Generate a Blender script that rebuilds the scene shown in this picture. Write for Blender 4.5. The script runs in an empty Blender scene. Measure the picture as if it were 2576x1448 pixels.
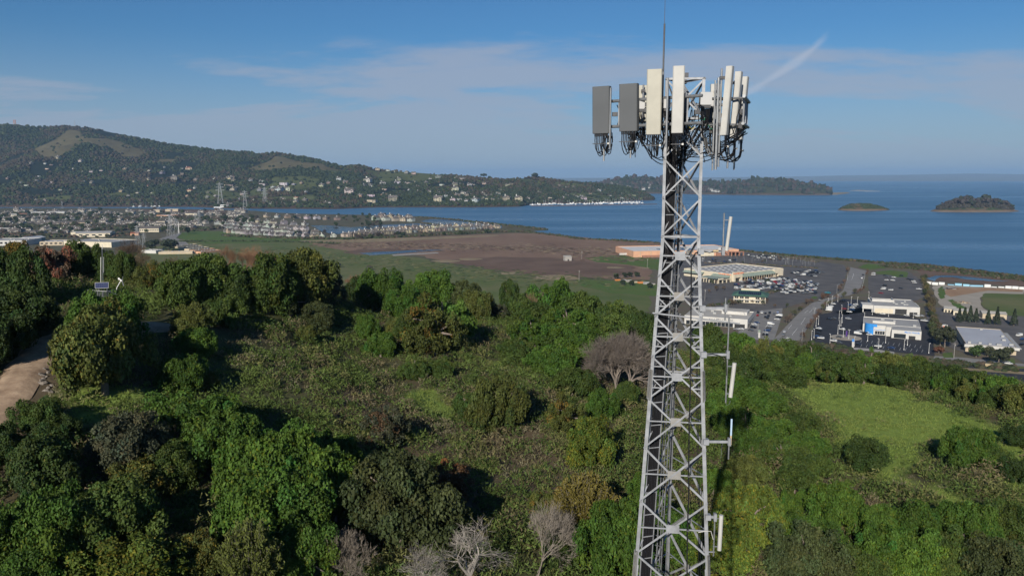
import bpy, math, random
import numpy as np
from mathutils import Vector, Matrix

# ------------------------------------------------------------------ camera
SC = bpy.context.scene
COL = SC.collection
F, CX, CY = 788.0, 512.0, 287.5            # focal length and centre, in pixels of a 1024 x 575 picture
PITCH = math.atan(111.5 / F)
CAMZ = 120.0                               # metres above the bay
cam_d = bpy.data.cameras.new('camera')
cam = bpy.data.objects.new('camera', cam_d)
COL.objects.link(cam)
cam.location = (0, 0, CAMZ)
cam.rotation_euler = (math.pi / 2 - PITCH, 0, 0)
cam_d.sensor_width = 36.0
cam_d.lens = 36.0 * F / 1024.0
cam_d.clip_start = 0.5
cam_d.clip_end = 120000.0
SC.camera = cam

# ------------------------------------------------------------------ sun, sky, exposure
SUN_EL = math.radians(24.5)
SUN_AZ = math.radians(18.0)                # light travels away from the camera, 18 degrees to the right
sun_d = bpy.data.lights.new('sun', 'SUN')
sun_d.energy = 5.0
sun_d.angle = math.radians(0.5)
sun_d.color = (1.0, 0.93, 0.82)
sun = bpy.data.objects.new('sun', sun_d)
COL.objects.link(sun)
ldir = Vector((math.sin(SUN_AZ) * math.cos(SUN_EL), math.cos(SUN_AZ) * math.cos(SUN_EL), -math.sin(SUN_EL)))
sun.rotation_euler = ldir.to_track_quat('-Z', 'Y').to_euler()
sun.location = (-60, -200, 260)

world = bpy.data.worlds.new('World')
SC.world = world
world.use_nodes = True
wt = world.node_tree
wt.nodes.clear()
def wn(t, **kw):
    n = wt.nodes.new(t)
    for k, v in kw.items():
        setattr(n, k, v)
    return n
def wl(a, b):
    wt.links.new(a, b)
def wmath(op, a, b=None, clamp=False):
    n = wn('ShaderNodeMath', operation=op, use_clamp=clamp)
    for i, v in enumerate((a, b)):
        if v is None:
            continue
        if isinstance(v, (int, float)):
            n.inputs[i].default_value = v
        else:
            wl(v, n.inputs[i])
    return n.outputs[0]
def wsmooth(v, lo, hi):
    n = wn('ShaderNodeMapRange', interpolation_type='SMOOTHSTEP')
    wl(v, n.inputs[0])
    n.inputs[1].default_value = lo
    n.inputs[2].default_value = hi
    return n.outputs[0]
w_out = wn('ShaderNodeOutputWorld')
w_bg = wn('ShaderNodeBackground')
w_bg.inputs[1].default_value = 0.050
sky = wn('ShaderNodeTexSky', sky_type='NISHITA', sun_disc=False)
sky.sun_elevation = SUN_EL
sky.sun_rotation = math.pi + SUN_AZ        # the sun stands behind the camera
sky.altitude = 100.0
sky.air_density = 1.0
sky.dust_density = 0.15
sky.ozone_density = 3.0
# thin cirrus: noise on a plane high above, seen through the view direction
tc = wn('ShaderNodeTexCoord')
sep = wn('ShaderNodeSeparateXYZ'); wl(tc.outputs['Generated'], sep.inputs[0])
dz = wmath('MAXIMUM', sep.outputs[2], 0.0)
den = wmath('ADD', dz, 0.16)
comb = wn('ShaderNodeCombineXYZ')
wl(wmath('DIVIDE', sep.outputs[0], den), comb.inputs[0])
wl(wmath('DIVIDE', sep.outputs[1], den), comb.inputs[1])
mp = wn('ShaderNodeMapping'); wl(comb.outputs[0], mp.inputs[0])
mp.inputs['Rotation'].default_value = (0, 0, math.radians(-24))
mp.inputs['Scale'].default_value = (0.50, 0.95, 1.0)
mp.inputs['Location'].default_value = (0.35, 0.9, 0.0)
nz = wn('ShaderNodeTexNoise'); wl(mp.outputs[0], nz.inputs['Vector'])
nz.inputs['Scale'].default_value = 0.85; nz.inputs['Detail'].default_value = 9.0
nz.inputs['Roughness'].default_value = 0.58; nz.inputs['Distortion'].default_value = 0.5
nz2 = wn('ShaderNodeTexNoise'); wl(mp.outputs[0], nz2.inputs['Vector'])
nz2.inputs['Scale'].default_value = 3.4; nz2.inputs['Detail'].default_value = 8.0
nz2.inputs['Roughness'].default_value = 0.65
cl = wmath('ADD', nz.outputs['Fac'], wmath('MULTIPLY', wmath('SUBTRACT', nz2.outputs['Fac'], 0.5), 0.30))
edge = wmath('ADD', sep.outputs[2], wmath('MULTIPLY', wmath('SUBTRACT', 0.52, cl), 0.38))
veil = wmath('MAXIMUM', wmath('MULTIPLY', wsmooth(edge, 0.145, 0.075), 0.95), wmath('MULTIPLY', wsmooth(sep.outputs[2], 0.175, 0.0), 0.88))   # a thin sheet with a frayed upper edge
# one curved streak of ice cloud, rising to the right
az = wmath('DIVIDE', sep.outputs[0], sep.outputs[1])
el = wmath('DIVIDE', sep.outputs[2], sep.outputs[1])
dx = wmath('SUBTRACT', az, 0.235)
curve = wmath('ADD', wmath('ADD', wmath('MULTIPLY', dx, 0.30), wmath('MULTIPLY', wmath('MULTIPLY', dx, dx), 1.9)), 0.080)
dist = wmath('ABSOLUTE', wmath('SUBTRACT', el, curve))
dist = wmath('ADD', dist, wmath('MULTIPLY', wmath('SUBTRACT', nz2.outputs['Fac'], 0.5), 0.018))
streak = wmath('MULTIPLY', wsmooth(dist, 0.009, 0.0), wmath('MULTIPLY', wsmooth(az, 0.10, 0.30), wsmooth(az, 0.392, 0.372)))
streak = wmath('MULTIPLY', streak, wmath('MULTIPLY', wsmooth(sep.outputs[1], 0.0, 0.2), 0.42))
fac = wmath('MULTIPLY', veil, 0.80, clamp=True)
mix = wn('ShaderNodeMixRGB')
tintn = wn('ShaderNodeMixRGB', blend_type='MULTIPLY'); tintn.inputs[0].default_value = 1.0
wl(sky.outputs[0], tintn.inputs[1]); tintn.inputs[2].default_value = (0.50, 0.92, 1.28, 1)
wl(fac, mix.inputs[0]); wl(tintn.outputs[0], mix.inputs[1])
mix.inputs[2].default_value = (6.4, 7.2, 9.0, 1)
mix2 = wn('ShaderNodeMixRGB')
wl(streak, mix2.inputs[0]); wl(mix.outputs[0], mix2.inputs[1]); mix2.inputs[2].default_value = (9.0, 9.8, 11.5, 1)
wl(mix2.outputs[0], w_bg.inputs[0])
wl(w_bg.outputs[0], w_out.inputs[0])

SC.view_settings.view_transform = 'Standard'
SC.view_settings.look = 'None'
SC.view_settings.exposure = 0.15
SC.view_settings.gamma = 1.0
SC.view_settings.use_curve_mapping = False
SC.render.engine = 'CYCLES'
cy = SC.cycles
cy.max_bounces = 5
cy.diffuse_bounces = 2
cy.glossy_bounces = 2
cy.transmission_bounces = 2
cy.volume_bounces = 0
cy.transparent_max_bounces = 4
cy.caustics_reflective = False
cy.caustics_refractive = False
cy.use_denoising = True
cy.use_adaptive_sampling = True
cy.adaptive_threshold = 0.02

# ------------------------------------------------------------------ helpers
cP, sP = math.cos(PITCH), math.sin(PITCH)
def ray(px, py):
    x, y = (px - CX) / F, (CY - py) / F
    return (x, cP + y * sP, -sP + y * cP)
def G(px, py, z=0.0):                      # where the line of sight meets the level z
    d = ray(px, py)
    t = (z - CAMZ) / d[2]
    return Vector((d[0] * t, d[1] * t, z))
def at(px, py, Y):                         # the point of a line of sight at distance Y
    d = ray(px, py)
    t = Y / d[1]
    return Vector((d[0] * t, Y, CAMZ + d[2] * t))
def g4(x, y, z=0.0):
    return G(x * 0.25, y * 0.25, z)
K2 = 1024.0 / 2575.0
def g2(x, y, z=0.0):
    return G(x * K2, y * K2, z)
def project(p):
    x, y, z = p[0], p[1], p[2] - CAMZ
    f = y * cP - z * sP
    u = y * sP + z * cP
    return CX + F * x / f, CY - F * u / f, f

def vnoise(x, y, seed=0):                  # smooth value noise, vectorised
    x = np.asarray(x, float); y = np.asarray(y, float)
    xi = np.floor(x).astype(np.int64); yi = np.floor(y).astype(np.int64)
    xf = x - xi; yf = y - yi
    xf = xf * xf * (3 - 2 * xf); yf = yf * yf * (3 - 2 * yf)
    def h(a, b):
        n = (a * 374761393 + b * 668265263 + seed * 982451653) & 0x7fffffff
        n = ((n ^ (n >> 13)) * 1274126177) & 0x7fffffff
        return ((n ^ (n >> 16)) & 0xffff) / 65535.0
    return (h(xi, yi) * (1 - xf) + h(xi + 1, yi) * xf) * (1 - yf) + (h(xi, yi + 1) * (1 - xf) + h(xi + 1, yi + 1) * xf) * yf
def fbm(x, y, seed=0, oct=4):
    s = 0; a = 0.5
    for i in range(oct):
        s = s + a * vnoise(np.asarray(x) * 2 ** i, np.asarray(y) * 2 ** i, seed + i * 17)
        a *= 0.5
    return s / (1 - 0.5 ** oct)
def sstep(a, b, v):
    t = np.clip((np.asarray(v, float) - a) / (b - a), 0, 1)
    return t * t * (3 - 2 * t)
def in_poly(x, y, poly):
    x = np.asarray(x, float); y = np.asarray(y, float)
    res = np.zeros(x.shape, bool)
    n = len(poly)
    for i in range(n):
        x0, y0 = poly[i][:2]; x1, y1 = poly[(i + 1) % n][:2]
        c = ((y0 > y) != (y1 > y)) & (x < (x1 - x0) * (y - y0) / ((y1 - y0) or 1e-9) + x0)
        res ^= c
    return res

def np_mesh(name, verts, faces, mats=(), colors=None, midx=None, smooth=False):
    verts = np.ascontiguousarray(verts, np.float32).reshape(-1, 3)
    me = bpy.data.meshes.new(name)
    if isinstance(faces, np.ndarray):
        k = faces.shape[1]; nf = len(faces)
        me.vertices.add(len(verts)); me.vertices.foreach_set('co', verts.ravel())
        me.loops.add(nf * k); me.loops.foreach_set('vertex_index', np.ascontiguousarray(faces, np.int32).ravel())
        me.polygons.add(nf)
        me.polygons.foreach_set('loop_start', np.arange(0, nf * k, k, dtype=np.int32))
        me.polygons.foreach_set('loop_total', np.full(nf, k, np.int32))
    else:
        me.from_pydata([tuple(v) for v in verts.tolist()], [], faces)
        nf = len(faces)
    if midx is not None:
        me.polygons.foreach_set('material_index', np.asarray(midx, np.int32))
    me.polygons.foreach_set('use_smooth', np.full(nf, bool(smooth)))
    if colors is not None:
        ca = me.color_attributes.new('tint', 'FLOAT_COLOR', 'POINT')
        c = np.ones((len(verts), 4), np.float32); c[:, :colors.shape[1]] = colors
        ca.data.foreach_set('color', c.ravel())
    me.update(calc_edges=True)
    for m in (mats if isinstance(mats, (list, tuple)) else [mats]):
        me.materials.append(m)
    return me

def link(name, data, parent=None, loc=None, rotz=None):
    o = bpy.data.objects.new(name, data)
    COL.objects.link(o)
    if parent is not None:
        o.parent = parent
    if loc is not None:
        o.location = loc
    if rotz is not None:
        o.rotation_euler = (0, 0, rotz)
    return o
def tag(o, label=None, cat=None, group=None, kind=None):
    if label: o['label'] = label
    if cat: o['category'] = cat
    if group: o['group'] = group
    if kind: o['kind'] = kind
    return o
def thing(name, label, cat, loc=(0, 0, 0), rotz=0.0, group=None):
    o = link(name, None, None, loc, rotz)
    o.empty_display_size = 0.5
    return tag(o, label, cat, group)
def copy_tree(o, parent=None):
    c = o.copy(); COL.objects.link(c)
    if parent is not None:
        c.parent = parent
    for ch in list(o.children):
        copy_tree(ch, c)
    return c

class MB:                                  # collects simple solids into one mesh
    def __init__(self):
        self.v, self.f, self.m = [], [], []
    def add(self, vs, fs, m=0):
        o = len(self.v)
        self.v += [tuple(p) for p in vs]
        self.f += [tuple(i + o for i in f) for f in fs]
        self.m += [m] * len(fs)
        return self
    def box(self, x0, x1, y0, y1, z0, z1, m=0):
        vs = [(x0, y0, z0), (x1, y0, z0), (x1, y1, z0), (x0, y1, z0), (x0, y0, z1), (x1, y0, z1), (x1, y1, z1), (x0, y1, z1)]
        return self.add(vs, [(0, 3, 2, 1), (4, 5, 6, 7), (0, 1, 5, 4), (1, 2, 6, 5), (2, 3, 7, 6), (3, 0, 4, 7)], m)
    def bar(self, a, b, w, h, m=0, up=(0, 0, 1)):     # rectangular bar from a to b
        a, b = Vector(a), Vector(b)
        d = (b - a).normalized()
        u = Vector(up)
        if abs(d.dot(u)) > 0.98:
            u = Vector((0, 1, 0))
        s = d.cross(u).normalized() * (w / 2)
        t = s.cross(d).normalized() * (h / 2)
        vs = [a - s - t, a + s - t, a + s + t, a - s + t, b - s - t, b + s - t, b + s + t, b - s + t]
        return self.add(vs, [(0, 3, 2, 1), (4, 5, 6, 7), (0, 1, 5, 4), (1, 2, 6, 5), (2, 3, 7, 6), (3, 0, 4, 7)], m)
    def angle(self, a, b, w, th, n1, n2, m=0):        # L-profile from a to b, legs along n1 and n2
        a, b = Vector(a), Vector(b)
        n1, n2 = Vector(n1).normalized(), Vector(n2).normalized()
        prof = [Vector((0, 0, 0)), n1 * w, n1 * w + n2 * th, n1 * th + n2 * th, n1 * th + n2 * w, n2 * w]
        vs = [a + p for p in prof] + [b + p for p in prof]
        fs = [(i, (i + 1) % 6, (i + 1) % 6 + 6, i + 6) for i in range(6)] + [(5, 4, 3, 2, 1, 0), (6, 7, 8, 9, 10, 11)]
        return self.add(vs, fs, m)
    def tube(self, pts, r, n=6, m=0, caps=True):
        pts = [Vector(p) for p in pts]
        rs = r if isinstance(r, (list, tuple)) else [r] * len(pts)
        vs, fs = [], []
        ref = None
        for i, p in enumerate(pts):
            d = (pts[min(i + 1, len(pts) - 1)] - pts[max(i - 1, 0)])
            d = d.normalized() if d.length > 1e-9 else Vector((0, 0, 1))
            if ref is None:
                ref = Vector((1, 0, 0)) if abs(d.x) < 0.8 else Vector((0, 1, 0))
            s = d.cross(ref).normalized()
            t = s.cross(d).normalized()
            ref = t.cross(s) if False else ref
            for k in range(n):
                a = 2 * math.pi * k / n
                vs.append(p + (s * math.cos(a) + t * math.sin(a)) * rs[i])
        for i in range(len(pts) - 1):
            for k in range(n):
                k2 = (k + 1) % n
                fs.append((i * n + k, i * n + k2, (i + 1) * n + k2, (i + 1) * n + k))
        if caps:
            fs.append(tuple(range(n)))
            fs.append(tuple(range((len(pts) - 1) * n + n - 1, (len(pts) - 1) * n - 1, -1)))
        return self.add(vs, fs, m)
    def prism(self, poly, z0, z1, m=0):
        n = len(poly)
        vs = [(p[0], p[1], z0) for p in poly] + [(p[0], p[1], z1) for p in poly]
        fs = [(i, (i + 1) % n, (i + 1) % n + n, i + n) for i in range(n)]
        fs += [tuple(range(n - 1, -1, -1)), tuple(range(n, 2 * n))]
        return self.add(vs, fs, m)
    def mesh(self, name, mats, smooth=False):
        me = bpy.data.meshes.new(name)
        me.from_pydata([tuple(v) for v in self.v], [], self.f)
        me.polygons.foreach_set('material_index', self.m)
        me.polygons.foreach_set('use_smooth', [smooth] * len(self.f))
        for m in (mats if isinstance(mats, (list, tuple)) else [mats]):
            me.materials.append(m)
        me.validate(); me.update()
        return me
    def build(self, name, mats, parent=None, loc=None, rotz=None, smooth=False):
        return link(name, self.mesh(name, mats, smooth), parent, loc, rotz)

# ------------------------------------------------------------------ materials
MATS = {}
def mat(name, color, rough=0.7, metal=0.0, var=0.0, scale=1.0, bump=0.0, objcol=False, tint=False, spec=0.3, coord='Object', color2=None, detail=5.0, transl=0.0, rand=0.0, stretch=None):
    m = bpy.data.materials.new(name)
    m.use_nodes = True
    nt = m.node_tree
    b = nt.nodes['Principled BSDF']
    b.inputs['Roughness'].default_value = rough
    b.inputs['Metallic'].default_value = metal
    b.inputs['Specular IOR Level'].default_value = spec
    b.inputs['Base Color'].default_value = (*color, 1)
    N, L = nt.nodes.new, nt.links.new
    cur = None
    if var > 0 or color2 or bump > 0:
        t = N('ShaderNodeTexCoord')
        vec = t.outputs[coord]
        if coord == 'World':
            pass
        if stretch:
            mpn = N('ShaderNodeMapping'); L(vec, mpn.inputs[0]); mpn.inputs['Scale'].default_value = stretch
            vec = mpn.outputs[0]
        nz = N('ShaderNodeTexNoise'); L(vec, nz.inputs['Vector'])
        nz.inputs['Scale'].default_value = scale
        nz.inputs['Detail'].default_value = detail
        nz.inputs['Roughness'].default_value = 0.62
        if var > 0 or color2:
            rp = N('ShaderNodeValToRGB'); L(nz.outputs['Fac'], rp.inputs[0])
            c2 = color2 or tuple(min(1, c * (1 + var)) for c in color)
            c1 = color if color2 else tuple(c * (1 - var) for c in color)
            rp.color_ramp.elements[0].position = 0.36; rp.color_ramp.elements[0].color = (*c1, 1)
            rp.color_ramp.elements[1].position = 0.64; rp.color_ramp.elements[1].color = (*c2, 1)
            cur = rp.outputs[0]
        if bump > 0:
            bp = N('ShaderNodeBump'); L(nz.outputs['Fac'], bp.inputs['Height'])
            bp.inputs['Strength'].default_value = 1.0
            bp.inputs['Distance'].default_value = bump
            L(bp.outputs[0], b.inputs['Normal'])
    def mul(a, bsock):
        x = N('ShaderNodeMixRGB'); x.blend_type = 'MULTIPLY'; x.inputs[0].default_value = 1.0
        if a is None:
            x.inputs[1].default_value = (*color, 1)
        else:
            L(a, x.inputs[1])
        L(bsock, x.inputs[2])
        return x.outputs[0]
    if tint:
        at_ = N('ShaderNodeVertexColor'); at_.layer_name = 'tint'
        cur = mul(cur, at_.outputs[0])
    if objcol or rand > 0:
        oi = N('ShaderNodeObjectInfo')
        if objcol:
            cur = mul(cur, oi.outputs['Color'])
        if rand > 0:
            hs = N('ShaderNodeHueSaturation')
            mr = N('ShaderNodeMapRange'); L(oi.outputs['Random'], mr.inputs[0])
            mr.inputs[3].default_value = 1 - rand; mr.inputs[4].default_value = 1 + rand
            L(mr.outputs[0], hs.inputs['Value'])
            if cur is not None:
                L(cur, hs.inputs['Color'])
            else:
                hs.inputs['Color'].default_value = (*color, 1)
            cur = hs.outputs[0]
    if cur is not None:
        L(cur, b.inputs['Base Color'])
    if transl > 0:
        tr = N('ShaderNodeBsdfTranslucent')
        if cur is not None:
            L(cur, tr.inputs['Color'])
        else:
            tr.inputs['Color'].default_value = (*color, 1)
        mx = N('ShaderNodeMixShader'); mx.inputs[0].default_value = transl
        L(b.outputs[0], mx.inputs[1]); L(tr.outputs[0], mx.inputs[2])
        L(mx.outputs[0], nt.nodes['Material Output'].inputs[0])
    MATS[name] = m
    return m
M = MATS
# ================================================================== the setting
mat('hill_ground', (1, 1, 1), 0.95, tint=True, var=0.28, scale=0.9, bump=0.12, spec=0.1)
mat('dirt_road', (0.25, 0.172, 0.115), 0.95, color2=(0.41, 0.30, 0.205), scale=0.7, detail=10, bump=0.12, spec=0.1)
mat('rock', (0.19, 0.165, 0.14), 0.9, var=0.3, scale=3.0)
mat('flats', (0.085, 0.085, 0.050), 0.95, color2=(0.120, 0.104, 0.068), scale=0.012, spec=0.1)
mat('meadow', (0.085, 0.120, 0.036), 0.95, color2=(0.145, 0.145, 0.065), scale=0.013, detail=9, spec=0.1)
mat('bright_grass', (0.070, 0.135, 0.028), 0.95, color2=(0.100, 0.130, 0.040), scale=0.03, detail=7, spec=0.1)
mat('marsh', (0.175, 0.112, 0.080), 0.95, color2=(0.235, 0.160, 0.112), scale=0.010, detail=9, spec=0.1, stretch=(1, 0.5, 1))
mat('dark_marsh', (0.118, 0.078, 0.058), 0.95, color2=(0.165, 0.112, 0.082), scale=0.02, detail=8, spec=0.1)
mat('straw', (0.30, 0.235, 0.15), 0.95, color2=(0.21, 0.17, 0.10), scale=0.06, detail=6, spec=0.1)
mat('asphalt', (0.084, 0.080, 0.080), 0.9, color2=(0.130, 0.122, 0.116), scale=0.05, detail=8, spec=0.2)
mat('new_asphalt', (0.030, 0.031, 0.036), 0.85, color2=(0.044, 0.044, 0.050), scale=0.12, detail=8, spec=0.2)
mat('road_grey', (0.19, 0.182, 0.175), 0.9, color2=(0.24, 0.23, 0.215), scale=0.08, detail=7, spec=0.2)
mat('concrete', (0.34, 0.32, 0.29), 0.9, var=0.15, scale=0.3)
mat('road_paint', (0.75, 0.75, 0.72), 0.7)
mat('yard_gravel', (0.30, 0.265, 0.215), 0.95, color2=(0.37, 0.33, 0.275), scale=0.04, detail=7)
mat('yard_dirt', (0.27, 0.165, 0.095), 0.95, color2=(0.34, 0.22, 0.13), scale=0.05, detail=7)
mat('mulch', (0.125, 0.092, 0.070), 0.95, color2=(0.105, 0.105, 0.058), scale=0.05, detail=8)

# ---- the bay
def make_water(name, deep, rough, wscale):
    m = bpy.data.materials.new(name); m.use_nodes = True
    nt = m.node_tree; b = nt.nodes['Principled BSDF']; N, L = nt.nodes.new, nt.links.new
    t = N('ShaderNodeTexCoord')
    mp_ = N('ShaderNodeMapping'); L(t.outputs['Object'], mp_.inputs[0]); mp_.inputs['Scale'].default_value = (1, 2.6, 1)
    n1 = N('ShaderNodeTexNoise'); L(mp_.outputs[0], n1.inputs['Vector'])
    n1.inputs['Scale'].default_value = wscale; n1.inputs['Detail'].default_value = 6
    bp = N('ShaderNodeBump'); L(n1.outputs['Fac'], bp.inputs['Height'])
    bp.inputs['Strength'].default_value = 1.0; bp.inputs['Distance'].default_value = 0.9 / wscale * 0.045
    L(bp.outputs[0], b.inputs['Normal'])
    mp2 = N('ShaderNodeMapping'); L(t.outputs['Object'], mp2.inputs[0]); mp2.inputs['Scale'].default_value = (0.35, 1.9, 1)
    n2 = N('ShaderNodeTexNoise'); L(mp2.outputs[0], n2.inputs['Vector'])
    n2.inputs['Scale'].default_value = 0.0022; n2.inputs['Detail'].default_value = 7
    r = N('ShaderNodeMapRange'); L(n2.outputs['Fac'], r.inputs[0])
    r.inputs[1].default_value = 0.38; r.inputs[2].default_value = 0.66
    r.inputs[3].default_value = rough + 0.12; r.inputs[4].default_value = rough - 0.10
    L(r.outputs[0], b.inputs['Roughness'])
    b.inputs['Base Color'].default_value = (*deep, 1)
    b.inputs['IOR'].default_value = 1.33
    b.inputs['Specular IOR Level'].default_value = 0.32
    MATS[name] = m
    return m
make_water('bay_water', (0.055, 0.142, 0.245), 0.34, 0.05)
make_water('pond_water', (0.020, 0.040, 0.060), 0.20, 0.4)
R_ = 60000.0
water = MB().add([(-R_, -3000, -0.8), (R_, -3000, -0.8), (R_, R_, -0.8), (-R_, R_, -0.8)], [(0, 1, 2, 3)]).build('bay_water', M['bay_water'])
tag(water, 'blue open water of the wide bay', 'water', kind='structure')

# ---- flat sheets of land, outlined through the photograph and laid on the level ground
def jag(pts, amp, seg, seed):
    rng = random.Random(seed)
    out = []
    n = len(pts)
    for i in range(n):
        a, b = pts[i], pts[(i + 1) % n]
        d = (b - a); L_ = d.length
        k = max(1, min(40, int(L_ / seg)))
        nrm = Vector((-d.y, d.x, 0)).normalized() if L_ > 0 else Vector((0, 0, 0))
        for j in range(k):
            p = a + d * (j / k)
            if amp and j:
                p = p + nrm * rng.uniform(-amp, amp)
            out.append(p)
    return out
def sheet(name, pts, z, m, label, kind='structure', amp=0.0, seg=30.0, cat=None, thick=0.0, seed=1):
    P = jag([Vector((p[0], p[1], 0)) for p in pts], amp, seg, seed)
    o = P[0].copy(); o.z = 0
    mb = MB()
    vs = [(p.x - o.x, p.y - o.y, z) for p in P]
    area = sum(vs[i][0] * vs[(i + 1) % len(vs)][1] - vs[(i + 1) % len(vs)][0] * vs[i][1] for i in range(len(vs)))
    if area < 0:
        vs.reverse()
    n = len(vs)
    fs = [tuple(range(n))]
    if thick:
        vs = vs + [(v[0], v[1], z - thick) for v in vs]
        fs += [((i + 1) % n, i, i + n, (i + 1) % n + n) for i in range(n)]
    mb.add(vs, fs)
    ob = mb.build(name, M[m], None, (o.x, o.y, 0))
    return tag(ob, label, cat, None, kind)

near_shore = [g2(x, y) for x, y in [(2700, 705), (2575, 693), (2450, 678), (2328, 665), (2215, 659), (2130, 652), (2010, 643), (1860, 627), (1760, 618), (1655, 609), (1572, 604), (1457, 599), (1400, 589), (1322, 581), (1374, 577), (1340, 571), (1258, 562), (1130, 549), (1048, 543), (900, 539), (780, 537), (700, 534), (640, 529), (560, 526), (470, 525)]]
land = [Vector((-3400, 3080, 0)), Vector((-3400, -400, 0)), Vector((1400, -400, 0)), Vector((1700, 600, 0))] + near_shore + [g2(380, 523), g2(200, 522), g2(-60, 522)]
sheet('coastal_plain', land, 0.0, 'flats', 'level land between the hill and the bay', amp=3.0, seg=40, thick=2.0)

sheet('meadow', [g2(x, y) for x, y in [(300, 640), (470, 598), (640, 590), (800, 600), (860, 618), (1000, 640), (1120, 662), (1250, 684), (1400, 702), (1640, 712), (1660, 780), (1300, 790), (800, 720), (300, 700)]], 0.05, 'meadow', 'green meadow in front of the brown marsh', amp=9, seg=25, seed=3)
sheet('marsh', [g2(x, y) for x, y in [(752, 603), (880, 600), (1010, 597), (1160, 591), (1300, 585), (1390, 587), (1470, 596), (1570, 605), (1660, 612), (1700, 640), (1690, 700), (1560, 702), (1420, 694), (1330, 690), (1240, 676), (1130, 660), (1040, 640), (900, 632), (820, 622)]], 0.10, 'marsh', 'wide brown tidal marsh behind the tree line', amp=8, seg=25, seed=5)
sheet('mud_flat', [g2(x, y) for x, y in [(1120, 654), (1250, 645), (1380, 646), (1500, 660), (1590, 668), (1600, 688), (1480, 697), (1330, 689), (1220, 674)]], 0.15, 'dark_marsh', 'darker mud flat at the near edge of the marsh', amp=7, seg=20, seed=6)
sheet('wet_marsh', [g2(x, y) for x, y in [(862, 633), (900, 626), (1000, 624), (1075, 627), (1050, 634), (960, 638), (900, 640)]], 0.18, 'dark_marsh', 'dark wet patch of marsh with standing water', amp=6, seg=15, seed=7)
sheet('pond', [g2(x, y) for x, y in [(900, 636), (960, 632), (1010, 630), (1060, 627), (1118, 628), (1060, 632), (985, 638), (930, 641)]], 0.22, 'pond_water', 'thin sheet of standing water in the marsh', amp=3, seg=12, seed=8)
sheet('straw_bank', [g2(x, y) for x, y in [(752, 604), (900, 600), (1080, 596), (1250, 590), (1256, 592), (1090, 601), (960, 607), (860, 611), (800, 610)]], 0.2, 'straw', 'pale straw reeds along the far edge of the marsh', amp=6, seg=18, seed=9)
for k, (sx, sy, sw) in enumerate([(1120, 656, 70), (1180, 651, 60), (1545, 672, 45), (1280, 686, 60), (1400, 697, 120), (1620, 673, 30)]):
    c = g2(sx, sy); e = g2(sx + sw, sy)
    r = (e - c).length / 2
    sheet('straw_patch', [Vector((c.x + r * math.cos(a) * (1 + .2 * math.sin(3 * a + k)), c.y + r * 0.9 * math.sin(a), 0)) for a in np.linspace(0, 6.0, 14)], 0.2 + 0.01 * k, 'straw', 'patch of pale dry reeds in the marsh', amp=3, seg=8, seed=20 + k)
sheet('grass_slope', [g2(x, y) for x, y in [(1470, 648), (1560, 640), (1660, 650), (1700, 690), (1600, 668), (1500, 658)]], 0.2, 'bright_grass', 'green grass bank behind the big orange store', amp=4, seg=15, seed=11)
sheet('grass_strip', [g2(x, y) for x, y in [(1450, 702), (1560, 705), (1660, 715), (1760, 728), (1850, 735), (1850, 750), (1700, 748), (1540, 736), (1470, 722)]], 0.24, 'bright_grass', 'bright green grass strip beside the tower', amp=3, seg=15, seed=12)
sheet('grass_field', [g2(x, y) for x, y in [(430, 592), (480, 580), (560, 581), (700, 590), (830, 597), (820, 603), (640, 610), (520, 612)]], 0.12, 'bright_grass', 'bright green field before the row of grey houses', amp=5, seg=20, seed=13)
# levee path, lagoon and pond between the houses
sheet('levee_path', [g2(x, y) for x, y in [(985, 640), (1100, 634), (1104, 636), (990, 643)]], 0.3, 'concrete', 'thin pale path along the meadow', amp=0, seg=50)
sheet('lagoon_water', [g2(x, y) for x, y in [(1056, 556), (1080, 550), (1150, 551), (1215, 557), (1262, 566), (1262, 573), (1235, 578), (1180, 571), (1110, 564)]], 0.16, 'pond_water', 'calm lagoon ringed by a levee', amp=2, seg=20, seed=14)
sheet('inner_pond', [g2(x, y) for x, y in [(782, 566), (830, 566), (880, 571), (960, 565), (1020, 562), (1050, 561), (1110, 567), (1060, 572), (980, 571), (930, 576), (880, 583), (850, 588), (812, 583)]], 0.17, 'pond_water', 'blue pond between two rows of houses', amp=2, seg=20, seed=15)
sheet('channel_mud', [g2(x, y) for x, y in [(300, 527), (420, 526), (520, 527), (600, 531), (520, 534), (380, 532)]], 0.2, 'dark_marsh', 'brown mud bank at the head of the channel', amp=5, seg=25, seed=16)

# ---- the near hill the tower stands on
CTRL = np.array([(6, 28, 88), (0, 0, 88), (-30, 45, 91), (-60, 40, 97), (-40, 60, 100.5), (-46, 77, 103), (-47, 90, 105), (-75, 90, 107), (-80, 60, 103), (-50, 112, 104.5), (-62, 130, 104), (-95, 120, 106.5), (-40, 138, 101),
    (-20, 60, 93), (-20, 85, 95), (-15, 105, 95.5), (-10, 130, 97), (-20, 150, 95), (0, 60, 89.5), (0, 85, 90.5), (0, 102, 91), (5, 120, 92.5), (10, 140, 93), (0, 160, 89),
    (25, 60, 88), (30, 85, 87.5), (28, 110, 86), (35, 140, 83), (40, 165, 81), (50, 55, 89), (55, 85, 89), (58, 110, 88), (62, 125, 86.5), (70, 150, 79), (80, 60, 90), (85, 85, 91), (88, 105, 90), (100, 95, 90.5), (80, 120, 87.5),
    (100, 130, 79), (-50, 180, 92), (0, 200, 75), (50, 200, 70), (100, 180, 68), (-100, 180, 97), (130, 90, 82), (150, 140, 62), (0, -60, 80), (60, -40, 80), (-60, -40, 86)], float)
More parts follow.
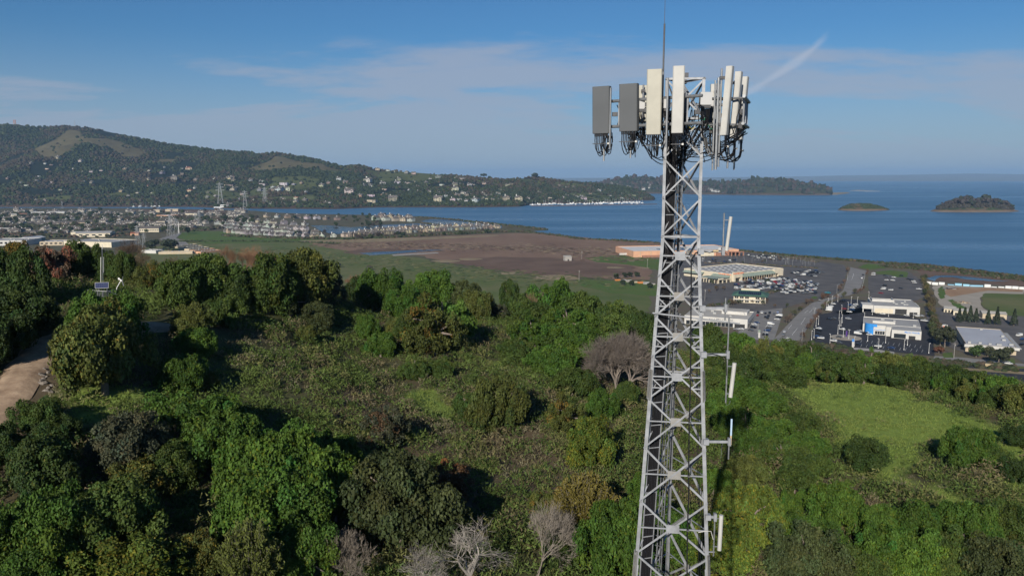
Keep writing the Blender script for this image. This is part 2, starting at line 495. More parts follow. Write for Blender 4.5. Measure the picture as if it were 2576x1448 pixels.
def hz(x, y):
    x = np.asarray(x, float); y = np.asarray(y, float)
    shp = np.broadcast(x, y).shape
    X, Y = np.broadcast_to(x, shp).ravel(), np.broadcast_to(y, shp).ravel()
    d2 = (X[:, None] - CTRL[None, :, 0]) ** 2 + (Y[:, None] - CTRL[None, :, 1]) ** 2
    w = np.exp(-d2 / (2 * 15.0 ** 2)) + 2e-4 * np.exp(-d2 / (2 * 45.0 ** 2)) + 1e-12 / (d2 + 1)
    z = (w * CTRL[None, :, 2]).sum(1) / w.sum(1)
    z = z + (fbm(X * 0.09, Y * 0.09, 5) - 0.5) * 2.2
    z = z * (1 - sstep(165, 415, Y)) * (1 - sstep(170, 270, np.abs(X))) - 1.5 * sstep(380, 415, Y) - 1.5 * sstep(230, 270, np.abs(X))
    return z.reshape(shp)
def hz1(x, y):
    return float(hz(np.array([x]), np.array([y]))[0])
def on_hill(px2, py2):                     # where a line of sight (2575-wide picture) meets the hill
    d = ray(px2 * K2, py2 * K2)
    Y = np.arange(26, 420, 0.5)
    t = Y / d[1]
    g = hz(d[0] * t, Y)
    below = np.nonzero(CAMZ + d[2] * t <= g)[0]
    i = below[0] if len(below) else len(Y) - 1
    return Vector((d[0] * t[i], Y[i], g[i]))
def hill_poly(pts):
    return [on_hill(*p)[:2] for p in pts]
GRASS_POLYS = [hill_poly([(1950, 950), (2060, 950), (2200, 968), (2330, 1000), (2440, 1035), (2510, 1065), (2580, 1110), (2600, 1180), (2500, 1150), (2400, 1125), (2310, 1120), (2270, 1130), (2290, 1190), (2360, 1240), (2440, 1290), (2330, 1275), (2220, 1215), (2150, 1140), (2090, 1070), (2030, 1020)]),
               hill_poly([(2380, 1030), (2590, 1095), (2620, 1260), (2540, 1230), (2480, 1180), (2400, 1130)]),
               hill_poly([(1050, 1000), (1110, 1000), (1170, 1030), (1160, 1052), (1100, 1055), (1060, 1035)]),
               hill_poly([(1225, 905), (1260, 905), (1290, 925), (1260, 940), (1230, 930)]),
               hill_poly([(130, 1000), (200, 985), (330, 960), (420, 985), (330, 1010), (190, 1035)])]
xs = np.arange(-270, 271, 2.5); ys = np.arange(-60, 421, 2.5)
GX, GY = np.meshgrid(xs, ys)
GZ = hz(GX, GY)
hv = np.stack([GX, GY, GZ], -1).reshape(-1, 3)
nx, ny = len(xs), len(ys)
idx = np.arange(nx * ny).reshape(ny, nx)
hf = np.stack([idx[:-1, :-1], idx[:-1, 1:], idx[1:, 1:], idx[1:, :-1]], -1).reshape(-1, 4)
jx = hv[:, 0] + (fbm(hv[:, 0] * .15, hv[:, 1] * .15, 31) - .5) * 9
jy = hv[:, 1] + (fbm(hv[:, 0] * .15, hv[:, 1] * .15, 32) - .5) * 9
gm = np.zeros(len(hv))
for gp in GRASS_POLYS:
    gm = np.maximum(gm, in_poly(jx, jy, gp).astype(float))
nzv = fbm(hv[:, 0] * .06, hv[:, 1] * .06, 41)
soil = np.array([0.120, 0.092, 0.060]); soil2 = np.array([0.082, 0.090, 0.038]); grass = np.array([0.195, 0.270, 0.058])
cbase = soil + (soil2 - soil) * sstep(.35, .65, nzv)[:, None]
hcol = cbase * (1 - gm[:, None]) + grass * gm[:, None]
hill = link('hill_terrain', np_mesh('hill_terrain', hv, hf, M['hill_ground'], hcol, smooth=True))
tag(hill, 'scrubby hillside the lattice tower stands on', 'hill', kind='structure')

# dirt road up the ridge
def drape_strip(name, pts, width, m, lift, label):
    P = [Vector(p) for p in pts]
    fine = []
    for a, b in zip(P[:-1], P[1:]):
        k = max(1, int((b - a).length / 1.5))
        fine += [a + (b - a) * (i / k) for i in range(k)]
    fine.append(P[-1])
    for _ in range(10):
        fine = [fine[0]] + [(fine[i - 1] + fine[i] * 2 + fine[i + 1]) / 4 for i in range(1, len(fine) - 1)] + [fine[-1]]
    nw = 6
    vs, fs = [], []
    rng = random.Random(4)
    for i, p in enumerate(fine):
        d = fine[min(i + 1, len(fine) - 1)] - fine[max(i - 1, 0)]
        n = Vector((-d.y, d.x, 0)).normalized()
        for j in range(nw + 1):
            e = (j / nw - 0.5) * width * (1 + (rng.uniform(-.12, .12) if j in (0, nw) else 0))
            q = p + n * e
            vs.append((q.x, q.y, hz1(q.x, q.y) + lift + (0.10 if 0 < j < nw else -0.15)))
    for i in range(len(fine) - 1):
        for j in range(nw):
            a = i * (nw + 1) + j
            fs.append((a, a + 1, a + nw + 2, a + nw + 1))
    ob = MB().add(vs, fs).build(name, M[m], smooth=True)
    return tag(ob, label, 'road', kind='structure')
road_pts = [on_hill(*p) for p in [(-60, 1085), (-10, 1030), (40, 970), (85, 910), (118, 862)]]
road_pts += [Vector((-46, 84, 0)), Vector((-43, 90, 0)), Vector((-38, 95, 0))]
drape_strip('dirt_road', road_pts, 3.9, 'dirt_road', 0.16, 'tan dirt track climbing the ridge')
# ================================================================== far hills, islands, woods
mat('far_grass', (1, 1, 1), 0.95, tint=True, var=0.25, scale=0.02, spec=0.05)
mat('far_leaves', (1, 1, 1), 0.95, tint=True, spec=0.05)
ICO_V, ICO_F = None, None
def _ico():
    t = (1 + 5 ** .5) / 2
    v = np.array([(-1, t, 0), (1, t, 0), (-1, -t, 0), (1, -t, 0), (0, -1, t), (0, 1, t), (0, -1, -t), (0, 1, -t), (t, 0, -1), (t, 0, 1), (-t, 0, -1), (-t, 0, 1)], float)
    v /= np.linalg.norm(v[0])
    f = np.array([(0, 11, 5), (0, 5, 1), (0, 1, 7), (0, 7, 10), (0, 10, 11), (1, 5, 9), (5, 11, 4), (11, 10, 2), (10, 7, 6), (7, 1, 8), (3, 9, 4), (3, 4, 2), (3, 2, 6), (3, 6, 8), (3, 8, 9), (4, 9, 5), (2, 4, 11), (6, 2, 10), (8, 6, 7), (9, 8, 1)])
    return v, f
ICO_V, ICO_F = _ico()
def blob_cloud(name, pos, rad, hgt, col, m, seed=1):      # many small uneven tree crowns in one mesh
    rng = np.random.default_rng(seed)
    n = len(pos)
    a = rng.uniform(0, 6.283, n)
    ca, sa = np.cos(a), np.sin(a)
    v = np.repeat(ICO_V[None], n, 0) * (1 + rng.uniform(-.28, .28, (n, 12, 1)))
    x = v[:, :, 0] * ca[:, None] - v[:, :, 1] * sa[:, None]
    y = v[:, :, 0] * sa[:, None] + v[:, :, 1] * ca[:, None]
    out = np.stack([x * rad[:, None], y * rad[:, None], v[:, :, 2] * hgt[:, None]], -1) + pos[:, None, :]
    f = (ICO_F[None] + (np.arange(n) * 12)[:, None, None]).reshape(-1, 3)
    c = np.repeat(col[:, None, :], 12, 1) * (1 + rng.uniform(-.12, .12, (n, 12, 1)))
    return np_mesh(name, out.reshape(-1, 3), f, m, c.reshape(-1, 3))

class HillGrid:                            # a hill whose foot and skyline are read off the photograph, with real depth
    def __init__(self, cols, foot_row, ridge_row, ridge_back, nt=40, relief=0.0, seed=1, prof=0.9, y0=None):
        self.cols = np.asarray(cols, float)
        nc = len(cols)
        fr = foot_row(self.cols); rr = ridge_row(self.cols)
        tb = np.array([ray(512, r)[2] / ray(512, r)[1] for r in fr])
        tr = np.array([ray(512, r)[2] / ray(512, r)[1] for r in rr])
        Yb = -CAMZ / tb
        Yr = Yb + ridge_back(self.cols)
        self.t = np.concatenate([np.linspace(0, 1, nt), np.linspace(1.06, 2.0, 8)])
        T = self.t[None, :]
        Tf = np.clip(T, 0, 1)
        Y = Yb[:, None] + (Yr - Yb)[:, None] * T
        tan = tb[:, None] + (tr - tb)[:, None] * (Tf ** prof)
        X = (self.cols[:, None] - CX) / F * Y * 1.010
        Z = CAMZ + Y * tan
        env = np.sin(np.pi * np.clip(Tf, 0, 1)) ** 0.8
        rl = (fbm(X * 0.0022 + 7, Y * 0.0012, seed, 4) - 0.5) * 2
        Z = Z + relief * env * rl + relief * 0.12 * (fbm(X * .012, Y * .012, seed + 5, 3) - .5) * np.clip(Tf * 6, 0, 1) * np.clip((1.02 - Tf) * 8, 0.3, 1)
        back = np.clip((T - 1), 0, 1)
        Zr = Z[:, nt - 1][:, None]
        Z = np.where(T > 1, Zr * (1 - back ** 1.3) - 3 * back, Z)
        Z[:, 0] = -1.2
        self.X, self.Y, self.Z = X, Y, Z
        f = Y * cP - (Z - CAMZ) * sP
        self.row = CY - F * (Y * sP + (Z - CAMZ) * cP) / f
        self.colp = CX + F * X / f
        self.nt = nt
    def mesh(self, name, m, color):
        nc, n = self.X.shape
        v = np.stack([self.X, self.Y, self.Z], -1).reshape(-1, 3)
        i = np.arange(nc * n).reshape(nc, n)
        f = np.stack([i[:-1, :-1], i[1:, :-1], i[1:, 1:], i[:-1, 1:]], -1).reshape(-1, 4)
        c = color(self.X.ravel(), self.Y.ravel(), self.Z.ravel(), self.colp.ravel(), self.row.ravel())
        return np_mesh(name, v, f, m, c, smooth=True)
    def sample(self, ci, ti):              # fractional indices -> positions
        ci = np.clip(ci, 0, self.X.shape[0] - 1.001); ti = np.clip(ti, 0, self.X.shape[1] - 1.001)
        a = ci.astype(int); b = ti.astype(int); u = ci - a; w = ti - b
        def s(A):
            return (A[a, b] * (1 - u) + A[a + 1, b] * u) * (1 - w) + (A[a, b + 1] * (1 - u) + A[a + 1, b + 1] * u) * w
        return np.stack([s(self.X), s(self.Y), s(self.Z)], -1), s(self.colp), s(self.row)
    def at_pixel(self, col, row):
        c = np.interp(col, self.colp[:, 0], np.arange(len(self.cols)))
        ts = np.linspace(0, self.nt - 1, 400)
        p, cc, rr = self.sample(np.full(400, c), ts)
        k = np.nonzero(rr <= row)[0]
        k = k[0] if len(k) else 399
        return Vector(p[k])

def interp(xy):
    x = [a for a, b in xy]; y = [b for a, b in xy]
    return lambda c: np.interp(c, x, y)

# ---- the mountain across the channel
ridge = interp([(-80, 132), (0, 127.5), (22, 124.2), (52, 127), (80, 126), (99, 127.5), (131, 134), (167, 142), (223, 150), (254, 152), (268, 154), (282, 152.6), (314, 158), (346, 166.5), (360, 165), (382, 170), (413, 172), (449, 175), (483, 178), (505, 180.2), (520, 178.6), (535, 176.6), (548, 179), (570, 182), (600, 184), (625, 187), (645, 194), (652, 199)])
foot = interp([(-80, 206.5), (200, 206.5), (230, 208.0), (338, 208.6), (380, 206.8), (475, 206.8), (519, 206.2), (535, 203.6), (600, 202.4), (640, 200.6), (652, 200.2)])
back = interp([(-80, 1500), (200, 1450), (350, 1150), (450, 950), (520, 800), (600, 560), (652, 150)])
mtn = HillGrid(np.arange(-80, 653, 3.0), foot, ridge, back, nt=60, relief=62.0, seed=3, prof=0.92)
P4 = lambda pts, ox, oy, s: [((ox + x / s) / 4, (oy + y / s) / 4) for x, y in pts]
GRASSY = [P4([(330, 520), (480, 440), (620, 380), (720, 310), (800, 320), (900, 390), (1100, 390), (1250, 420), (1380, 480), (1500, 550), (1430, 590), (1250, 580), (1120, 470), (1020, 440), (900, 430), (760, 480), (640, 540), (560, 600), (440, 590)], 0, 400, 2.576),
          P4([(230, 240), (420, 170), (540, 110), (700, 150), (860, 180), (1000, 190), (1150, 240), (1300, 260), (1130, 300), (960, 240), (700, 240), (560, 260), (420, 270), (300, 270)], 900, 580, 2.576),
          P4([(1550, 350), (1760, 340), (1740, 400), (1600, 400)], 900, 580, 2.576),
          P4([(620, 550), (800, 520), (960, 525), (930, 560), (780, 590)], 900, 580, 2.576),
          P4([(780, 170), (980, 150), (1200, 200), (1180, 230), (900, 210)], 1800, 660, 3.067),
          P4([(1250, 195), (1560, 200), (1760, 240), (1500, 260), (1320, 230)], 1800, 660, 3.067),
          P4([(600, 270), (690, 260), (680, 320), (620, 320)], 1800, 660, 3.067),
          P4([(1630, 600), (1840, 610), (1800, 640), (1650, 640)], 0, 400, 2.576)]
def grassy(colp, row, x, y):
    jc = colp + (fbm(x * .006, y * .004, 61) - .5) * 12
    jr = row + (fbm(x * .006, y * .004, 62) - .5) * 5
    g = np.zeros(np.shape(colp), bool)
    for p in GRASSY:
        g |= in_poly(jc, jr, p)
    g |= (fbm(x * .0021 + 3, y * .0021, 66, 4) > .655) & (row < 200)
    return g
def mtn_col(x, y, z, c, r):
    g = grassy(c, r, x, y)[:, None]
    n = fbm(x * .01, y * .01, 71)[:, None]
    gr = np.array([.125, .108, .058]) * (.8 + .4 * n)
    gr = gr * np.where(r[:, None] > 170, np.array([[.75, 1.0, .75]]), 1)
    wd = np.array([.018, .025, .016]) * (.7 + .6 * n)
    shore = (z < 14)[:, None]
    wd = np.where(shore, np.array([.085, .060, .042]), wd)
    return np.where(g, gr, wd)
o = link('far_mountain', mtn.mesh('far_mountain', M['far_grass'], mtn_col)); tag(o, 'long wooded mountain across the channel', 'hill', kind='structure')
rng = np.random.default_rng(11)
N = 40000
ci = rng.uniform(0, len(mtn.cols) - 1, N); ti = rng.uniform(0.6, mtn.nt + 0.4, N)
p, cc, rr = mtn.sample(ci, ti)
g = grassy(cc, rr, p[:, 0], p[:, 1])
gap = fbm(p[:, 0] * .006, p[:, 1] * .006, 81)
keep = (~g | (rng.random(N) < .03)) & (gap > .34) & (cc > -40) & (p[:, 2] > 3)
p, cc, rr, gap = p[keep], cc[keep], rr[keep], gap[keep]
n = len(p)
big = rng.random(n) ** 2
rad = 4.5 + 4.5 * big; hg = rad * rng.uniform(.75, 1.15, n)
tone = fbm(p[:, 0] * .004, p[:, 1] * .004, 91)
colr = np.where((tone + rng.normal(0, .12, n) > .56)[:, None], np.array([[.056, .045, .030]]), np.array([[.030, .040, .018]]))
colr = np.where((rng.random(n) < .10)[:, None], np.array([[.052, .062, .024]]), colr) * rng.uniform(.6, 1.3, (n, 1))
p[:, 2] += hg * .45
o = link('mountain_woodland', blob_cloud('mountain_woodland', p, rad, hg, colr, M['far_leaves'], 5)); tag(o, 'dark oak woods covering the mountain across the channel', 'woods', kind='stuff')

# the trees that stand out on the skyline
sky_trees = [(535, 176.6, 6, 'round dark tree clump alone on the grassy far knoll'), (484, 175.6, 5, 'tall dark tree on the far ridge above the houses'), (490, 177, 3, 'thin pointed tree beside the tall ridge tree'), (360, 165, 3, 'small tree on the dip of the far ridge')]
def far_tree(name, base, rad, hgt, color, label, cat='tree', group=None, seed=1, nb=9):
    rg = np.random.default_rng(seed)
    t = thing(name, label, cat, base, 0, group)
    MB().tube([(0, 0, -1), (0, 0, hgt * .55)], [rad * .10, rad * .05], 5).build('trunk', M['far_bark'], t)
    pos = rg.normal(0, .38, (nb, 3)) * np.array([rad, rad, hgt * .26]) + np.array([0, 0, hgt * .66])
    pos[:, 2] = np.clip(pos[:, 2], hgt * .4, hgt * .86)
    r = rg.uniform(.34, .55, nb) * rad
    c = np.array(color)[None] * rg.uniform(.75, 1.25, (nb, 1))
    link('crown', blob_cloud('crown', pos, r, r * hgt / rad * .45, c, M['far_leaves'], seed + 3), t)
    return t
mat('far_bark', (0.10, 0.085, 0.07), 0.9)
for k, (c, r, w, lb) in enumerate(sky_trees):
    b = mtn.at_pixel(c, r + 2)
    dpt = b.y
    far_tree('ridge_tree', b, w / F * dpt * .5, (w * 1.1) / F * dpt, (.026, .034, .022), lb, seed=k, nb=12)

# ---- peninsula beyond the tower
pr = interp([(575, 189), (590, 186), (605, 183), (616, 180), (626, 179), (640, 178.4), (652, 180), (668, 181), (690, 183), (720, 184), (736, 183.5), (752, 180.5), (764, 179.8), (772, 181.6), (782, 181), (797, 184.5), (810, 187), (820, 190.5), (826, 193.6)])
pf = interp([(575, 192.8), (680, 193.4), (700, 194.2), (790, 194.8), (826, 194.6)])
pen = HillGrid(np.arange(575, 827, 2.5), pf, pr, interp([(575, 500), (700, 600), (790, 500), (826, 60)]), nt=26, relief=10, seed=9)
def pen_col(x, y, z, c, r):
    n = fbm(x * .006, y * .006, 171)[:, None]
    a = np.where(n > .5, np.array([[.070, .075, .036]]), np.array([[.040, .044, .026]]))
    return np.where((z < 10)[:, None], np.array([[.12, .085, .060]]), a)
o = link('far_peninsula', pen.mesh('far_peninsula', M['far_grass'], pen_col)); tag(o, 'low wooded headland reaching into the bay behind the tower', 'headland', kind='structure')
rng = np.random.default_rng(12)
N = 7500
p, cc, rr = pen.sample(rng.uniform(0, len(pen.cols) - 1, N), rng.uniform(1.5, pen.nt, N))
keep = (fbm(p[:, 0] * .006, p[:, 1] * .006, 171) < .53) | (rr < 186)
p = p[keep]; n = len(p)
rad = rng.uniform(6, 12, n) * (1 + .8 * (rng.random(n) < .12)); hg = rad * rng.uniform(.9, 1.6, n)
col_ = np.array([[.034, .042, .026]]) * rng.uniform(.6, 1.3, (n, 1)); col_[rng.random(n) < .35] = (.060, .046, .038)
p[:, 2] += hg * .5
o = link('headland_woodland', blob_cloud('headland_woodland', p, rad, hg, col_, M['far_leaves'], 6)); tag(o, 'dark trees covering the headland behind the tower', 'woods', kind='stuff')
sheet('sand_spit', [G(x, y) for x, y in [(816, 194.4), (826, 192.6), (846, 192.0), (850, 192.8), (838, 194.2)]], 1.0, 'straw', 'low pale spit at the tip of the headland', amp=0, seg=200, thick=3)
sheet('sand_bar', [G(x, y) for x, y in [(850, 190.4), (858, 189.6), (866, 190.3), (880, 190.9), (866, 191.0)]], 1.0, 'concrete', 'pale sand bar far out in the bay', amp=0, seg=200, thick=3)

# ---- two small islands
def island(name, label, c0, c1, frow, tops, green, seed, woods, wrad):
    cols = np.linspace(c0, c1, 40)
    Yb = G(512, frow).y
    wid = (c1 - c0) / F * Yb
    u = lambda c: np.clip((c - c0) / (c1 - c0), 0, 1)
    isl = HillGrid(cols, lambda c: frow - 0.9 * (1 - np.sqrt(np.clip(1 - (2 * u(c) - 1) ** 2, 0, 1))), lambda c: np.minimum(np.interp(u(c), [a for a, b in tops], [b for a, b in tops]), frow - .9), lambda c: 8 + wid * .25 * np.sqrt(np.clip(1 - (2 * u(c) - 1) ** 2, 0, 1)), nt=14, relief=3, seed=seed, prof=.75)
    def colf(x, y, z, c, r):
        nn = fbm(x * .03, y * .03, seed)[:, None]
        a = np.where(nn > .5, np.array([[.052, .070, .030]]), np.array([[.125, .095, .062]]))
        return np.where((z < 5)[:, None], np.array([[.17, .125, .09]]), a * green)
    o = link(name, isl.mesh(name, M['far_grass'], colf)); tag(o, label, 'island', kind='structure')
    rg = np.random.default_rng(seed)
    return isl, rg
isl, rg = island('grassy_island', 'small rounded grassy island in the bay', 833, 884.5, 210.2, [(0, 209.2), (.08, 206.6), (.22, 203.6), (.42, 202.6), (.6, 203.3), (.8, 205.6), (.95, 208.2), (1, 209.3)], 1.0, 41, True, 3)
p, cc, rr = isl.sample(rg.uniform(1, 39, 260), rg.uniform(5, 16, 260))
r = rg.uniform(1.5, 3.4, 260)
o = link('island_brush', blob_cloud('island_brush', p, r, r * .9, np.array([[.040, .052, .026]]) * rg.uniform(.7, 1.3, (260, 1)), M['far_leaves'], 7)); tag(o, 'low green brush on the small grassy island', 'brush', kind='stuff')
isl2, rg = island('wooded_island', 'larger island with a crown of tall trees', 924.5, 1012.5, 211.6, [(0, 210.6), (.06, 208.4), (.15, 206), (.3, 204), (.5, 202.4), (.7, 203.2), (.85, 206.2), (.95, 209.4), (1, 210.8)], 1.0, 43, True, 3)
mat('island_bark', (.13, .11, .095), .9)
p, cc, rr = isl2.sample(rg.uniform(3, 36, 420), rg.uniform(5, 17, 420))
r = rg.uniform(3, 6.5, 420); p[:, 2] += r * .6
o = link('island_woods', blob_cloud('island_woods', p, r, r * 1.3, np.array([[.046, .042, .033]]) * rg.uniform(.6, 1.3, (420, 1)), M['far_leaves'], 8)); tag(o, 'low thicket under the tall trees of the larger island', 'woods', kind='stuff')
for k in range(52):
    u = rg.uniform(.06, .93)
    hh = np.interp(u, [.03, .1, .25, .45, .6, .8, .95], [9, 15, 24, 30, 31, 26, 10]) * rg.uniform(.8, 1.1)
    p, cc, rr = isl2.sample(np.array([u * 39]), np.array([rg.uniform(7, 17)]))
    far_tree('island_tree', Vector(p[0]), hh * rg.uniform(.36, .5), hh, (.052, .044, .040) if rg.random() < .55 else (.036, .042, .028), 'tall grey-brown tree in the wood on the larger island', group='trees on the wooded island', seed=100 + k, nb=8)

# ---- the far shore of the bay
fh_r = interp([(350, 178), (430, 177), (520, 178), (600, 177.5), (700, 177), (780, 176.4), (840, 175), (900, 174.4), (960, 173.2), (1020, 174), (1100, 172.6), (1200, 175)])
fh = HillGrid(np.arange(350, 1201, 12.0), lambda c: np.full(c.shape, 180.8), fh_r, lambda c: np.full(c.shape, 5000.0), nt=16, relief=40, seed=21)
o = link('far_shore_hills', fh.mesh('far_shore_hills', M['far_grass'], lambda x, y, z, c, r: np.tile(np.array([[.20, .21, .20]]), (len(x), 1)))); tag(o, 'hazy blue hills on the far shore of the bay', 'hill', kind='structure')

# ---- the air
def make_haze():
    m = bpy.data.materials.new('haze'); m.use_nodes = True
    nt = m.node_tree; nt.nodes.remove(nt.nodes['Principled BSDF'])
    v = nt.nodes.new('ShaderNodeVolumePrincipled')
    v.inputs['Color'].default_value = (0.40, 0.66, 1.0, 1)
    v.inputs['Density'].default_value = HAZE
    v.inputs['Anisotropy'].default_value = 0.0
    nt.links.new(v.outputs[0], nt.nodes['Material Output'].inputs['Volume'])
    o = MB().box(-45000, 45000, -3000, 45000, -4.5, 470).build('haze', m)
    tag(o, 'thin blue haze over the bay and hills', 'haze', kind='stuff')
HAZE = 4.2e-5
make_haze()
# ================================================================== vegetation on the near hill
mat('leaf', (1, 1, 1), 0.62, tint=True, objcol=True, transl=0.10, spec=0.16)
mat('bark', (0.17, 0.14, 0.115), 0.9, var=0.3, scale=2.0)
mat('grey_wood', (0.20, 0.178, 0.158), 0.9, var=0.25, scale=2.0, objcol=True)
mat('white_wood', (0.25, 0.225, 0.195), 0.85, var=0.25, scale=2.0)
mat('scrub', (1, 1, 1), 0.9, tint=True, transl=0.2, spec=0.05)

def unit(v):
    return v / np.maximum(np.linalg.norm(v, axis=-1, keepdims=True), 1e-9)
def leaf_quads(pos, nrm, size, rg, asp=1.5):
    n = len(pos)
    a = unit(np.cross(nrm, rg.normal(0, 1, (n, 3))))
    b = np.cross(nrm, a)
    s = (size * rg.uniform(.65, 1.3, n))[:, None]
    a = a * s * asp * .5; b = b * s * .5
    bend = nrm * s * rg.uniform(-.22, .22, (n, 1))
    v = np.stack([pos - a, pos + b + bend, pos + a, pos - b + bend], 1)
    return v.reshape(-1, 3), np.arange(n * 4).reshape(-1, 4)

def crown_proto(name, seed, dims=(10, 10, 7.0), base=.3, nclump=70, crad=1.25, nleaf=15000, leaf=0.26, jitter=.55, flat=0.8, dead=0.0, warm=0.0, lobes=5):
    rg = np.random.default_rng(seed)
    rx, ry, rz_ = dims[0] / 2, dims[1] / 2, dims[2] / 2
    # uneven main outline: a few big lobes, each carrying clumps
    lob = unit(rg.normal(0, 1, (lobes, 3)) * np.array([1, 1, .55])) * .48
    lob[:, 2] = np.abs(lob[:, 2]) * .7 - .08
    lr = rg.uniform(.34, .66, lobes)
    C = []
    while len(C) < nclump:
        k = rg.integers(0, lobes)
        d = unit(rg.normal(0, 1, 3))
        if d[2] < -.6 and rg.random() < .7:
            continue
        C.append(lob[k] + d * lr[k] * rg.uniform(.78, 1.04))
    C = np.array(C)
    C = C * np.array([rx, ry, rz_]) * .92
    C[:, 2] += base + rz_ * .92
    C[:, 2] = np.maximum(C[:, 2], base * .55 + crad * .45)
    R = crad * rg.uniform(.6, 1.25, nclump)
    w = R ** 2; w /= w.sum()
    ids = rg.choice(nclump, nleaf, p=w)
    d = unit(rg.normal(0, 1, (nleaf, 3)) + np.array([0, 0, .35]))
    pos = C[ids] + d * (R[ids] * rg.uniform(.70, 1.06, nleaf))[:, None] * np.array([1, 1, flat])
    low_ = np.percentile(pos[:, 2], .4) - .05
    pos[:, 2] -= low_; C[:, 2] -= low_
    nrm = unit(d + rg.normal(0, jitter, (nleaf, 3)) + np.array([0, 0, .25]))
    v, f = leaf_quads(pos, nrm, np.full(nleaf, leaf), rg)
    tone = (rg.uniform(.72, 1.28, nclump)[ids] * rg.uniform(.80, 1.22, nleaf))[:, None]
    col = np.ones((nleaf, 3)) * tone
    hue = rg.normal(0, .10, (nclump, 1))[ids]
    col = col * np.concatenate([1 + hue, np.ones_like(hue), 1 - hue * .5], 1)
    if warm:
        wsel = rg.random(nleaf) < warm
        col[wsel] = col[wsel] * np.array([1.7, 1.15, .8])
    if dead:
        dsel = rg.random(nclump) < dead
        s = dsel[ids]
        col[s] = np.array([2.4, 1.35, 1.3]) * tone[s] * .9
    col = np.repeat(col, 4, 0)
    # dim inner mass so that little light shines straight through
    iv = ICO_V[None] * (R * .52)[:, None, None] * np.array([1, 1, flat]) + C[:, None, :]
    iv2 = iv.reshape(-1, 3)
    if_ = (ICO_F[None] + (np.arange(nclump) * 12)[:, None, None]).reshape(-1, 3)
    me = np_mesh(name, np.concatenate([v, iv2]), [tuple(x) for x in f.tolist()] + [tuple(x) for x in (if_ + len(v)).tolist()], M['leaf'], np.concatenate([col, np.full((len(iv2), 3), .8)]))
    ext = (np.percentile(np.abs(pos[:, 0]), 99) + np.percentile(np.abs(pos[:, 1]), 99), np.percentile(pos[:, 2], 99.7))
    return me, C, R, ext
def trunk_proto(name, seed, C, base, lean=0.0, r0=.30, m='bark', nlimb=18):
    rg = random.Random(seed)
    mb = MB()
    top = Vector((rg.uniform(-.5, .5), rg.uniform(-.5, .5), base + 1.9))
    mb.tube([(0, 0, -1.5), (top.x * .3, top.y * .3, .8), top], [r0 * 1.25, r0, r0 * .7], 7)
    idx_ = list(range(len(C))); rg.shuffle(idx_)
    for i in idx_[:nlimb]:
        e = Vector(C[i])
        mid = top.lerp(e, .5) + Vector((rg.uniform(-.4, .4), rg.uniform(-.4, .4), rg.uniform(-.2, .5)))
        mb.tube([top * .85, mid, e], [r0 * .5, r0 * .3, r0 * .1], 5)
    return mb.mesh(name, M[m])

PROTO = {}
def add_proto(key, seeds, **kw):
    L = []
    for s in seeds:
        me, C, R, ext = crown_proto('crown', s, **kw)
        tr = trunk_proto('trunk', s + 500, C, kw.get('base', .3))
        L.append((me, tr, ext[0], ext[1]))
    PROTO[key] = L
add_proto('near', (1, 2, 3), nclump=150, crad=.86, nleaf=29000, leaf=.17, lobes=8, warm=.05, jitter=.75)
add_proto('oak', (4, 5, 6), nclump=150, crad=.80, nleaf=24000, leaf=.17, lobes=6, jitter=.85)
add_proto('fluffy', (7, 8), nclump=110, crad=1.0, nleaf=18000, leaf=.19, lobes=6, jitter=.9, dims=(10, 10, 8.2))
add_proto('sparse', (9, 10), nclump=90, crad=.8, nleaf=9000, leaf=.18, lobes=6, jitter=1.0, dims=(10, 10, 8), dead=.14)
add_proto('low', (13, 14), nclump=140, crad=.9, nleaf=17000, leaf=.20, lobes=7, jitter=.8, dims=(10, 10, 5.6), base=.1, flat=.7)
add_proto('yellow', (15, 16), nclump=120, crad=.95, nleaf=19000, leaf=.19, lobes=6, jitter=1.0, dims=(10, 10, 9.5), warm=.18)

GREEN = {'bay': (.062, .118, .018), 'bright': (.076, .140, .020), 'oak': (.062, .098, .021), 'dark': (.042, .070, .017), 'olive': (.098, .116, .028), 'dull': (.066, .084, .030), 'gold': (.125, .105, .026), 'grey': (.070, .078, .044), 'rust': (.15, .085, .040), 'brown': (.135, .090, .058), 'lime': (.100, .142, .024)}

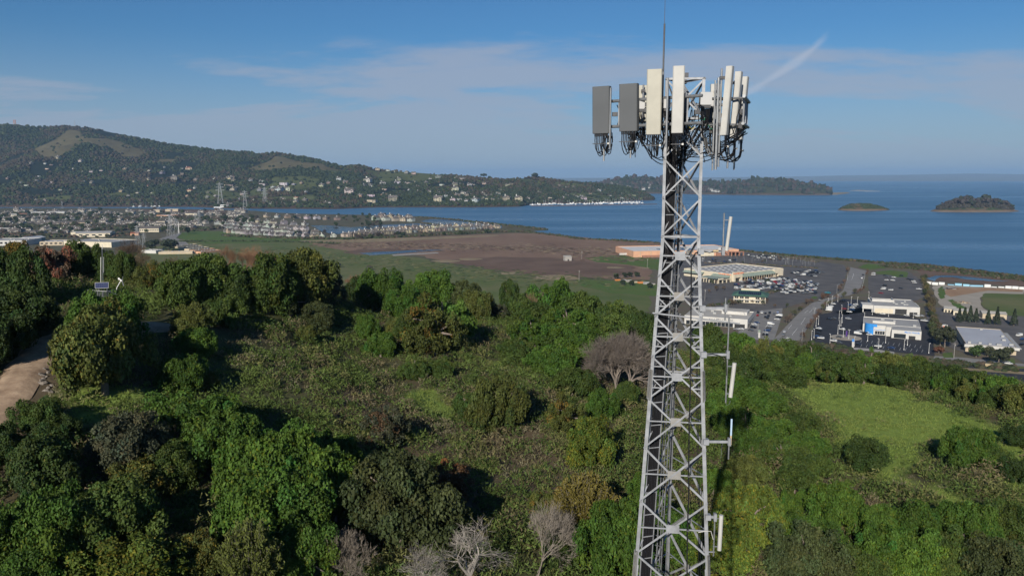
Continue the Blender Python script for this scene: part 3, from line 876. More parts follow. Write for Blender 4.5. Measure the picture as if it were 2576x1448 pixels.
# bare trees: branching wood in one mesh
def bare_proto(name, seed, H=8.0, spread=.75, levels=5, kids=(3, 4), r0=.22, m='grey_wood', twig=0, trunks=1, droop=0.0, start=.30, leafy=None):
    rg = random.Random(seed)
    mb = MB()
    tips = []
    def grow(p, d, L_, r, lv):
        n = 3 if lv < 3 else 2
        pts = [p]; q = p; dd = d
        for i in range(n):
            dd = (dd + Vector((rg.gauss(0, .16), rg.gauss(0, .16), rg.gauss(0, .10) - droop * lv * .05))).normalized()
            q = q + dd * (L_ / n)
            pts.append(q)
        mb.tube(pts, [r * (1 - .55 * i / n) for i in range(n + 1)], 5 if lv < 2 else 3, caps=False)
        if lv >= levels:
            tips.append((q, dd)); return
        k = rg.randint(*kids)
        for i in range(k):
            a = rg.uniform(0, 6.283); sp = spread * rg.uniform(.5, 1.25)
            side = Vector((math.cos(a), math.sin(a), 0))
            side = (side - dd * side.dot(dd)).normalized()
            nd = (dd * math.cos(sp) + side * math.sin(sp) + Vector((0, 0, .10))).normalized()
            f = rg.uniform(.55, 1.0)
            b = pts[0].lerp(pts[-1], f) if lv else pts[-1].lerp(pts[-2], rg.uniform(0, .8))
            grow(b, nd, L_ * rg.uniform(.58, .80), r * .52, lv + 1)
    for t in range(trunks):
        a = rg.uniform(0, 6.283)
        d0 = Vector((math.cos(a) * .45, math.sin(a) * .45, 1)).normalized() if trunks > 1 else Vector((rg.uniform(-.15, .15), rg.uniform(-.15, .15), 1)).normalized()
        grow(Vector((math.cos(a) * .2 * (trunks > 1), math.sin(a) * .2 * (trunks > 1), -.6)), d0, H * start, r0 if trunks == 1 else r0 * .7, 0)
    if twig:
        for q, dd in tips:
            for i in range(twig):
                e = q + (dd + Vector((rg.gauss(0, .5), rg.gauss(0, .5), rg.gauss(.15, .4)))).normalized() * H * rg.uniform(.04, .09)
                mb.tube([q, e], [.012, .006], 3, caps=False)
    zs = max(v[2] for v in mb.v)
    ws = float(np.percentile(np.abs(np.array(mb.v)[:, :2]), 96)) * 2
    return mb.mesh(name, M[m]), ws, zs
BARE = {'dome': bare_proto('branches', 21, 8, .62, 5, (4, 5), .30, twig=3, trunks=3, start=.26),
        'thin': bare_proto('branches', 22, 9, .55, 4, (3, 4), .16, twig=5, trunks=3),
        'dead': bare_proto('branches', 23, 9, .80, 5, (3, 4), .26, m='white_wood', twig=2, start=.30),
        'dead2': bare_proto('branches', 24, 9, .95, 5, (2, 4), .26, m='white_wood', twig=2, start=.32, droop=.4),
        'bush': bare_proto('branches', 25, 5, .40, 4, (3, 4), .07, twig=3, trunks=6)}
# upright wispy shrub: long whips with narrow leaves
def wisp_proto(name, seed, H=6.0, nwhip=260, nl=34):
    rg = np.random.default_rng(seed)
    ang = rg.uniform(0, 6.283, nwhip); out = rg.uniform(0, 1, nwhip) ** .6
    basep = np.stack([np.cos(ang) * out * .9, np.sin(ang) * out * .9, np.zeros(nwhip)], -1)
    tip = np.stack([np.cos(ang) * out * 3.0, np.sin(ang) * out * 3.0, H * (1 - .45 * out ** 2) * rg.uniform(.78, 1.05, nwhip)], -1)
    mb = MB()
    for i in range(nwhip):
        b = Vector(basep[i]); e = Vector(tip[i])
        mb.tube([b, b.lerp(e, .5) + Vector((0, 0, H * .06)), e], [.028, .018, .006], 3, caps=False)
    t = rg.uniform(.35, 1.0, (nwhip, nl)) ** .8
    pos = basep[:, None] + (tip - basep)[:, None] * t[..., None] + rg.normal(0, .10, (nwhip, nl, 3))
    pos[..., 2] += H * .06 * np.sin(np.pi * t)
    dirn = unit((tip - basep)[:, None] + rg.normal(0, 1.2, (nwhip, nl, 3)))
    pos = pos.reshape(-1, 3); nrm = unit(np.cross(dirn.reshape(-1, 3), rg.normal(0, 1, (len(pos), 3))))
    v, f = leaf_quads(pos, nrm, np.full(len(pos), .13), rg, 2.6)
    col = np.repeat(rg.uniform(.65, 1.35, (len(pos), 1)) * np.ones((1, 3)), 4, 0)
    return np_mesh(name, v, f, M['leaf'], col), mb.mesh('stems', M['grey_wood']), 6.0, H
WISP = [wisp_proto('foliage', 61), wisp_proto('foliage', 62, H=5.0)]

def solve_tree(px, top, w, asp):           # stand a tree of that width and height on the hill so that its crown tops out there
    d = ray(px * K2, top * K2)
    Y = np.arange(27, 430, 0.4)
    t = Y / d[1]
    X = d[0] * t
    wid = w * K2 * t / F
    g = hz(X, Y)
    ok = np.nonzero(CAMZ + d[2] * t <= g + wid * asp)[0]
    if len(ok):
        i = ok[0]
        return Vector((X[i], Y[i], g[i])), wid[i], wid[i] * asp
    gap_ = (CAMZ + d[2] * t) - (g + wid * asp)
    gap_[(Y < 70) | (Y > 185)] = 1e9
    i = int(np.argmin(gap_))
    return Vector((X[i], Y[i], g[i])), wid[i], min(wid[i] * asp + gap_[i], wid[i] * 1.7)
TREES = []
rt = random.Random(77)
ORD = ['first', 'second', 'third', 'fourth', 'fifth', 'sixth', 'seventh', 'eighth', 'ninth', 'tenth', 'eleventh', 'twelfth', 'thirteenth', 'fourteenth', 'fifteenth', 'sixteenth', 'seventeenth', 'eighteenth', 'nineteenth', 'twentieth'] + ['twenty-' + w for w in ('first', 'second', 'third', 'fourth', 'fifth', 'sixth', 'seventh', 'eighth', 'ninth')] + ['thirtieth'] + ['thirty-' + w for w in ('first', 'second', 'third', 'fourth', 'fifth', 'sixth', 'seventh', 'eighth', 'ninth')] + ['fortieth'] + ['forty-' + w for w in ('first', 'second', 'third', 'fourth', 'fifth', 'sixth', 'seventh', 'eighth', 'ninth')]
def tree(px, top, w, asp, proto, color, label, group=None, name='oak_tree', cat='tree'):
    b, wid, H = solve_tree(px, top, w, asp)
    me, tr, pw, ph = rt.choice(PROTO[proto])
    t = thing(name, label, cat, b, rt.uniform(0, 6.283), group)
    k = rt.uniform(.9, 1.14)
    t.scale = (wid / pw * k, wid / pw * (2 - k) * 1.04, H / ph)
    c = GREEN[color] if isinstance(color, str) else color
    k = rt.uniform(.70, .96)
    o = link('crown', me, t); o.color = (c[0] * k, c[1] * k, c[2] * k, 1)
    link('trunk', tr, t)
    TREES.append((b.x, b.y, wid / 2))
    return t
def bare(px, top, w, asp, proto, label, tintc=(1, 1, 1), group=None, name='bare_tree', cat='tree'):
    b, wid, H = solve_tree(px, top, w, asp)
    me, pw, ph = BARE[proto]
    o = link(name, me, None, b, rt.uniform(0, 6.283))
    o.scale = (wid / pw, wid / pw, H / ph)
    o.color = (*tintc, 1)
    tag(o, label, cat, group)
    TREES.append((b.x, b.y, wid / 2 * .6))
    return o
def wisp(px, top, w, asp, k, color, label, group=None):
    b, wid, H = solve_tree(px, top, w, asp)
    fo, st, pw, ph = WISP[k]
    t = thing('wispy_shrub', label, 'shrub', b, rt.uniform(0, 6.28), group)
    t.scale = (wid / pw, wid / pw, H / ph)
    a = link('foliage', fo, t); a.color = (*GREEN[color], 1)
    s = link('stems', st, t); s.color = (1, 1, 1, 1)
    TREES.append((b.x, b.y, wid / 2))

# --- ridge at the far left, around the weather station
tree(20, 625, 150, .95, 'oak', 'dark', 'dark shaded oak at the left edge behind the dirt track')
tree(48, 608, 88, .95, 'yellow', 'gold', 'golden-green tree on the ridge, leftmost on the skyline')
tree(122, 620, 112, .85, 'sparse', 'brown', 'rusty brown tree on the ridge beside the golden-green one')
tree(205, 608, 86, 1.05, 'oak', 'oak', 'green oak with pale branches just left of the weather mast')
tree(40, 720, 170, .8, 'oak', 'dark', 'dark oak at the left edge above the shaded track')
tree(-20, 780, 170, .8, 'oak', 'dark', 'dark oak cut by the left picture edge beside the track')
tree(300, 632, 84, 1.0, 'oak', 'oak', 'green oak just right of the weather mast')
bare(318, 598, 96, 1.0, 'thin', 'tall brown leafless tree behind the oak right of the weather mast', (.75, .58, .45))
bare(372, 628, 70, 1.0, 'thin', 'small leafless tree between the brown tree and the ridge oaks', (.70, .60, .42))
tree(365, 655, 90, .8, 'sparse', 'olive', 'thin olive tree on the ridge right of the weather mast')
bare(425, 640, 70, 1.0, 'thin', 'leafless tree poking up behind the ridge oaks', (.78, .62, .46))
tree(440, 655, 135, .85, 'oak', 'oak', 'rounded oak on the ridge, left of the big pair')
tree(520, 640, 150, .85, 'oak', 'oak', 'broad oak on the ridge, second left of the tall oak')
tree(575, 690, 120, .8, 'oak', 'dark', 'dark oak below the ridge, left of the tall oak')
for x, y in ((555, 612), (600, 618), (648, 612), (690, 622)):
    bare(x, y, 66, 1.3, 'thin', 'pinkish brown leafless tree behind the ridge oaks, %s of four from the left' % {555: 'first', 600: 'second', 648: 'third', 690: 'last'}[x], (.95, .62, .42), group='leafless trees behind the ridge oaks')
tree(668, 640, 150, 1.0, 'fluffy', 'oak', 'tall dark oak standing out on the ridge')
tree(765, 628, 165, .95, 'oak', 'olive', 'broad olive-green tree with pale dead limbs on the ridge')
tree(725, 700, 120, .8, 'sparse', 'dull', 'dull thin tree under the broad olive-green tree')
tree(825, 690, 80, .95, 'sparse', 'grey', 'grey thinning tree at the right end of the ridge oaks')
bare(897, 688, 70, .9, 'thin', 'pinkish leafless tree in the dip of the ridge', (.95, .60, .42))
tree(902, 694, 72, .95, 'oak', 'dark', 'small very dark oak in the dip of the ridge')
tree(962, 680, 122, .85, 'oak', 'bay', 'bright rounded oak right of the dip in the ridge')
tree(1085, 684, 120, .8, 'oak', 'bay', 'wide green oak at the middle of the skyline')
tree(1012, 720, 110, .8, 'oak', 'bay', 'green oak between the rounded oak and the wide oak')
tree(1160, 706, 100, .85, 'oak', 'dull', 'dull green oak falling away right of the wide oak')
tree(1200, 730, 90, .8, 'oak', 'olive', 'olive oak at the foot of the dull green oak')
tree(1110, 745, 150, .8, 'low', 'bay', 'low spreading oak in front of the wide oak')
tree(1285, 702, 56, 1.15, 'oak', 'dark', 'small dark tree with a thin reddish trunk on the skyline')
bare(1335, 722, 44, 1.1, 'thin', 'small brown leafless tree beside the reddish-trunked tree', (.85, .65, .45))
tree(1250, 752, 60, .8, 'sparse', 'grey', 'small grey bush under the reddish-trunked tree')
tree(1385, 706, 135, .75, 'oak', 'bay', 'green oak at the left end of the dense belt by the tower')
_l = sorted(((1330, 752, 120, 'oak'), (1460, 732, 120, 'oak'), (1535, 756, 115, 'oak'), (1608, 775, 100, 'dark'), (1430, 768, 140, 'bay'), (1522, 790, 125, 'oak'), (1345, 800, 140, 'bay'), (1440, 815, 130, 'bay'), (1300, 845, 90, 'oak'), (1395, 860, 130, 'bay'), (1480, 862, 90, 'bay'), (1610, 815, 80, 'dark')))
for _k, (x, y, w, c) in enumerate(_l):
    tree(x, y, w, .62, 'low', c, 'low green oak in the dense belt left of the tower, %s from the left' % ORD[_k], group='oaks in the dense belt left of the tower')
# --- middle slope
tree(1092, 745, 168, .88, 'sparse', 'olive', 'large ragged oak with dead grey limbs casting a black shadow', name='ragged_oak')
tree(1050, 790, 110, .85, 'oak', 'oak', 'green oak joined to the left of the ragged oak')
tree(920, 792, 62, .95, 'oak', 'bay', 'small upright bush in the middle of the scrub', name='bush')
tree(955, 838, 76, .8, 'oak', 'bay', 'rounded green bush low in the middle of the scrub', name='bush')
tree(985, 805, 52, .8, 'oak', 'olive', 'small olive bush left of the ragged oak', name='bush')
tree(768, 822, 60, .7, 'oak', 'olive', 'yellowish bush in the scrub below the broad olive-green tree', name='bush')
tree(650, 720, 90, .7, 'oak', 'oak', 'low oak at the foot of the tall dark oak')
tree(560, 745, 110, .7, 'low', 'oak', 'low oak in front of the broad ridge oak')
tree(790, 760, 90, .7, 'oak', 'dull', 'dull bush at the top edge of the scrub', name='bush')
tree(258, 742, 170, .75, 'oak', 'bay', 'green oak directly below the solar panel')
tree(250, 776, 262, .86, 'near', 'olive', 'big rounded olive-green oak beside the dirt track')
tree(478, 765, 105, .85, 'oak', 'olive', 'upright olive-green tree right of the big rounded oak')
tree(482, 830, 100, .75, 'oak', 'bay', 'green bush at the foot of the upright olive-green tree')
tree(462, 897, 118, .82, 'near', 'bay', 'rounded green tree with a white trunk in the left hollow')
tree(520, 935, 64, .7, 'sparse', 'olive', 'small olive bush right of the white-trunked tree', name='bush')
tree(500, 986, 215, .62, 'near', 'bay', 'wide green tree in front of the left hollow')
tree(98, 1006, 120, .72, 'oak', 'oak', 'green oak at the lower end of the dirt track')
tree(305, 1042, 188, .85, 'fluffy', 'grey', 'blue-green grey tree in the lower left')
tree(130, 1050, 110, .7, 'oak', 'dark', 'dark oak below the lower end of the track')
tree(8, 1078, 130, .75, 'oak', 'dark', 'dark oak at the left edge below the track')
tree(560, 1050, 210, .72, 'near', 'bay', 'green tree left of the brightest tree')
tree(655, 1100, 220, .85, 'near', 'bright', 'bright green tree, left part of the big bright group')
tree(770, 1088, 240, .88, 'near', 'bright', 'bright green tree in the middle of the big bright group')
tree(700, 1180, 260, .8, 'near', 'bay', 'green tree at the front of the big bright group')
tree(838, 1084, 120, .85, 'near', 'bay', 'smaller green tree at the right end of the big bright group')
tree(840, 1200, 130, .9, 'near', 'bay', 'narrow green tree below the right end of the bright group')
tree(85, 1098, 190, .85, 'near', 'dark', 'large dark tree at the left edge, lower third')
tree(335, 1158, 170, .62, 'yellow', 'olive', 'yellow-olive tree under the blue-green grey tree')
tree(430, 1110, 130, .8, 'near', 'oak', 'green tree between the grey tree and the bright group')
tree(250, 1232, 250, .75, 'near', 'oak', 'large dark green tree near the lower left corner')
tree(70, 1245, 250, .85, 'near', 'bay', 'large tree filling the lower left corner')
tree(300, 1368, 250, .6, 'yellow', 'lime', 'yellow-green tree top cut by the bottom edge on the left')
tree(120, 1350, 200, .7, 'near', 'bay', 'green tree top at the bottom edge near the left corner')
tree(508, 1345, 130, .85, 'yellow', 'olive', 'olive tree top at the bottom edge left of the wispy shrub')
wisp(622, 1305, 170, 1.25, 0, 'olive', 'upright wispy shrub with long stems at the bottom edge')
tree(745, 1330, 180, .8, 'near', 'bay', 'green tree top at the bottom edge right of the wispy shrub')
bare(868, 1330, 130, 1.2, 'bush', 'brown leafless bush of thin upright stems at the bottom edge', (.80, .76, .68), name='leafless_bush', cat='bush')
bare(1005, 1340, 220, .85, 'dead', 'bleached dead tree with spreading twigs at the bottom edge', name='dead_tree')
bare(1195, 1300, 190, 1.1, 'dead2', 'bleached leaning dead tree with a broken trunk at the bottom edge', name='dead_tree')
tree(1000, 1150, 265, .88, 'oak', 'dull', 'dull olive oak in the lower middle')
tree(1140, 1172, 110, .8, 'sparse', 'rust', 'tree with dry rust-brown leaves beside the dull olive oak')
tree(962, 1028, 116, .9, 'sparse', 'grey', 'pale grey-green tree above the bright group')
tree(1260, 955, 150, .86, 'oak', 'olive', 'dome-shaped olive tree in the middle of the slope')
tree(1185, 985, 92, .75, 'oak', 'oak', 'green tree joined to the left of the dome-shaped tree')
tree(1110, 900, 80, .6, 'low', 'oak', 'low green brush below the ragged oak', name='bush')
tree(1040, 905, 80, .6, 'low', 'oak', 'low green brush left of the small clearing', name='bush')
tree(1500, 1055, 132, .95, 'yellow', 'lime', 'bright yellow-green tree left of the tower')
tree(1515, 984, 90, .8, 'oak', 'bay', 'green tree above the yellow-green tree by the tower')
tree(1577, 958, 66, .95, 'oak', 'oak', 'small round tree with a forked trunk close to the tower')
tree(1430, 990, 112, .85, 'sparse', 'olive', 'thin olive tree between the dome-shaped and yellow-green trees')
tree(1440, 925, 120, .6, 'low', 'oak', 'low green oak at the foot of the leafless dome')
bare(1560, 822, 165, 1.08, 'dome', 'large leafless grey-purple tree with a dense dome of twigs', (.84, .79, .75))
wisp(1475, 1198, 205, .85, 1, 'gold', 'broad wispy golden shrub in front of the tower foot')
tree(1380, 1235, 90, .7, 'sparse', 'olive', 'small olive bush left of the golden wispy shrub', name='bush')
tree(1545, 1285, 230, .85, 'near', 'bay', 'green tree at the bottom edge left of the tower')
tree(1440, 1320, 130, .85, 'near', 'dark', 'dark green tree beside the grey leafless tree')
bare(1345, 1262, 175, 1.15, 'thin', 'grey leafless tree tangled with lichen at the bottom edge', (.95, .92, .86))
tree(1620, 1195, 100, .9, 'near', 'bay', 'narrow green tree right behind the tower legs')
tree(1690, 1260, 160, .9, 'near', 'bay', 'green tree seen through the tower legs')
# --- right of the tower
_l = sorted(((1871, 946, 118, 'bay'), (1816, 984, 100, 'bay'), (1918, 978, 100, 'bay'), (1880, 1032, 118, 'bay'), (1947, 1056, 106, 'bay'), (2019, 1038, 92, 'oak'), (2038, 1086, 92, 'bay'), (1966, 1108, 104, 'oak'), (2022, 1132, 100, 'oak'), (1830, 1040, 90, 'bay'), (1900, 1090, 90, 'bay'), (2060, 1150, 90, 'oak'), (2000, 1172, 104, 'oak'), (1800, 925, 90, 'oak')))
for _k, (x, y, w, c) in enumerate(_l):
    tree(x, y, w, .66, 'low', c, 'low oak in the thicket right of the tower, %s counting from the left' % ORD[_k], group='oaks in the thicket right of the tower')
tree(1866, 1150, 112, .85, 'oak', 'olive', 'olive oak above the yellow-green tree right of the tower')
tree(1797, 1180, 76, 1.0, 'near', 'bright', 'slim bright green tree touching the tower on its right')
tree(1880, 1224, 150, 1.15, 'yellow', 'lime', 'tall yellow-green tree just right of the tower')
tree(1840, 1290, 180, .9, 'yellow', 'lime', 'yellow-green tree top at the bottom edge right of the tower')
tree(2098, 1228, 150, .82, 'near', 'bright', 'bright green tree right of the tall yellow-green tree')
tree(2000, 1240, 74, 1.0, 'near', 'bright', 'small bright tree left of the bright green tree')
tree(2050, 1300, 150, .8, 'near', 'bay', 'green tree in front of the bright green tree')
tree(2040, 1345, 190, .8, 'fluffy', 'dull', 'dull grey-green tree top at the bottom edge')
tree(2218, 1280, 110, .95, 'near', 'bay', 'knobbly green tree right of the black gap')
tree(2302, 1264, 140, .85, 'near', 'bay', 'rounded green tree in the lower right group')
tree(2225, 1340, 140, .85, 'near', 'bay', 'green tree at the bottom edge of the lower right group')
tree(2312, 1350, 150, .8, 'near', 'bright', 'bright green tree at the bottom edge, lower right')
tree(2430, 1264, 135, .85, 'near', 'bay', 'broad green tree in the lower right group')
tree(2400, 1345, 130, .85, 'near', 'oak', 'green tree at the bottom edge near the right corner')
tree(2535, 1256, 120, .9, 'near', 'oak', 'dark green tree at the right edge, lower right')
tree(2510, 1352, 170, .8, 'fluffy', 'dull', 'dull grey tree in the lower right corner')
tree(2150, 1385, 130, .8, 'near', 'oak', 'dark green tree top at the bottom edge, right of the dull tree')
tree(2182, 1100, 106, .82, 'fluffy', 'dark', 'lone dark round bush on the grassy knoll', name='bush')
tree(2436, 1076, 108, .98, 'near', 'bay', 'full dark green tree on the right side of the grassy knoll')
tree(2500, 1120, 80, .8, 'oak', 'oak', 'smaller green tree behind the full tree on the knoll')
tree(2566, 1072, 80, .6, 'oak', 'dark', 'dark oak at the right edge of the knoll')
tree(2560, 1150, 80, .8, 'oak', 'dark', 'dark oak at the right edge below the knoll')
# --- belt between the knoll and the shops
belt = [(1780, 812, 96), (1845, 836, 110), (1915, 856, 110), (1985, 858, 100), (2050, 868, 105), (2120, 885, 105), (2190, 882, 100), (2262, 888, 105), (2330, 902, 100), (2395, 918, 100), (2455, 932, 95), (2515, 950, 100), (2570, 966, 100), (1800, 850, 100), (1880, 884, 110), (1955, 892, 110), (2030, 892, 90), (2105, 900, 85), (2175, 906, 85), (2250, 910, 85), (2322, 920, 85), (2390, 934, 85), (2455, 952, 80), (2520, 970, 80), (1830, 896, 90)]
back_row = sorted([q for q in belt if q in belt[:13]]); front_row = sorted([q for q in belt if q not in belt[:13]])
for k, (x, y, w) in enumerate(belt):
    row_ = back_row if k < 13 else front_row
    tree(x, y, w, .72, 'oak' if k % 2 else 'low', ('oak', 'bay', 'olive', 'oak', 'dark')[k % 5], 'oak in the %s row of the belt behind the knoll, %s from the left' % ('back' if k < 13 else 'front', ORD[row_.index((x, y, w))]), group='oaks in the belt behind the knoll')
# --- scrub: dry brush and grass over the open slope
def scatter_scrub():
    rg = np.random.default_rng(5)
    n = 36000
    Y = 34 + 144 * rg.random(n) ** .8
    X = rg.uniform(-.76, .95, n) * Y
    bad = np.zeros(n, bool)
    for tx, ty, tr_ in TREES:
        bad |= (X - tx) ** 2 + (Y - ty) ** 2 < (tr_ * .55) ** 2
    jx = X + (fbm(X * .15, Y * .15, 31) - .5) * 9; jy = Y + (fbm(X * .15, Y * .15, 32) - .5) * 9
    gr = np.zeros(n, bool)
    for gp in GRASS_POLYS:
        gr |= in_poly(jx, jy, gp)
    bad |= gr & (rg.random(n) > .03)
    rp = np.array([(p.x, p.y) for p in road_pts])
    for i in range(len(rp) - 1):
        a, b = rp[i], rp[i + 1]
        t = np.clip(((X - a[0]) * (b[0] - a[0]) + (Y - a[1]) * (b[1] - a[1])) / ((b - a) ** 2).sum(), 0, 1)
        bad |= (X - a[0] - t * (b[0] - a[0])) ** 2 + (Y - a[1] - t * (b[1] - a[1])) ** 2 < 3.4 ** 2
    bad |= (X - 6) ** 2 + (Y - 28) ** 2 < 9
    X, Y = X[~bad], Y[~bad]
    n = len(X)
    Z = hz(X, Y)
    tone = fbm(X * .10, Y * .10, 51) * .6 + rg.random(n) * .4
    green = fbm(X * .035, Y * .035, 52) * .75 + rg.random(n) * .25
    P0 = np.stack([X, Y, Z], -1)
    def shrubs(sel, kb, R, H, lsz, up):
        m = len(sel)
        a = rg.uniform(0, 6.283, (m, kb)); rr = np.sqrt(rg.random((m, kb)))
        th = rr * 1.5
        d = np.stack([np.cos(a) * np.sin(th), np.sin(a) * np.sin(th), np.cos(th)], -1)
        lump = rg.uniform(.62, 1.12, (m, kb, 1))
        q = P0[sel][:, None] + d * np.stack([R, R, H], -1)[:, None] * lump
        t1 = unit(d * up + rg.normal(0, .8, (m, kb, 3)) + np.array([0, 0, .6 * up]))
        t2 = unit(np.cross(t1, rg.normal(0, 1, (m, kb, 3))))
        s = lsz * rg.uniform(.6, 1.4, (m, kb, 1))
        v = np.stack([q - t1 * s * 1.1 - t2 * s * .42, q - t1 * s * 1.1 + t2 * s * .42, q + t1 * s * 1.3], 2)
        return v.reshape(-1, 3)
    br = np.array([.170, .145, .080]); gy = np.array([.185, .168, .105]); gn = np.array([.100, .140, .038]); ol = np.array([.150, .155, .058]); dk = np.array([.062, .095, .026])
    patch = fbm(X * .045, Y * .045, 52) * .70 + fbm(X * .2, Y * .2, 54) * .30
    c = np.where((tone > .5)[:, None], br, gy)
    pr_ = rg.random(n)
    dry = np.exp(-(((X + 14) / 22) ** 2 + ((Y - 98) / 30) ** 2)) * .11
    c = np.where((patch > .41 + dry + .16 * (pr_ - .5))[:, None], np.where((pr_ > .45)[:, None], gn, ol), c)
    c = np.where((pr_ < .18)[:, None], dk, c)
    c = np.where(((X < -22) & (pr_ < .5))[:, None], gn, c)
    c = c * rg.uniform(.75, 1.25, (n, 1))
    Rs = rg.uniform(.38, .95, n); Hs = Rs * rg.uniform(.7, 1.25, n)
    allv, allc = [], []
    sel = np.arange(n); kb = 27
    v = shrubs(sel, kb, Rs, Hs, .115, 1.2); allv.append(v)
    allc.append(np.repeat((np.repeat(c[:, None], kb, 1) * rg.uniform(.78, 1.22, (n, kb, 1))).reshape(-1, 3), 3, 0))
    bigs = np.nonzero((rg.random(n) < .085) & (Y > 48))[0]; kb = 130
    Rb = rg.uniform(.9, 2.0, len(bigs)); Hb = Rb * rg.uniform(.8, 1.25, len(bigs))
    v = shrubs(bigs, kb, Rb, Hb, .15, .5); allv.append(v)
    cb = np.where((rg.random(len(bigs)) < .68)[:, None], np.where((rg.random(len(bigs)) < .5)[:, None], gn, dk) * 1.1, np.where((rg.random(len(bigs)) < .5)[:, None], ol, br))
    allc.append(np.repeat((np.repeat(cb[:, None], kb, 1) * rg.uniform(.6, 1.35, (len(bigs), kb, 1))).reshape(-1, 3), 3, 0))
    v = np.concatenate(allv); c = np.concatenate(allc)
    f = np.arange(len(v)).reshape(-1, 3)
    o = link('hillside_scrub', np_mesh('hillside_scrub', v, f, M['scrub'], c))
    tag(o, 'dry brown and green brush covering the open hillside', 'brush', kind='stuff')
    return n
n_scrub = scatter_scrub()
# short grass in the clearings
def scatter_grass():
    rg = np.random.default_rng(6)
    n = 60000
    Y = rg.uniform(50, 140, n); X = rg.uniform(-.7, .75, n) * Y
    jx = X + (fbm(X * .15, Y * .15, 31) - .5) * 9; jy = Y + (fbm(X * .15, Y * .15, 32) - .5) * 9
    gr = np.zeros(n, bool)
    for gp in GRASS_POLYS:
        gr |= in_poly(jx, jy, gp)
    X, Y = X[gr], Y[gr]; n = len(X)
    k = 4
    Z = hz(X, Y)
    base = np.stack([X, Y, Z], -1)[:, None] + rg.normal(0, .18, (n, k, 3)) * np.array([1, 1, 0])
    tip = base + np.concatenate([rg.normal(0, .14, (n, k, 2)), rg.uniform(.12, .30, (n, k, 1))], -1)
    sd = unit(rg.normal(0, 1, (n, k, 3)) * np.array([1, 1, .1])) * .06
    v = np.stack([base - sd, base + sd, tip], 2).reshape(-1, 3)
    f = np.arange(len(v)).reshape(-1, 3)
    g = fbm(X * .08, Y * .08, 53)[:, None]
    c = np.array([.150, .225, .048]) * (1 - g) + np.array([.200, .225, .066]) * g
    c = np.repeat(c[:, None], k * 3, 1).reshape(-1, 3) * rg.uniform(.75, 1.25, (len(v), 1))
    o = link('clearing_grass', np_mesh('clearing_grass', v, f, M['scrub'], c))
    tag(o, 'short green grass on the knoll and in the clearings', 'grass', kind='stuff')
scatter_grass()
# stones along the track
rk = []
for s in range(3):
    rg = np.random.default_rng(s)
    rk.append(np_mesh('stone', ICO_V * (1 + rg.uniform(-.25, .25, (12, 1))) * np.array([1, .8, .6]), ICO_F, M['rock']))
for k in range(26):
    b = on_hill(112 + rt.uniform(-14, 22), 905 + k * 3.4 + rt.uniform(-6, 6))
    o = link('stone', rk[k % 3], None, b, rt.uniform(0, 6))
    s = rt.uniform(.16, .42); o.scale = (s, s, s)
    tag(o, 'loose grey stone on the bank beside the dirt track', 'stone', 'stones along the dirt track')
# ================================================================== the lattice tower
mat('galvanised', (0.285, 0.293, 0.308), 0.55, metal=0.25, var=0.20, scale=2.6, spec=0.4)
mat('galvanised_pipe', (0.235, 0.242, 0.25), 0.42, metal=0.5, var=0.18, scale=5.0, spec=0.4)
mat('weathered_plate', (0.29, 0.285, 0.275), 0.6, metal=0.15, color2=(0.24, 0.225, 0.20), scale=3.0)
mat('dark_steel', (0.10, 0.10, 0.105), 0.6, metal=0.3, var=0.2, scale=4.0)
mat('cable_black', (0.011, 0.011, 0.013), 0.45, spec=0.35)
mat('cable_green', (0.02, 0.20, 0.10), 0.5)
mat('cable_yellow', (0.55, 0.42, 0.05), 0.5)
mat('radome_cream', (0.42, 0.40, 0.335), 0.55, var=0.07, scale=1.5)
mat('radome_white', (0.45, 0.44, 0.41), 0.5, var=0.07, scale=1.5)
mat('radome_grey', (0.108, 0.114, 0.120), 0.6, var=0.06, scale=0.8)
mat('radio_white', (0.47, 0.47, 0.47), 0.5, var=0.04, scale=2)
mat('clamp_white', (0.62, 0.60, 0.55), 0.6)
mat('fibre_blue', (0.42, 0.56, 0.68), 0.5)
mat('fibre_tan', (0.48, 0.37, 0.22), 0.6)
mat('tag_red', (0.45, 0.04, 0.03), 0.5)

TX, TY = 5.97, 28.0                        # tower axis
YAW = math.radians(8)
TOP_H, GROUND_H = 3.3, -(CAMZ - hz1(6, 28)) - 0.3
def tw_width(h):                           # face width against height relative to the camera
    return 1.34 if h > -2.1 else 1.34 + (-2.1 - h) * 0.112
def leg_pos(i, h):                         # 0 front left, 1 front right, 2 rear
    w = tw_width(h); r = w / math.sqrt(3)
    a = math.radians((210, 330, 90)[i]) - YAW
    return Vector((TX + r * math.cos(a), TY + r * math.sin(a), CAMZ + h))
tower = thing('lattice_tower', 'tall grey galvanised three-legged lattice tower with antenna head', 'tower', (TX, TY, CAMZ + GROUND_H))
T0 = tower.location.copy()
def tb(mb, name, m, parent=tower, off=T0, smooth=False):
    mb.v = [(v[0] - off.x, v[1] - off.y, v[2] - off.z) for v in mb.v]
    return mb.build(name, M[m], parent, smooth=smooth)
axis = lambda h: Vector((TX, TY, CAMZ + h))
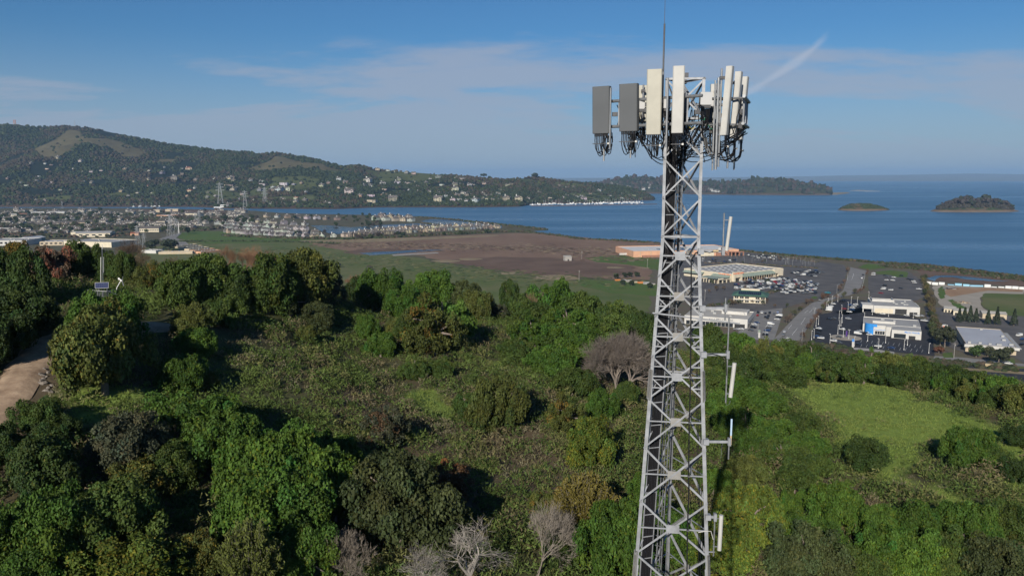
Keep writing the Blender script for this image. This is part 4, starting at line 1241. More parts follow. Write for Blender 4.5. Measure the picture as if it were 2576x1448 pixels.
# legs: angle sections, the heel outwards
LW = lambda h: 0.100 if h > -2.1 else 0.108 + (-2.1 - h) * 0.002
for i in range(3):
    mb = MB()
    prev = TOP_H
    for h in (-2.1, -7.4, -14.2, GROUND_H):
        a, b = leg_pos(i, h), leg_pos(i, prev)
        n1 = (leg_pos((i + 1) % 3, h) - leg_pos(i, h)).normalized(); n2 = (leg_pos((i + 2) % 3, h) - leg_pos(i, h)).normalized()
        w = LW((h + prev) / 2)
        # a 60 degree leg profile folded along the two faces
        prof = [Vector((0, 0, 0)), n1 * w, n1 * w + n2 * .014, (n1 + n2) * .016, n2 * w + n1 * .014, n2 * w]
        vs = [a + p for p in prof] + [b + p for p in prof]
        mb.add(vs, [(k, (k + 1) % 6, (k + 1) % 6 + 6, k + 6) for k in range(6)] + [(5, 4, 3, 2, 1, 0), (6, 7, 8, 9, 10, 11)])
        prev = h
    tb(mb, 'leg', 'galvanised')
# splice plates over the leg joints
for i in range(2):
    for h in (-7.4, -14.2):
        mb = MB()
        c0, c1 = leg_pos(i, h - .55), leg_pos(i, h + .55)
        out = (leg_pos(i, h) - axis(h)); out.z = 0; out.normalize()
        sd = Vector((-out.y, out.x, 0))
        o1 = (leg_pos((i + 1) % 3, h) - leg_pos(i, h)).normalized()
        o2 = (leg_pos((i + 2) % 3, h) - leg_pos(i, h)).normalized()
        mb.bar(c0 + o1 * .05 + out * .03, c1 + o1 * .05 + out * .03, .16, .02, up=out)
        mb.bar(c0 + o2 * .05 + out * .03, c1 + o2 * .05 + out * .03, .16, .02, up=out)
        tb(mb, 'splice_plate', 'weathered_plate')
FACES = ((0, 1), (1, 2), (2, 0))
def face_n(i, j):
    d = leg_pos(j, 0) - leg_pos(i, 0)
    n = Vector((d.y, -d.x, 0)).normalized()
    return n
plates_h = [-2.77, -4.2, -5.65, -7.1, -8.75, -10.72, -12.75, -14.79, -16.8, -18.9, -21.0, -23.2, -25.4, -27.6, -29.8]
plates_h = [h for h in plates_h if h > GROUND_H + 1]
nodes = [-2.1] + [(a + b) / 2 for a, b in zip(plates_h[:-1], plates_h[1:])] + [plates_h[-1] - 1.05]
top_nodes = [TOP_H, 1.97, .62, -.75, -2.1]
def strut(a, b, w, name='brace', m='galvanised', n=None, th=.045):
    mb = MB(); mb.bar(a, b, th, w, up=n or Vector((0, 0, 1)))
    return tb(mb, name, m)
def angle_strut(a, b, w, n, name='brace'):
    mb = MB()
    d = (b - a).normalized()
    s = d.cross(n).normalized()
    mb.angle(a - s * w / 2, b - s * w / 2, w, .010, s, -n)
    mb.angle
    return tb(mb, name, 'galvanised')
for fi, (i, j) in enumerate(FACES):
    n = face_n(i, j)
    # plain crossed bays at the top
    for h0, h1 in zip(top_nodes[:-1], top_nodes[1:]):
        angle_strut(leg_pos(i, h0) + n * .01, leg_pos(j, h1) + n * .01, .054, n)
        angle_strut(leg_pos(j, h0) - n * .015, leg_pos(i, h1) - n * .015, .054, n)
    for h in (TOP_H, 1.97, -2.1):
        angle_strut(leg_pos(i, h), leg_pos(j, h), .07, n, 'horizontal')
    # bays with a gusset where the diagonals cross
    for k, hp in enumerate(plates_h):
        hn0 = nodes[k]; hn1 = nodes[k + 1] if k + 1 < len(nodes) else hp - 1.0
        w = .060 if k < 5 else .070
        c = (leg_pos(i, hp) + leg_pos(j, hp)) / 2
        tang = (leg_pos(j, hp) - leg_pos(i, hp)).normalized()
        A, B = leg_pos(i, hn0), leg_pos(j, hn0); Cc, D = leg_pos(i, hn1), leg_pos(j, hn1)
        angle_strut(B + n * .012, Cc + n * .012, w, n)                 # the unbroken diagonal passes in front
        angle_strut(A - n * .01, c - tang * .10 - n * .01 + (A - c) * .06, w, n)
        angle_strut(c + tang * .10 - n * .01 + (D - c) * .06, D - n * .01, w, n)
        pw, ph = (.35, .30) if k < 5 else (.47, .31)
        mb = MB(); mb.bar(c - tang * pw / 2, c + tang * pw / 2, .014, ph, up=(0, 0, 1))
        tb(mb, 'gusset_plate', 'weathered_plate' if (k + fi) % 3 else 'galvanised')
        angle_strut(leg_pos(i, hp), c - tang * pw * .45, .046, n, 'horizontal')
        angle_strut(c + tang * pw * .45, leg_pos(j, hp), .046, n, 'horizontal')
        if 1 <= k <= 3:                                                # short sub-braces of the narrow bays
            for a_, leg in ((-1, i), (1, j)):
                q = (c + (leg_pos(leg, hn1) - c) * .5)
                angle_strut(q, leg_pos(leg, (hp + hn1) / 2), .045, n, 'sub_brace')
                q2 = (c + (leg_pos(leg, hn0) - c) * .5)
                angle_strut(q2, leg_pos(leg, (hp + hn0) / 2), .045, n, 'sub_brace')
                angle_strut(q, leg_pos(leg, hp), .04, n, 'sub_brace')
# plan bracing at the flange below the head
for h in (-2.1, -7.1):
    for i, j in FACES:
        a = (leg_pos(i, h) + leg_pos(j, h)) / 2; b = (leg_pos(j, h) + leg_pos((j + 1) % 3, h)) / 2
        strut(a, b, .05, 'plan_brace')
# step pegs up the rear leg
h = -2.6; s = 1
while h > -16.5:
    p = leg_pos(2, h)
    mb = MB(); mb.tube([p, p + Vector((.17 * s, -.05, 0))], .012, 5); mb.tube([p + Vector((.165 * s, -.05, 0)), p + Vector((.18 * s, -.05, 0))], .024, 6)
    tb(mb, 'step_peg', 'galvanised')
    h -= .62; s = -s
# climbing ladder inside the left face
def in_face(i, j, u, h, inset):
    n = face_n(i, j)
    if n.dot(leg_pos(i, 0) + leg_pos(j, 0) - 2 * axis(0)) < 0:
        n = -n
    return leg_pos(i, h).lerp(leg_pos(j, h), u) - n * inset
lad = thing('climbing_ladder', 'thin climbing ladder running up inside the tower', 'ladder', (TX, TY, CAMZ + GROUND_H))
def ladder_pt(s, h):
    return in_face(0, 2, .50, h, -.10 if False else .22) + Vector((s * .16, -s * .10, 0))
for s in (-1, 1):
    mb = MB(); hs = np.linspace(GROUND_H, 3.0, 9)
    mb.tube([ladder_pt(s, h_) for h_ in hs], .022, 5)
    tb(mb, 'rail', 'galvanised_pipe', lad)
for k in range(48):
    h_ = 2.9 - k * .40
    mb = MB(); mb.tube([ladder_pt(-1, h_), ladder_pt(1, h_)], .012, 5)
    tb(mb, 'rung', 'galvanised_pipe', lad)
# feed-line ladder: dense black cables up the left face
fl = thing('feedline_ladder', 'wide run of black feed cables strapped up the left side of the tower', 'cables', (TX, TY, CAMZ + GROUND_H))
def feed_pt(u, h):
    a = leg_pos(0, h) + Vector((.17 + max(0, -h - 2) * .013, .30, 0))
    return a + Vector((.34 * u, .10 * u, 0))
for k in range(13):
    mb = MB(); hs = np.linspace(GROUND_H, 1.6 - .1 * (k % 4), 12)
    wob = random.Random(k)
    mb.tube([feed_pt(k / 12, h_) + Vector((wob.uniform(-.008, .008), wob.uniform(-.01, .01) + (.035 if k % 2 else 0), 0)) for h_ in hs], .021 if k % 3 else .027, 6)
    tb(mb, 'cable', 'cable_black', fl)
for s in (-.12, 1.12):
    mb = MB(); mb.tube([feed_pt(s, h_) for h_ in np.linspace(GROUND_H, 1.6, 8)], .026, 4)
    tb(mb, 'rail', 'galvanised', fl)
for k in range(22):
    h_ = 1.2 - k * .85
    if h_ < GROUND_H: break
    mb = MB(); mb.bar(feed_pt(-.12, h_) + Vector((0, -.04, 0)), feed_pt(1.12, h_) + Vector((0, -.04, 0)), .03, .03)
    tb(mb, 'crossbar', 'galvanised', fl)
# grey conduits in the middle, hung cable in front
for k, (u, r, mm) in enumerate(((.62, .030, 'galvanised_pipe'), (.68, .022, 'galvanised_pipe'), (.74, .018, 'cable_black'))):
    mb = MB(); mb.tube([in_face(0, 2, u, h_, .05 + .05 * k) for h_ in np.linspace(-17, 2.4, 10)], r, 6)
    tb(mb, 'conduit', mm)
hc = thing('hanging_cable', 'single black cable clipped down the front of the tower', 'cable', (TX, TY, CAMZ + GROUND_H))
def hang_pt(h):
    w = tw_width(h)
    return leg_pos(0, h).lerp(leg_pos(1, h), .77 - .006 * (-3 - h)) + face_n(0, 1) * .07
mb = MB(); rr_ = random.Random(3)
mb.tube([leg_pos(1, -2.55) + Vector((.03, -.05, 0)), leg_pos(1, -2.6) + Vector((-.2, -.09, -.06))] + [hang_pt(h_) + Vector((rr_.uniform(-.015, .015), 0, 0)) for h_ in np.linspace(-2.9, GROUND_H, 26)], .024, 6)
tb(mb, 'cable', 'cable_black', hc)
for h_ in plates_h:
    p = hang_pt(h_ + .02)
    mb = MB(); mb.box(p.x - .04, p.x + .04, p.y - .04, p.y + .04, p.z - .03, p.z + .03)
    tb(mb, 'clip', 'dark_steel', hc)
for k in range(3):
    mb = MB(); mb.tube([leg_pos(0, h_).lerp(leg_pos(1, h_), .86 + .03 * k) - face_n(0, 1) * (.05 + .05 * k) + Vector((rr_.uniform(-.02, .02), 0, 0)) for h_ in np.linspace(-6.4, GROUND_H, 16)], .012, 5)
    tb(mb, 'thin_cable', 'cable_black', hc)

# ---- antenna head: three sector frames
HEAD = [  # centre of the frame, outward direction
    dict(p0=Vector((3.42, 28.55, 0)), p1=Vector((6.15, 26.55, 0))),
    dict(p0=Vector((7.70, 26.75, 0)), p1=Vector((8.45, 28.75, 0))),
    dict(p0=Vector((8.00, 29.9, 0)), p1=Vector((4.15, 29.75, 0)))]
def hp_(v, h):
    return Vector((v.x, v.y, CAMZ + h))
H_UP, H_LO = 2.62, 1.74
frames = []
for s, fr in enumerate(HEAD):
    d = (fr['p1'] - fr['p0']).normalized()
    outn = Vector((d.y, -d.x, 0))
    if (fr['p0'] + fr['p1'] - 2 * Vector((TX, TY, 0))).dot(outn) < 0:
        outn = -outn
    fr['d'], fr['n'] = d, outn
    for h_ in (H_UP, H_LO):
        mb = MB(); mb.tube([hp_(fr['p0'], h_) - d * .12, hp_(fr['p1'], h_) + d * .12], .055, 9)
        tb(mb, 'frame_pipe', 'galvanised_pipe')
        # arms back to the tower
        mid = (fr['p0'] + fr['p1']) / 2
        for e in (-.5, .5):
            a = hp_(mid + d * e, h_)
            lp = min((leg_pos(i, h_) for i in range(3)), key=lambda q: (q - a).length)
            mb = MB(); mb.tube([a, lp], .04, 7); tb(mb, 'frame_arm', 'galvanised_pipe')
    for f in (.12, .5, .88):
        q = fr['p0'].lerp(fr['p1'], f) - outn * .03
        mb = MB(); mb.bar(hp_(q, H_LO), hp_(q, H_UP), .05, .05); tb(mb, 'frame_post', 'galvanised')

def rounded_box(mb, w, d, h, tilt, bev=.03, m=0):
    pr = [(-w / 2 + bev, -d / 2), (w / 2 - bev, -d / 2), (w / 2, -d / 2 + bev), (w / 2, d / 2), (-w / 2, d / 2), (-w / 2, -d / 2 + bev)]
    mb.prism(pr, 0, h, m)
def panel(label, at_p, n, h0, h1, w, d, m, tilt=0.0, cables=6, pipe_ext=(.25, .75), name='panel_antenna', out=.32, group=None, drop=.74, seed=0, cable_back=.55):
    """a panel aerial: radome on a mounting pipe, two brackets, black jumpers hanging below"""
    H = h1 - h0
    rotz = math.atan2(n.x, -n.y)           # local -y points along n
    t = thing(name, label, 'antenna', hp_(at_p, h0 - pipe_ext[1]), rotz, group)
    rg = random.Random(seed + 900)
    z0 = pipe_ext[1]
    mb = MB(); mb.tube([(0, 0, 0), (0, 0, z0 + H - .05 + (pipe_ext[0] if pipe_ext[0] > 0 else 0))], .034, 8)
    mb.build('mounting_pipe', M['galvanised_pipe'], t, smooth=False)
    mb = MB(); rounded_box(mb, w, d, H, 0)
    tt = math.tan(tilt)
    mb.v = [(v[0], v[1] - out + .5 * d - v[2] * tt + H * .5 * tt, v[2] + z0) for v in mb.v]
    rad = mb.build('radome', M[m], t)
    mb = MB(); rounded_box(mb, w * .985, d * .96, .02, 0)
    mb.v = [(v[0], v[1] - out + .5 * d + H * .5 * tt, v[2] + z0 - .018) for v in mb.v]
    mb.build('end_cap', M['dark_steel'], rad)
    for zz in (.16, .84):
        y_ = -out + d - (zz - .5) * H * tt
        mb = MB(); mb.box(-.06, .06, y_ - .01, .05, z0 + zz * H - .05, z0 + zz * H + .05)
        mb.box(-.075, .075, -.06, .06, z0 + zz * H - .03, z0 + zz * H + .03)
        mb.build('bracket', M['dark_steel'], t)
    nj = cables
    for k in range(nj):
        x0 = (-.42 + .84 * (k + .5) / nj) * w
        dp = drop * rg.uniform(.8, 1.1)
        xe = x0 * .5 + rg.uniform(-.12, .12); ye = cable_back * rg.uniform(.6, 1.1)
        pts = []
        for q in range(10):
            u = q / 9
            if u < .35:
                pts.append((x0 + rg.uniform(-.01, .01), -out + d * .5, z0 - u / .35 * dp * .55))
            else:
                a = (u - .35) / .65 * math.pi
                pts.append((x0 + (xe - x0) * (u - .35) / .65, -out + d * .5 + (ye) * (1 - math.cos(a)) / 2, z0 - dp * .55 - math.sin(a) * dp * .45 + max(0, u - .8) * dp * 2.2))
        mb = MB(); mb.tube(pts, .017, 5); mb.tube([(x0, -out + d * .5, z0 - .12), (x0, -out + d * .5, z0)], .026, 6)
        mb.build('jumper_cable', M['cable_black'], t)
    if nj > 2:
        mb = MB(); mb.bar((-w * .5, -out + d * .5 - .02, z0 - drop * .5), (w * .5, -out + d * .5 - .02, z0 - drop * .5), .025, .025)
        mb.build('cable_spreader', M['dark_steel'], t)
        mb = MB(); mb.box(w * .42, w * .42 + .06, -out + d * .5 - .06, -out + d * .5, z0 - drop * .5 - .03, z0 - drop * .5 + .03)
        mb.build('cable_clamp', M['clamp_white'], t)
    return t
A = HEAD[0]
nA = A['n']
def along(fr, u):
    return fr['p0'].lerp(fr['p1'], u)
nleft = Vector((-.56, -.83, 0)).normalized()
panel('grey flat panel antenna at the far left of the tower head', at(599, 118, 28.45) * 1 + Vector((.22, .25, 0)), nleft, 1.52, 3.13, .66, .20, 'radome_grey', math.radians(2.0), 9, (-.35, .98), seed=1)
panel('grey flat panel antenna second from the left on the tower head', at(626.5, 118, 27.75) + Vector((.2, .25, 0)), Vector((-.52, -.85, 0)).normalized(), 1.56, 3.14, .66, .20, 'radome_grey', math.radians(2.5), 9, (-.35, .92), seed=2)
panel('tall cream panel antenna left of the lightning rod', at(653, 100, 26.95) + Vector((.12, .28, 0)), Vector((-.30, -.95, 0)).normalized(), 1.40, 3.52, .50, .17, 'radome_cream', math.radians(1.5), 6, (-.6, .55), seed=3)
panel('tall white panel antenna in the middle of the tower head', at(677.5, 100, 26.45) + Vector((.08, .28, 0)), Vector((-.22, -.97, 0)).normalized(), 1.42, 3.56, .38, .16, 'radome_white', math.radians(1.0), 5, (-.6, .60), seed=4)
B = HEAD[1]
nB = B['n']
for k, (px, Y, h0, h1, lb) in enumerate(((728, 26.85, 1.36, 3.58, 'slim white panel antenna, nearest of the right-hand three'), (737.0, 27.75, 1.32, 3.52, 'slim white panel antenna, middle of the right-hand three'), (743.5, 28.65, 1.28, 3.46, 'slim white panel antenna, farthest of the right-hand three'))):
    q = at(px, 105, Y); q.z = 0
    panel(lb, q - Vector((.25, 0, 0)), Vector((.86, -.50, 0)).normalized(), h0, h1, .30, .20, 'radome_white', math.radians(3.2), 5, (-.4, 1.05), seed=10 + k, cable_back=.75)
C_ = HEAD[2]
for k, (px, Y, h0, h1, lb, mm) in enumerate(((643, 29.9, 2.0, 3.35, 'cream panel antenna showing behind the second grey panel', 'radome_cream'), (716, 30.1, 1.6, 3.42, 'white panel antenna at the back beside the white radio box', 'radome_white'), (686, 30.2, 1.2, 3.2, 'narrow cream panel antenna seen through the tower head', 'radome_cream'))):
    q = at(px, 105, Y); q.z = 0
    panel(lb, q, Vector((.05, .99, 0)).normalized(), h0, h1, .34 if k != 2 else .22, .16, mm, math.radians(2), 4, (.05, .7), seed=20 + k)
# stand-alone pipes
def pipe_thing(label, px, Y, h0, h1, r=.034):
    q = at(px, 105, Y); q.z = 0
    o = MB().tube([(0, 0, 0), (0, 0, h1 - h0)], r, 8).build('mounting_pipe', M['galvanised_pipe'], None, hp_(q, h0))
    tag(o, label, 'pipe')
pipe_thing('empty steel mounting pipe between the two grey panels', 610.5, 28.2, .95, 3.05)
pipe_thing('empty steel mounting pipe left of the middle white panel', 667.3, 26.6, .95, 3.2, .036)
pipe_thing('long thick steel pipe left of the three slim panels', 717.8, 26.75, .22, 3.22, .045)
pipe_thing('thin steel pipe beside the thick one on the right', 714.6, 27.3, .2, 3.2, .032)
# remote radios with their cables
def radio(label, px, row, Y, w, h, d, m='radio_white', nc=5, seed=0, body='radio_white'):
    q = at(px, row, Y)
    t = thing('radio_unit', label, 'radio', q, 0.0)
    rg = random.Random(seed)
    mb = MB(); mb.box(-w / 2, w / 2, -d / 2, d / 2, -h / 2, h / 2)
    cov = mb.build('housing', M[body], t)
    mb = MB()
    for k in range(7):
        x = -w / 2 + w * (k + .5) / 7
        mb.box(x - .008, x + .008, d / 2, d / 2 + .05, -h * .45, h * .45)
    mb.build('cooling_fins', M['dark_steel'], cov)
    mb = MB(); mb.box(-w * .42, w * .42, -d * .42, d * .42, -h / 2 - .10, -h / 2 - .002)
    mb.build('connector_block', M['dark_steel'], t)
    mb = MB(); mb.box(-.05, .05, d / 2, d / 2 + .22, -.06, .06)
    mb.build('bracket', M['galvanised'], t)
    for k in range(nc):
        x = (-.38 + .76 * k / max(1, nc - 1)) * w
        L_ = rg.uniform(.6, 1.1)
        pts = [(x, 0, -h / 2 - .08), (x + rg.uniform(-.03, .03), .02, -h / 2 - .35), (x + rg.uniform(-.12, .10), .10, -h / 2 - .35 - L_ * .4), (x + rg.uniform(-.2, .2), .25, -h / 2 - .35 - L_)]
        MB().tube(pts, .014, 5).build('jumper_cable', M['cable_black'], t)
radio('large white radio box on the arm left of the three slim panels', 705.5, 98.5, 27.3, .39, .42, .24, nc=8, seed=1)
radio('small white radio box behind the middle white panel', 666.8, 103.5, 27.2, .22, .30, .16, nc=4, seed=2)
radio('white radio box peeking out left of the tall cream panel', 641.5, 103.5, 27.9, .20, .36, .2, nc=4, seed=3)
radio('grey radio box behind the pipe of the right-hand antennas', 712.6, 101, 28.3, .22, .34, .2, nc=4, seed=4)
for k, (px, row, Y, lb) in enumerate(((660, 110, 27.6, 'dark radio unit left of the tower mast behind the cream panel'), (684.5, 103, 27.5, 'dark radio unit just right of the middle white panel'), (633, 110, 28.3, 'dark radio unit behind the second grey panel'), (607, 106, 28.8, 'dark radio unit behind the far left grey panel'), (668.5, 118, 28.0, 'dark radio unit low in the centre of the head'), (676.5, 121, 27.6, 'dark radio unit below the middle white panel'), (708, 116, 28.2, 'dark radio unit under the large white radio box'))):
    radio(lb, px, row, Y, .26, .50, .2, nc=5, seed=30 + k, body='dark_steel')
# tangled jumpers inside the head
tang = thing('jumper_bundle', 'tangle of black jumper cables inside the antenna head', 'cables', (TX, TY, CAMZ + .2))
rg = random.Random(9)
def tangled(p, q, sag, r=.014, m='cable_black', name='cable'):
    pts = []
    for k in range(9):
        u = k / 8
        v = p.lerp(q, u)
        pts.append(v + Vector((rg.uniform(-.03, .03), rg.uniform(-.03, .03), -math.sin(u * math.pi) * sag)))
    mb = MB(); mb.tube(pts, r, 5)
    return tb(mb, name, m, tang, tang.location)
for k in range(40):
    a = rg.uniform(0, 6.28); R0 = rg.uniform(.3, 1.0)
    p = Vector((TX + R0 * math.cos(a), TY + R0 * math.sin(a), CAMZ + rg.uniform(1.1, 2.6)))
    q = feed_pt(rg.random(), rg.uniform(-.3, 1.2)) + Vector((rg.uniform(-.1, .2), rg.uniform(-.1, .3), 0))
    tangled(p, q, rg.uniform(.1, .6), rg.choice((.012, .016, .02)))
for k in range(26):      # runs along the lower frame pipes out to the sectors
    fr = HEAD[k % 3]
    u = rg.uniform(.05, .95)
    e = hp_(along(fr, u), H_LO - rg.uniform(.05, .35))
    s = feed_pt(rg.random(), rg.uniform(.4, 1.4))
    tangled(s, e, rg.uniform(.15, .6), rg.choice((.013, .017)))
for k in range(44):      # loops behind the panels of each sector
    fr = HEAD[k % 3]
    u = rg.uniform(.0, 1.0)
    p = hp_(along(fr, u) - fr['n'] * rg.uniform(.05, .35), rg.uniform(1.5, 2.7)); q = hp_(along(fr, min(1, max(0, u + rg.uniform(-.15, .15)))) - fr['n'] * rg.uniform(.1, .5), rg.uniform(1.0, 1.9))
    tangled(p, q, rg.uniform(.05, .45), rg.choice((.014, .018)))
for k in range(18):      # clamps and small steel on the frames
    fr = HEAD[k % 3]
    p = hp_(along(fr, rg.random()) - fr['n'] * rg.uniform(.0, .2), rg.choice((H_UP, H_LO, 2.2)) + rg.uniform(-.1, .1))
    mb = MB(); mb.box(p.x - .09, p.x + .09, p.y - .08, p.y + .08, p.z - .07, p.z + .07); tb(mb, 'clamp', 'dark_steel')
for k in range(5):
    a = Vector((TX - .7 + .35 * k, TY - .7, CAMZ + 1.72 + .3 * (k % 2)))
    tangled(a, a + Vector((.3, .2, -.05)), .1, .010, 'cable_green' if k != 2 else 'cable_yellow', 'ground_wire')
# small gear at the tower top
mb = MB()
p = leg_pos(2, TOP_H)
mb.box(p.x - .10, p.x + .12, p.y - .1, p.y + .1, p.z - .05, p.z + .22); mb.box(p.x - .05, p.x + .16, p.y - .16, p.y, p.z + .12, p.z + .32)
tb(mb, 'top_fitting', 'dark_steel')
# whip antenna
q = at(663, 81.5, 27.3)
wp = thing('whip_antenna', 'thin dark whip antenna rising above the tower head', 'antenna', q)
MB().tube([(0, 0, -.7), (0, 0, .32)], .034, 8).build('base_pipe', M['galvanised_pipe'], wp)
MB().tube([(0, 0, .32), (0, 0, 1.88)], .030, 8).build('radome', M['dark_steel'], wp)
MB().tube([(0, 0, 1.88), (0, 0, 3.6)], [.010, .004], 5).build('rod', M['dark_steel'], wp)

# ---- side-arm antennas on the right leg
def side_arm(label, arm_h, arm_len, pole_h0, pole_h1, pan=None, tiltx=0.0, pole_r=.028, name='side_antenna', arm=True, kind='panel', dx=0.0):
    p = leg_pos(1, arm_h)
    t = thing(name, label, 'antenna', p)
    zz = lambda h_: CAMZ + h_ - p.z
    if arm:
        mb = MB(); mb.bar((0.02, 0, 0), (arm_len, -.02, 0), .05, .085)
        mb.build('arm', M['galvanised'], t)
        mb = MB(); mb.box(-.10, .10, -.10, .10, -.10, .10); mb.build('leg_clamp', M['galvanised'], t)
        mb = MB(); mb.box(arm_len - .05, arm_len + .05, -.09, .06, -.14, .14); mb.build('pole_clamp', M['galvanised'], t)
    MB().tube([(arm_len, 0, zz(pole_h0)), (arm_len, 0, zz(pole_h1))], pole_r, 8).build('pole', M['galvanised_pipe'], t)
    if pan:
        ph0, ph1, w, off, mm = pan
        mb = MB()
        n = 8
        mb.tube([(arm_len + off - tiltx, -.03, zz(ph0)), (arm_len + off + tiltx, -.03, zz(ph1))], w / 2, 10)
        rad = mb.build('radome', M[mm], t, smooth=False)
        for f_ in (.1, .9):
            hh = ph0 + (ph1 - ph0) * f_
            mb = MB(); mb.bar((arm_len, -.01, zz(hh)), (arm_len + off + tiltx * (2 * f_ - 1), -.02, zz(hh)), .03, .03)
            mb.build('bracket', M['galvanised_pipe'], t)
    return t
def hrow(row, Y=28.0):
    return at(512, row, Y).z - CAMZ
t = side_arm('white tilted panel antenna on an upper side arm against the bay', hrow(249.5), .78, hrow(254.6), hrow(212), (hrow(249), hrow(215.5), .12, .17, 'radome_white'), .055)
MB().tube([(0.05, -.05, .02), (.3, -.08, -.05), (.55, -.06, .05), (.8, -.06, -.02), (.93, -.06, -.12)], .013, 5).build('cable', M['cable_black'], t)
MB().box(.42, .60, -.10, -.03, -.01, .05).build('warning_tag', M['fibre_tan'], t)
side_arm('bare side arm with a short steel pole above the car dealer roof', hrow(305), .82, hrow(317), hrow(295), None)
t = side_arm('white panel antenna on a long side pole beside the oak thicket', hrow(350), .86, hrow(397), hrow(314), (hrow(391.5), hrow(358), .145, .20, 'radome_white'), .05)
MB().tube([(0, -.06, 0), (.3, -.1, .05), (.6, -.08, -.04), (.82, -.05, -.25), (.84, -.05, -.75)], .013, 5).build('cable', M['cable_black'], t)
MB().tube([(.84, 0, -1.72), (.9, 0, -1.86), (1.0, 0, -1.8), (1.02, 0, -1.68)], .008, 5).build('cable_loop', M['galvanised_pipe'], t)
t = side_arm('pale blue whip antenna on a lower side arm', hrow(434), .84, hrow(451), hrow(430), None)
zz = lambda row: hrow(row) - hrow(434)
MB().tube([(.90, 0, zz(428)), (.90, 0, zz(412))], .034, 8).build('whip', M['fibre_blue'], t)
MB().tube([(.90, 0, zz(437)), (.90, 0, zz(428))], .034, 8).build('whip_base', M['fibre_tan'], t)
MB().tube([(.60, 0, -.05), (.58, 0, -.3), (.57, 0, -.62)], .007, 4).build('loose_wire', M['galvanised_pipe'], t)
t = side_arm('white panel antenna close to the right leg near the bottom', hrow(506), .26, hrow(544), hrow(502), (hrow(538), hrow(504), .15, .21, 'radome_white'), .012)
MB().bar((.0, 0, hrow(540) - hrow(506)), (.30, 0, hrow(540) - hrow(506)), .04, .04).build('lower_arm', M['galvanised'], t)
MB().tube([(-.35, -.1, -.55), (-.1, -.1, -.5), (.12, -.06, -.52), (.22, -.04, -.85)], .011, 5).build('cable', M['clamp_white'], t)
# stand-off brace across the tower
lp, rp_ = leg_pos(0, hrow(310.5)), leg_pos(1, hrow(317))
mb = MB(); mb.tube([lp + Vector((-.10, -.06, 0)), Vector((lp.x + 2.95, rp_.y - .06, CAMZ + hrow(320)))], .030, 7)
tb(mb, 'standoff_brace', 'galvanised')
# concrete footings
for i in range(3):
    p = leg_pos(i, GROUND_H)
    mb = MB(); mb.box(p.x - .4, p.x + .4, p.y - .4, p.y + .4, p.z - .8, p.z + .25)
    tb(mb, 'footing', 'concrete')
# ================================================================== shops, car parks and roads on the level ground
mat('wall_white', (0.52, 0.505, 0.47), 0.8, var=0.06, scale=0.2)
mat('wall_cream', (0.60, 0.53, 0.40), 0.8, var=0.06, scale=0.2)
mat('wall_peach', (0.56, 0.32, 0.20), 0.8, var=0.08, scale=0.1)
mat('wall_brick', (0.30, 0.15, 0.10), 0.8, var=0.12, scale=0.3)
mat('wall_tan', (0.46, 0.38, 0.27), 0.8, var=0.08, scale=0.2)
mat('roof_grey', (0.30, 0.295, 0.285), 0.85, color2=(0.36, 0.355, 0.345), scale=0.08, detail=6)
mat('roof_pale', (0.44, 0.42, 0.38), 0.85, color2=(0.37, 0.35, 0.31), scale=0.1, detail=6)
mat('roof_white', (0.60, 0.60, 0.59), 0.7, var=0.05, scale=0.1)
mat('roof_silver', (0.40, 0.41, 0.44), 0.6, var=0.06, scale=0.05)
mat('roof_green', (0.060, 0.125, 0.090), 0.7, var=0.12, scale=0.3)
mat('awning_green', (0.25, 0.30, 0.245), 0.7, var=0.1, scale=0.3)
mat('roof_teal', (0.10, 0.19, 0.20), 0.7, var=0.1, scale=0.3)
mat('roof_blue', (0.045, 0.06, 0.10), 0.6, var=0.1, scale=0.3)
mat('glass', (0.02, 0.025, 0.03), 0.15, spec=0.5)
mat('shadow_glass', (0.035, 0.035, 0.035), 0.3, spec=0.4)
mat('solar', (0.014, 0.020, 0.042), 0.25, spec=0.5)
mat('solar_line', (0.30, 0.32, 0.34), 0.5)
mat('honda_blue', (0.03, 0.24, 0.62), 0.5, var=0.05, scale=0.3)
mat('sign_orange', (0.80, 0.13, 0.02), 0.6)
mat('sign_blue', (0.08, 0.25, 0.62), 0.6)
mat('sign_grey', (0.16, 0.17, 0.19), 0.6)
mat('sign_red', (0.62, 0.02, 0.02), 0.5)
mat('sign_purple', (0.08, 0.03, 0.20), 0.5)
mat('pole_white', (0.66, 0.65, 0.62), 0.6)
mat('pole_wood', (0.24, 0.21, 0.18), 0.9, var=0.2, scale=1)
mat('machine', (0.34, 0.34, 0.33), 0.6, var=0.1, scale=1)
mat('rust_orange', (0.55, 0.20, 0.06), 0.8)
mat('car_paint', (1, 1, 1), 0.32, objcol=True, spec=0.5)
mat('car_glass', (0.012, 0.014, 0.017), 0.1, spec=0.6)
mat('tyre', (0.015, 0.015, 0.015), 0.8)

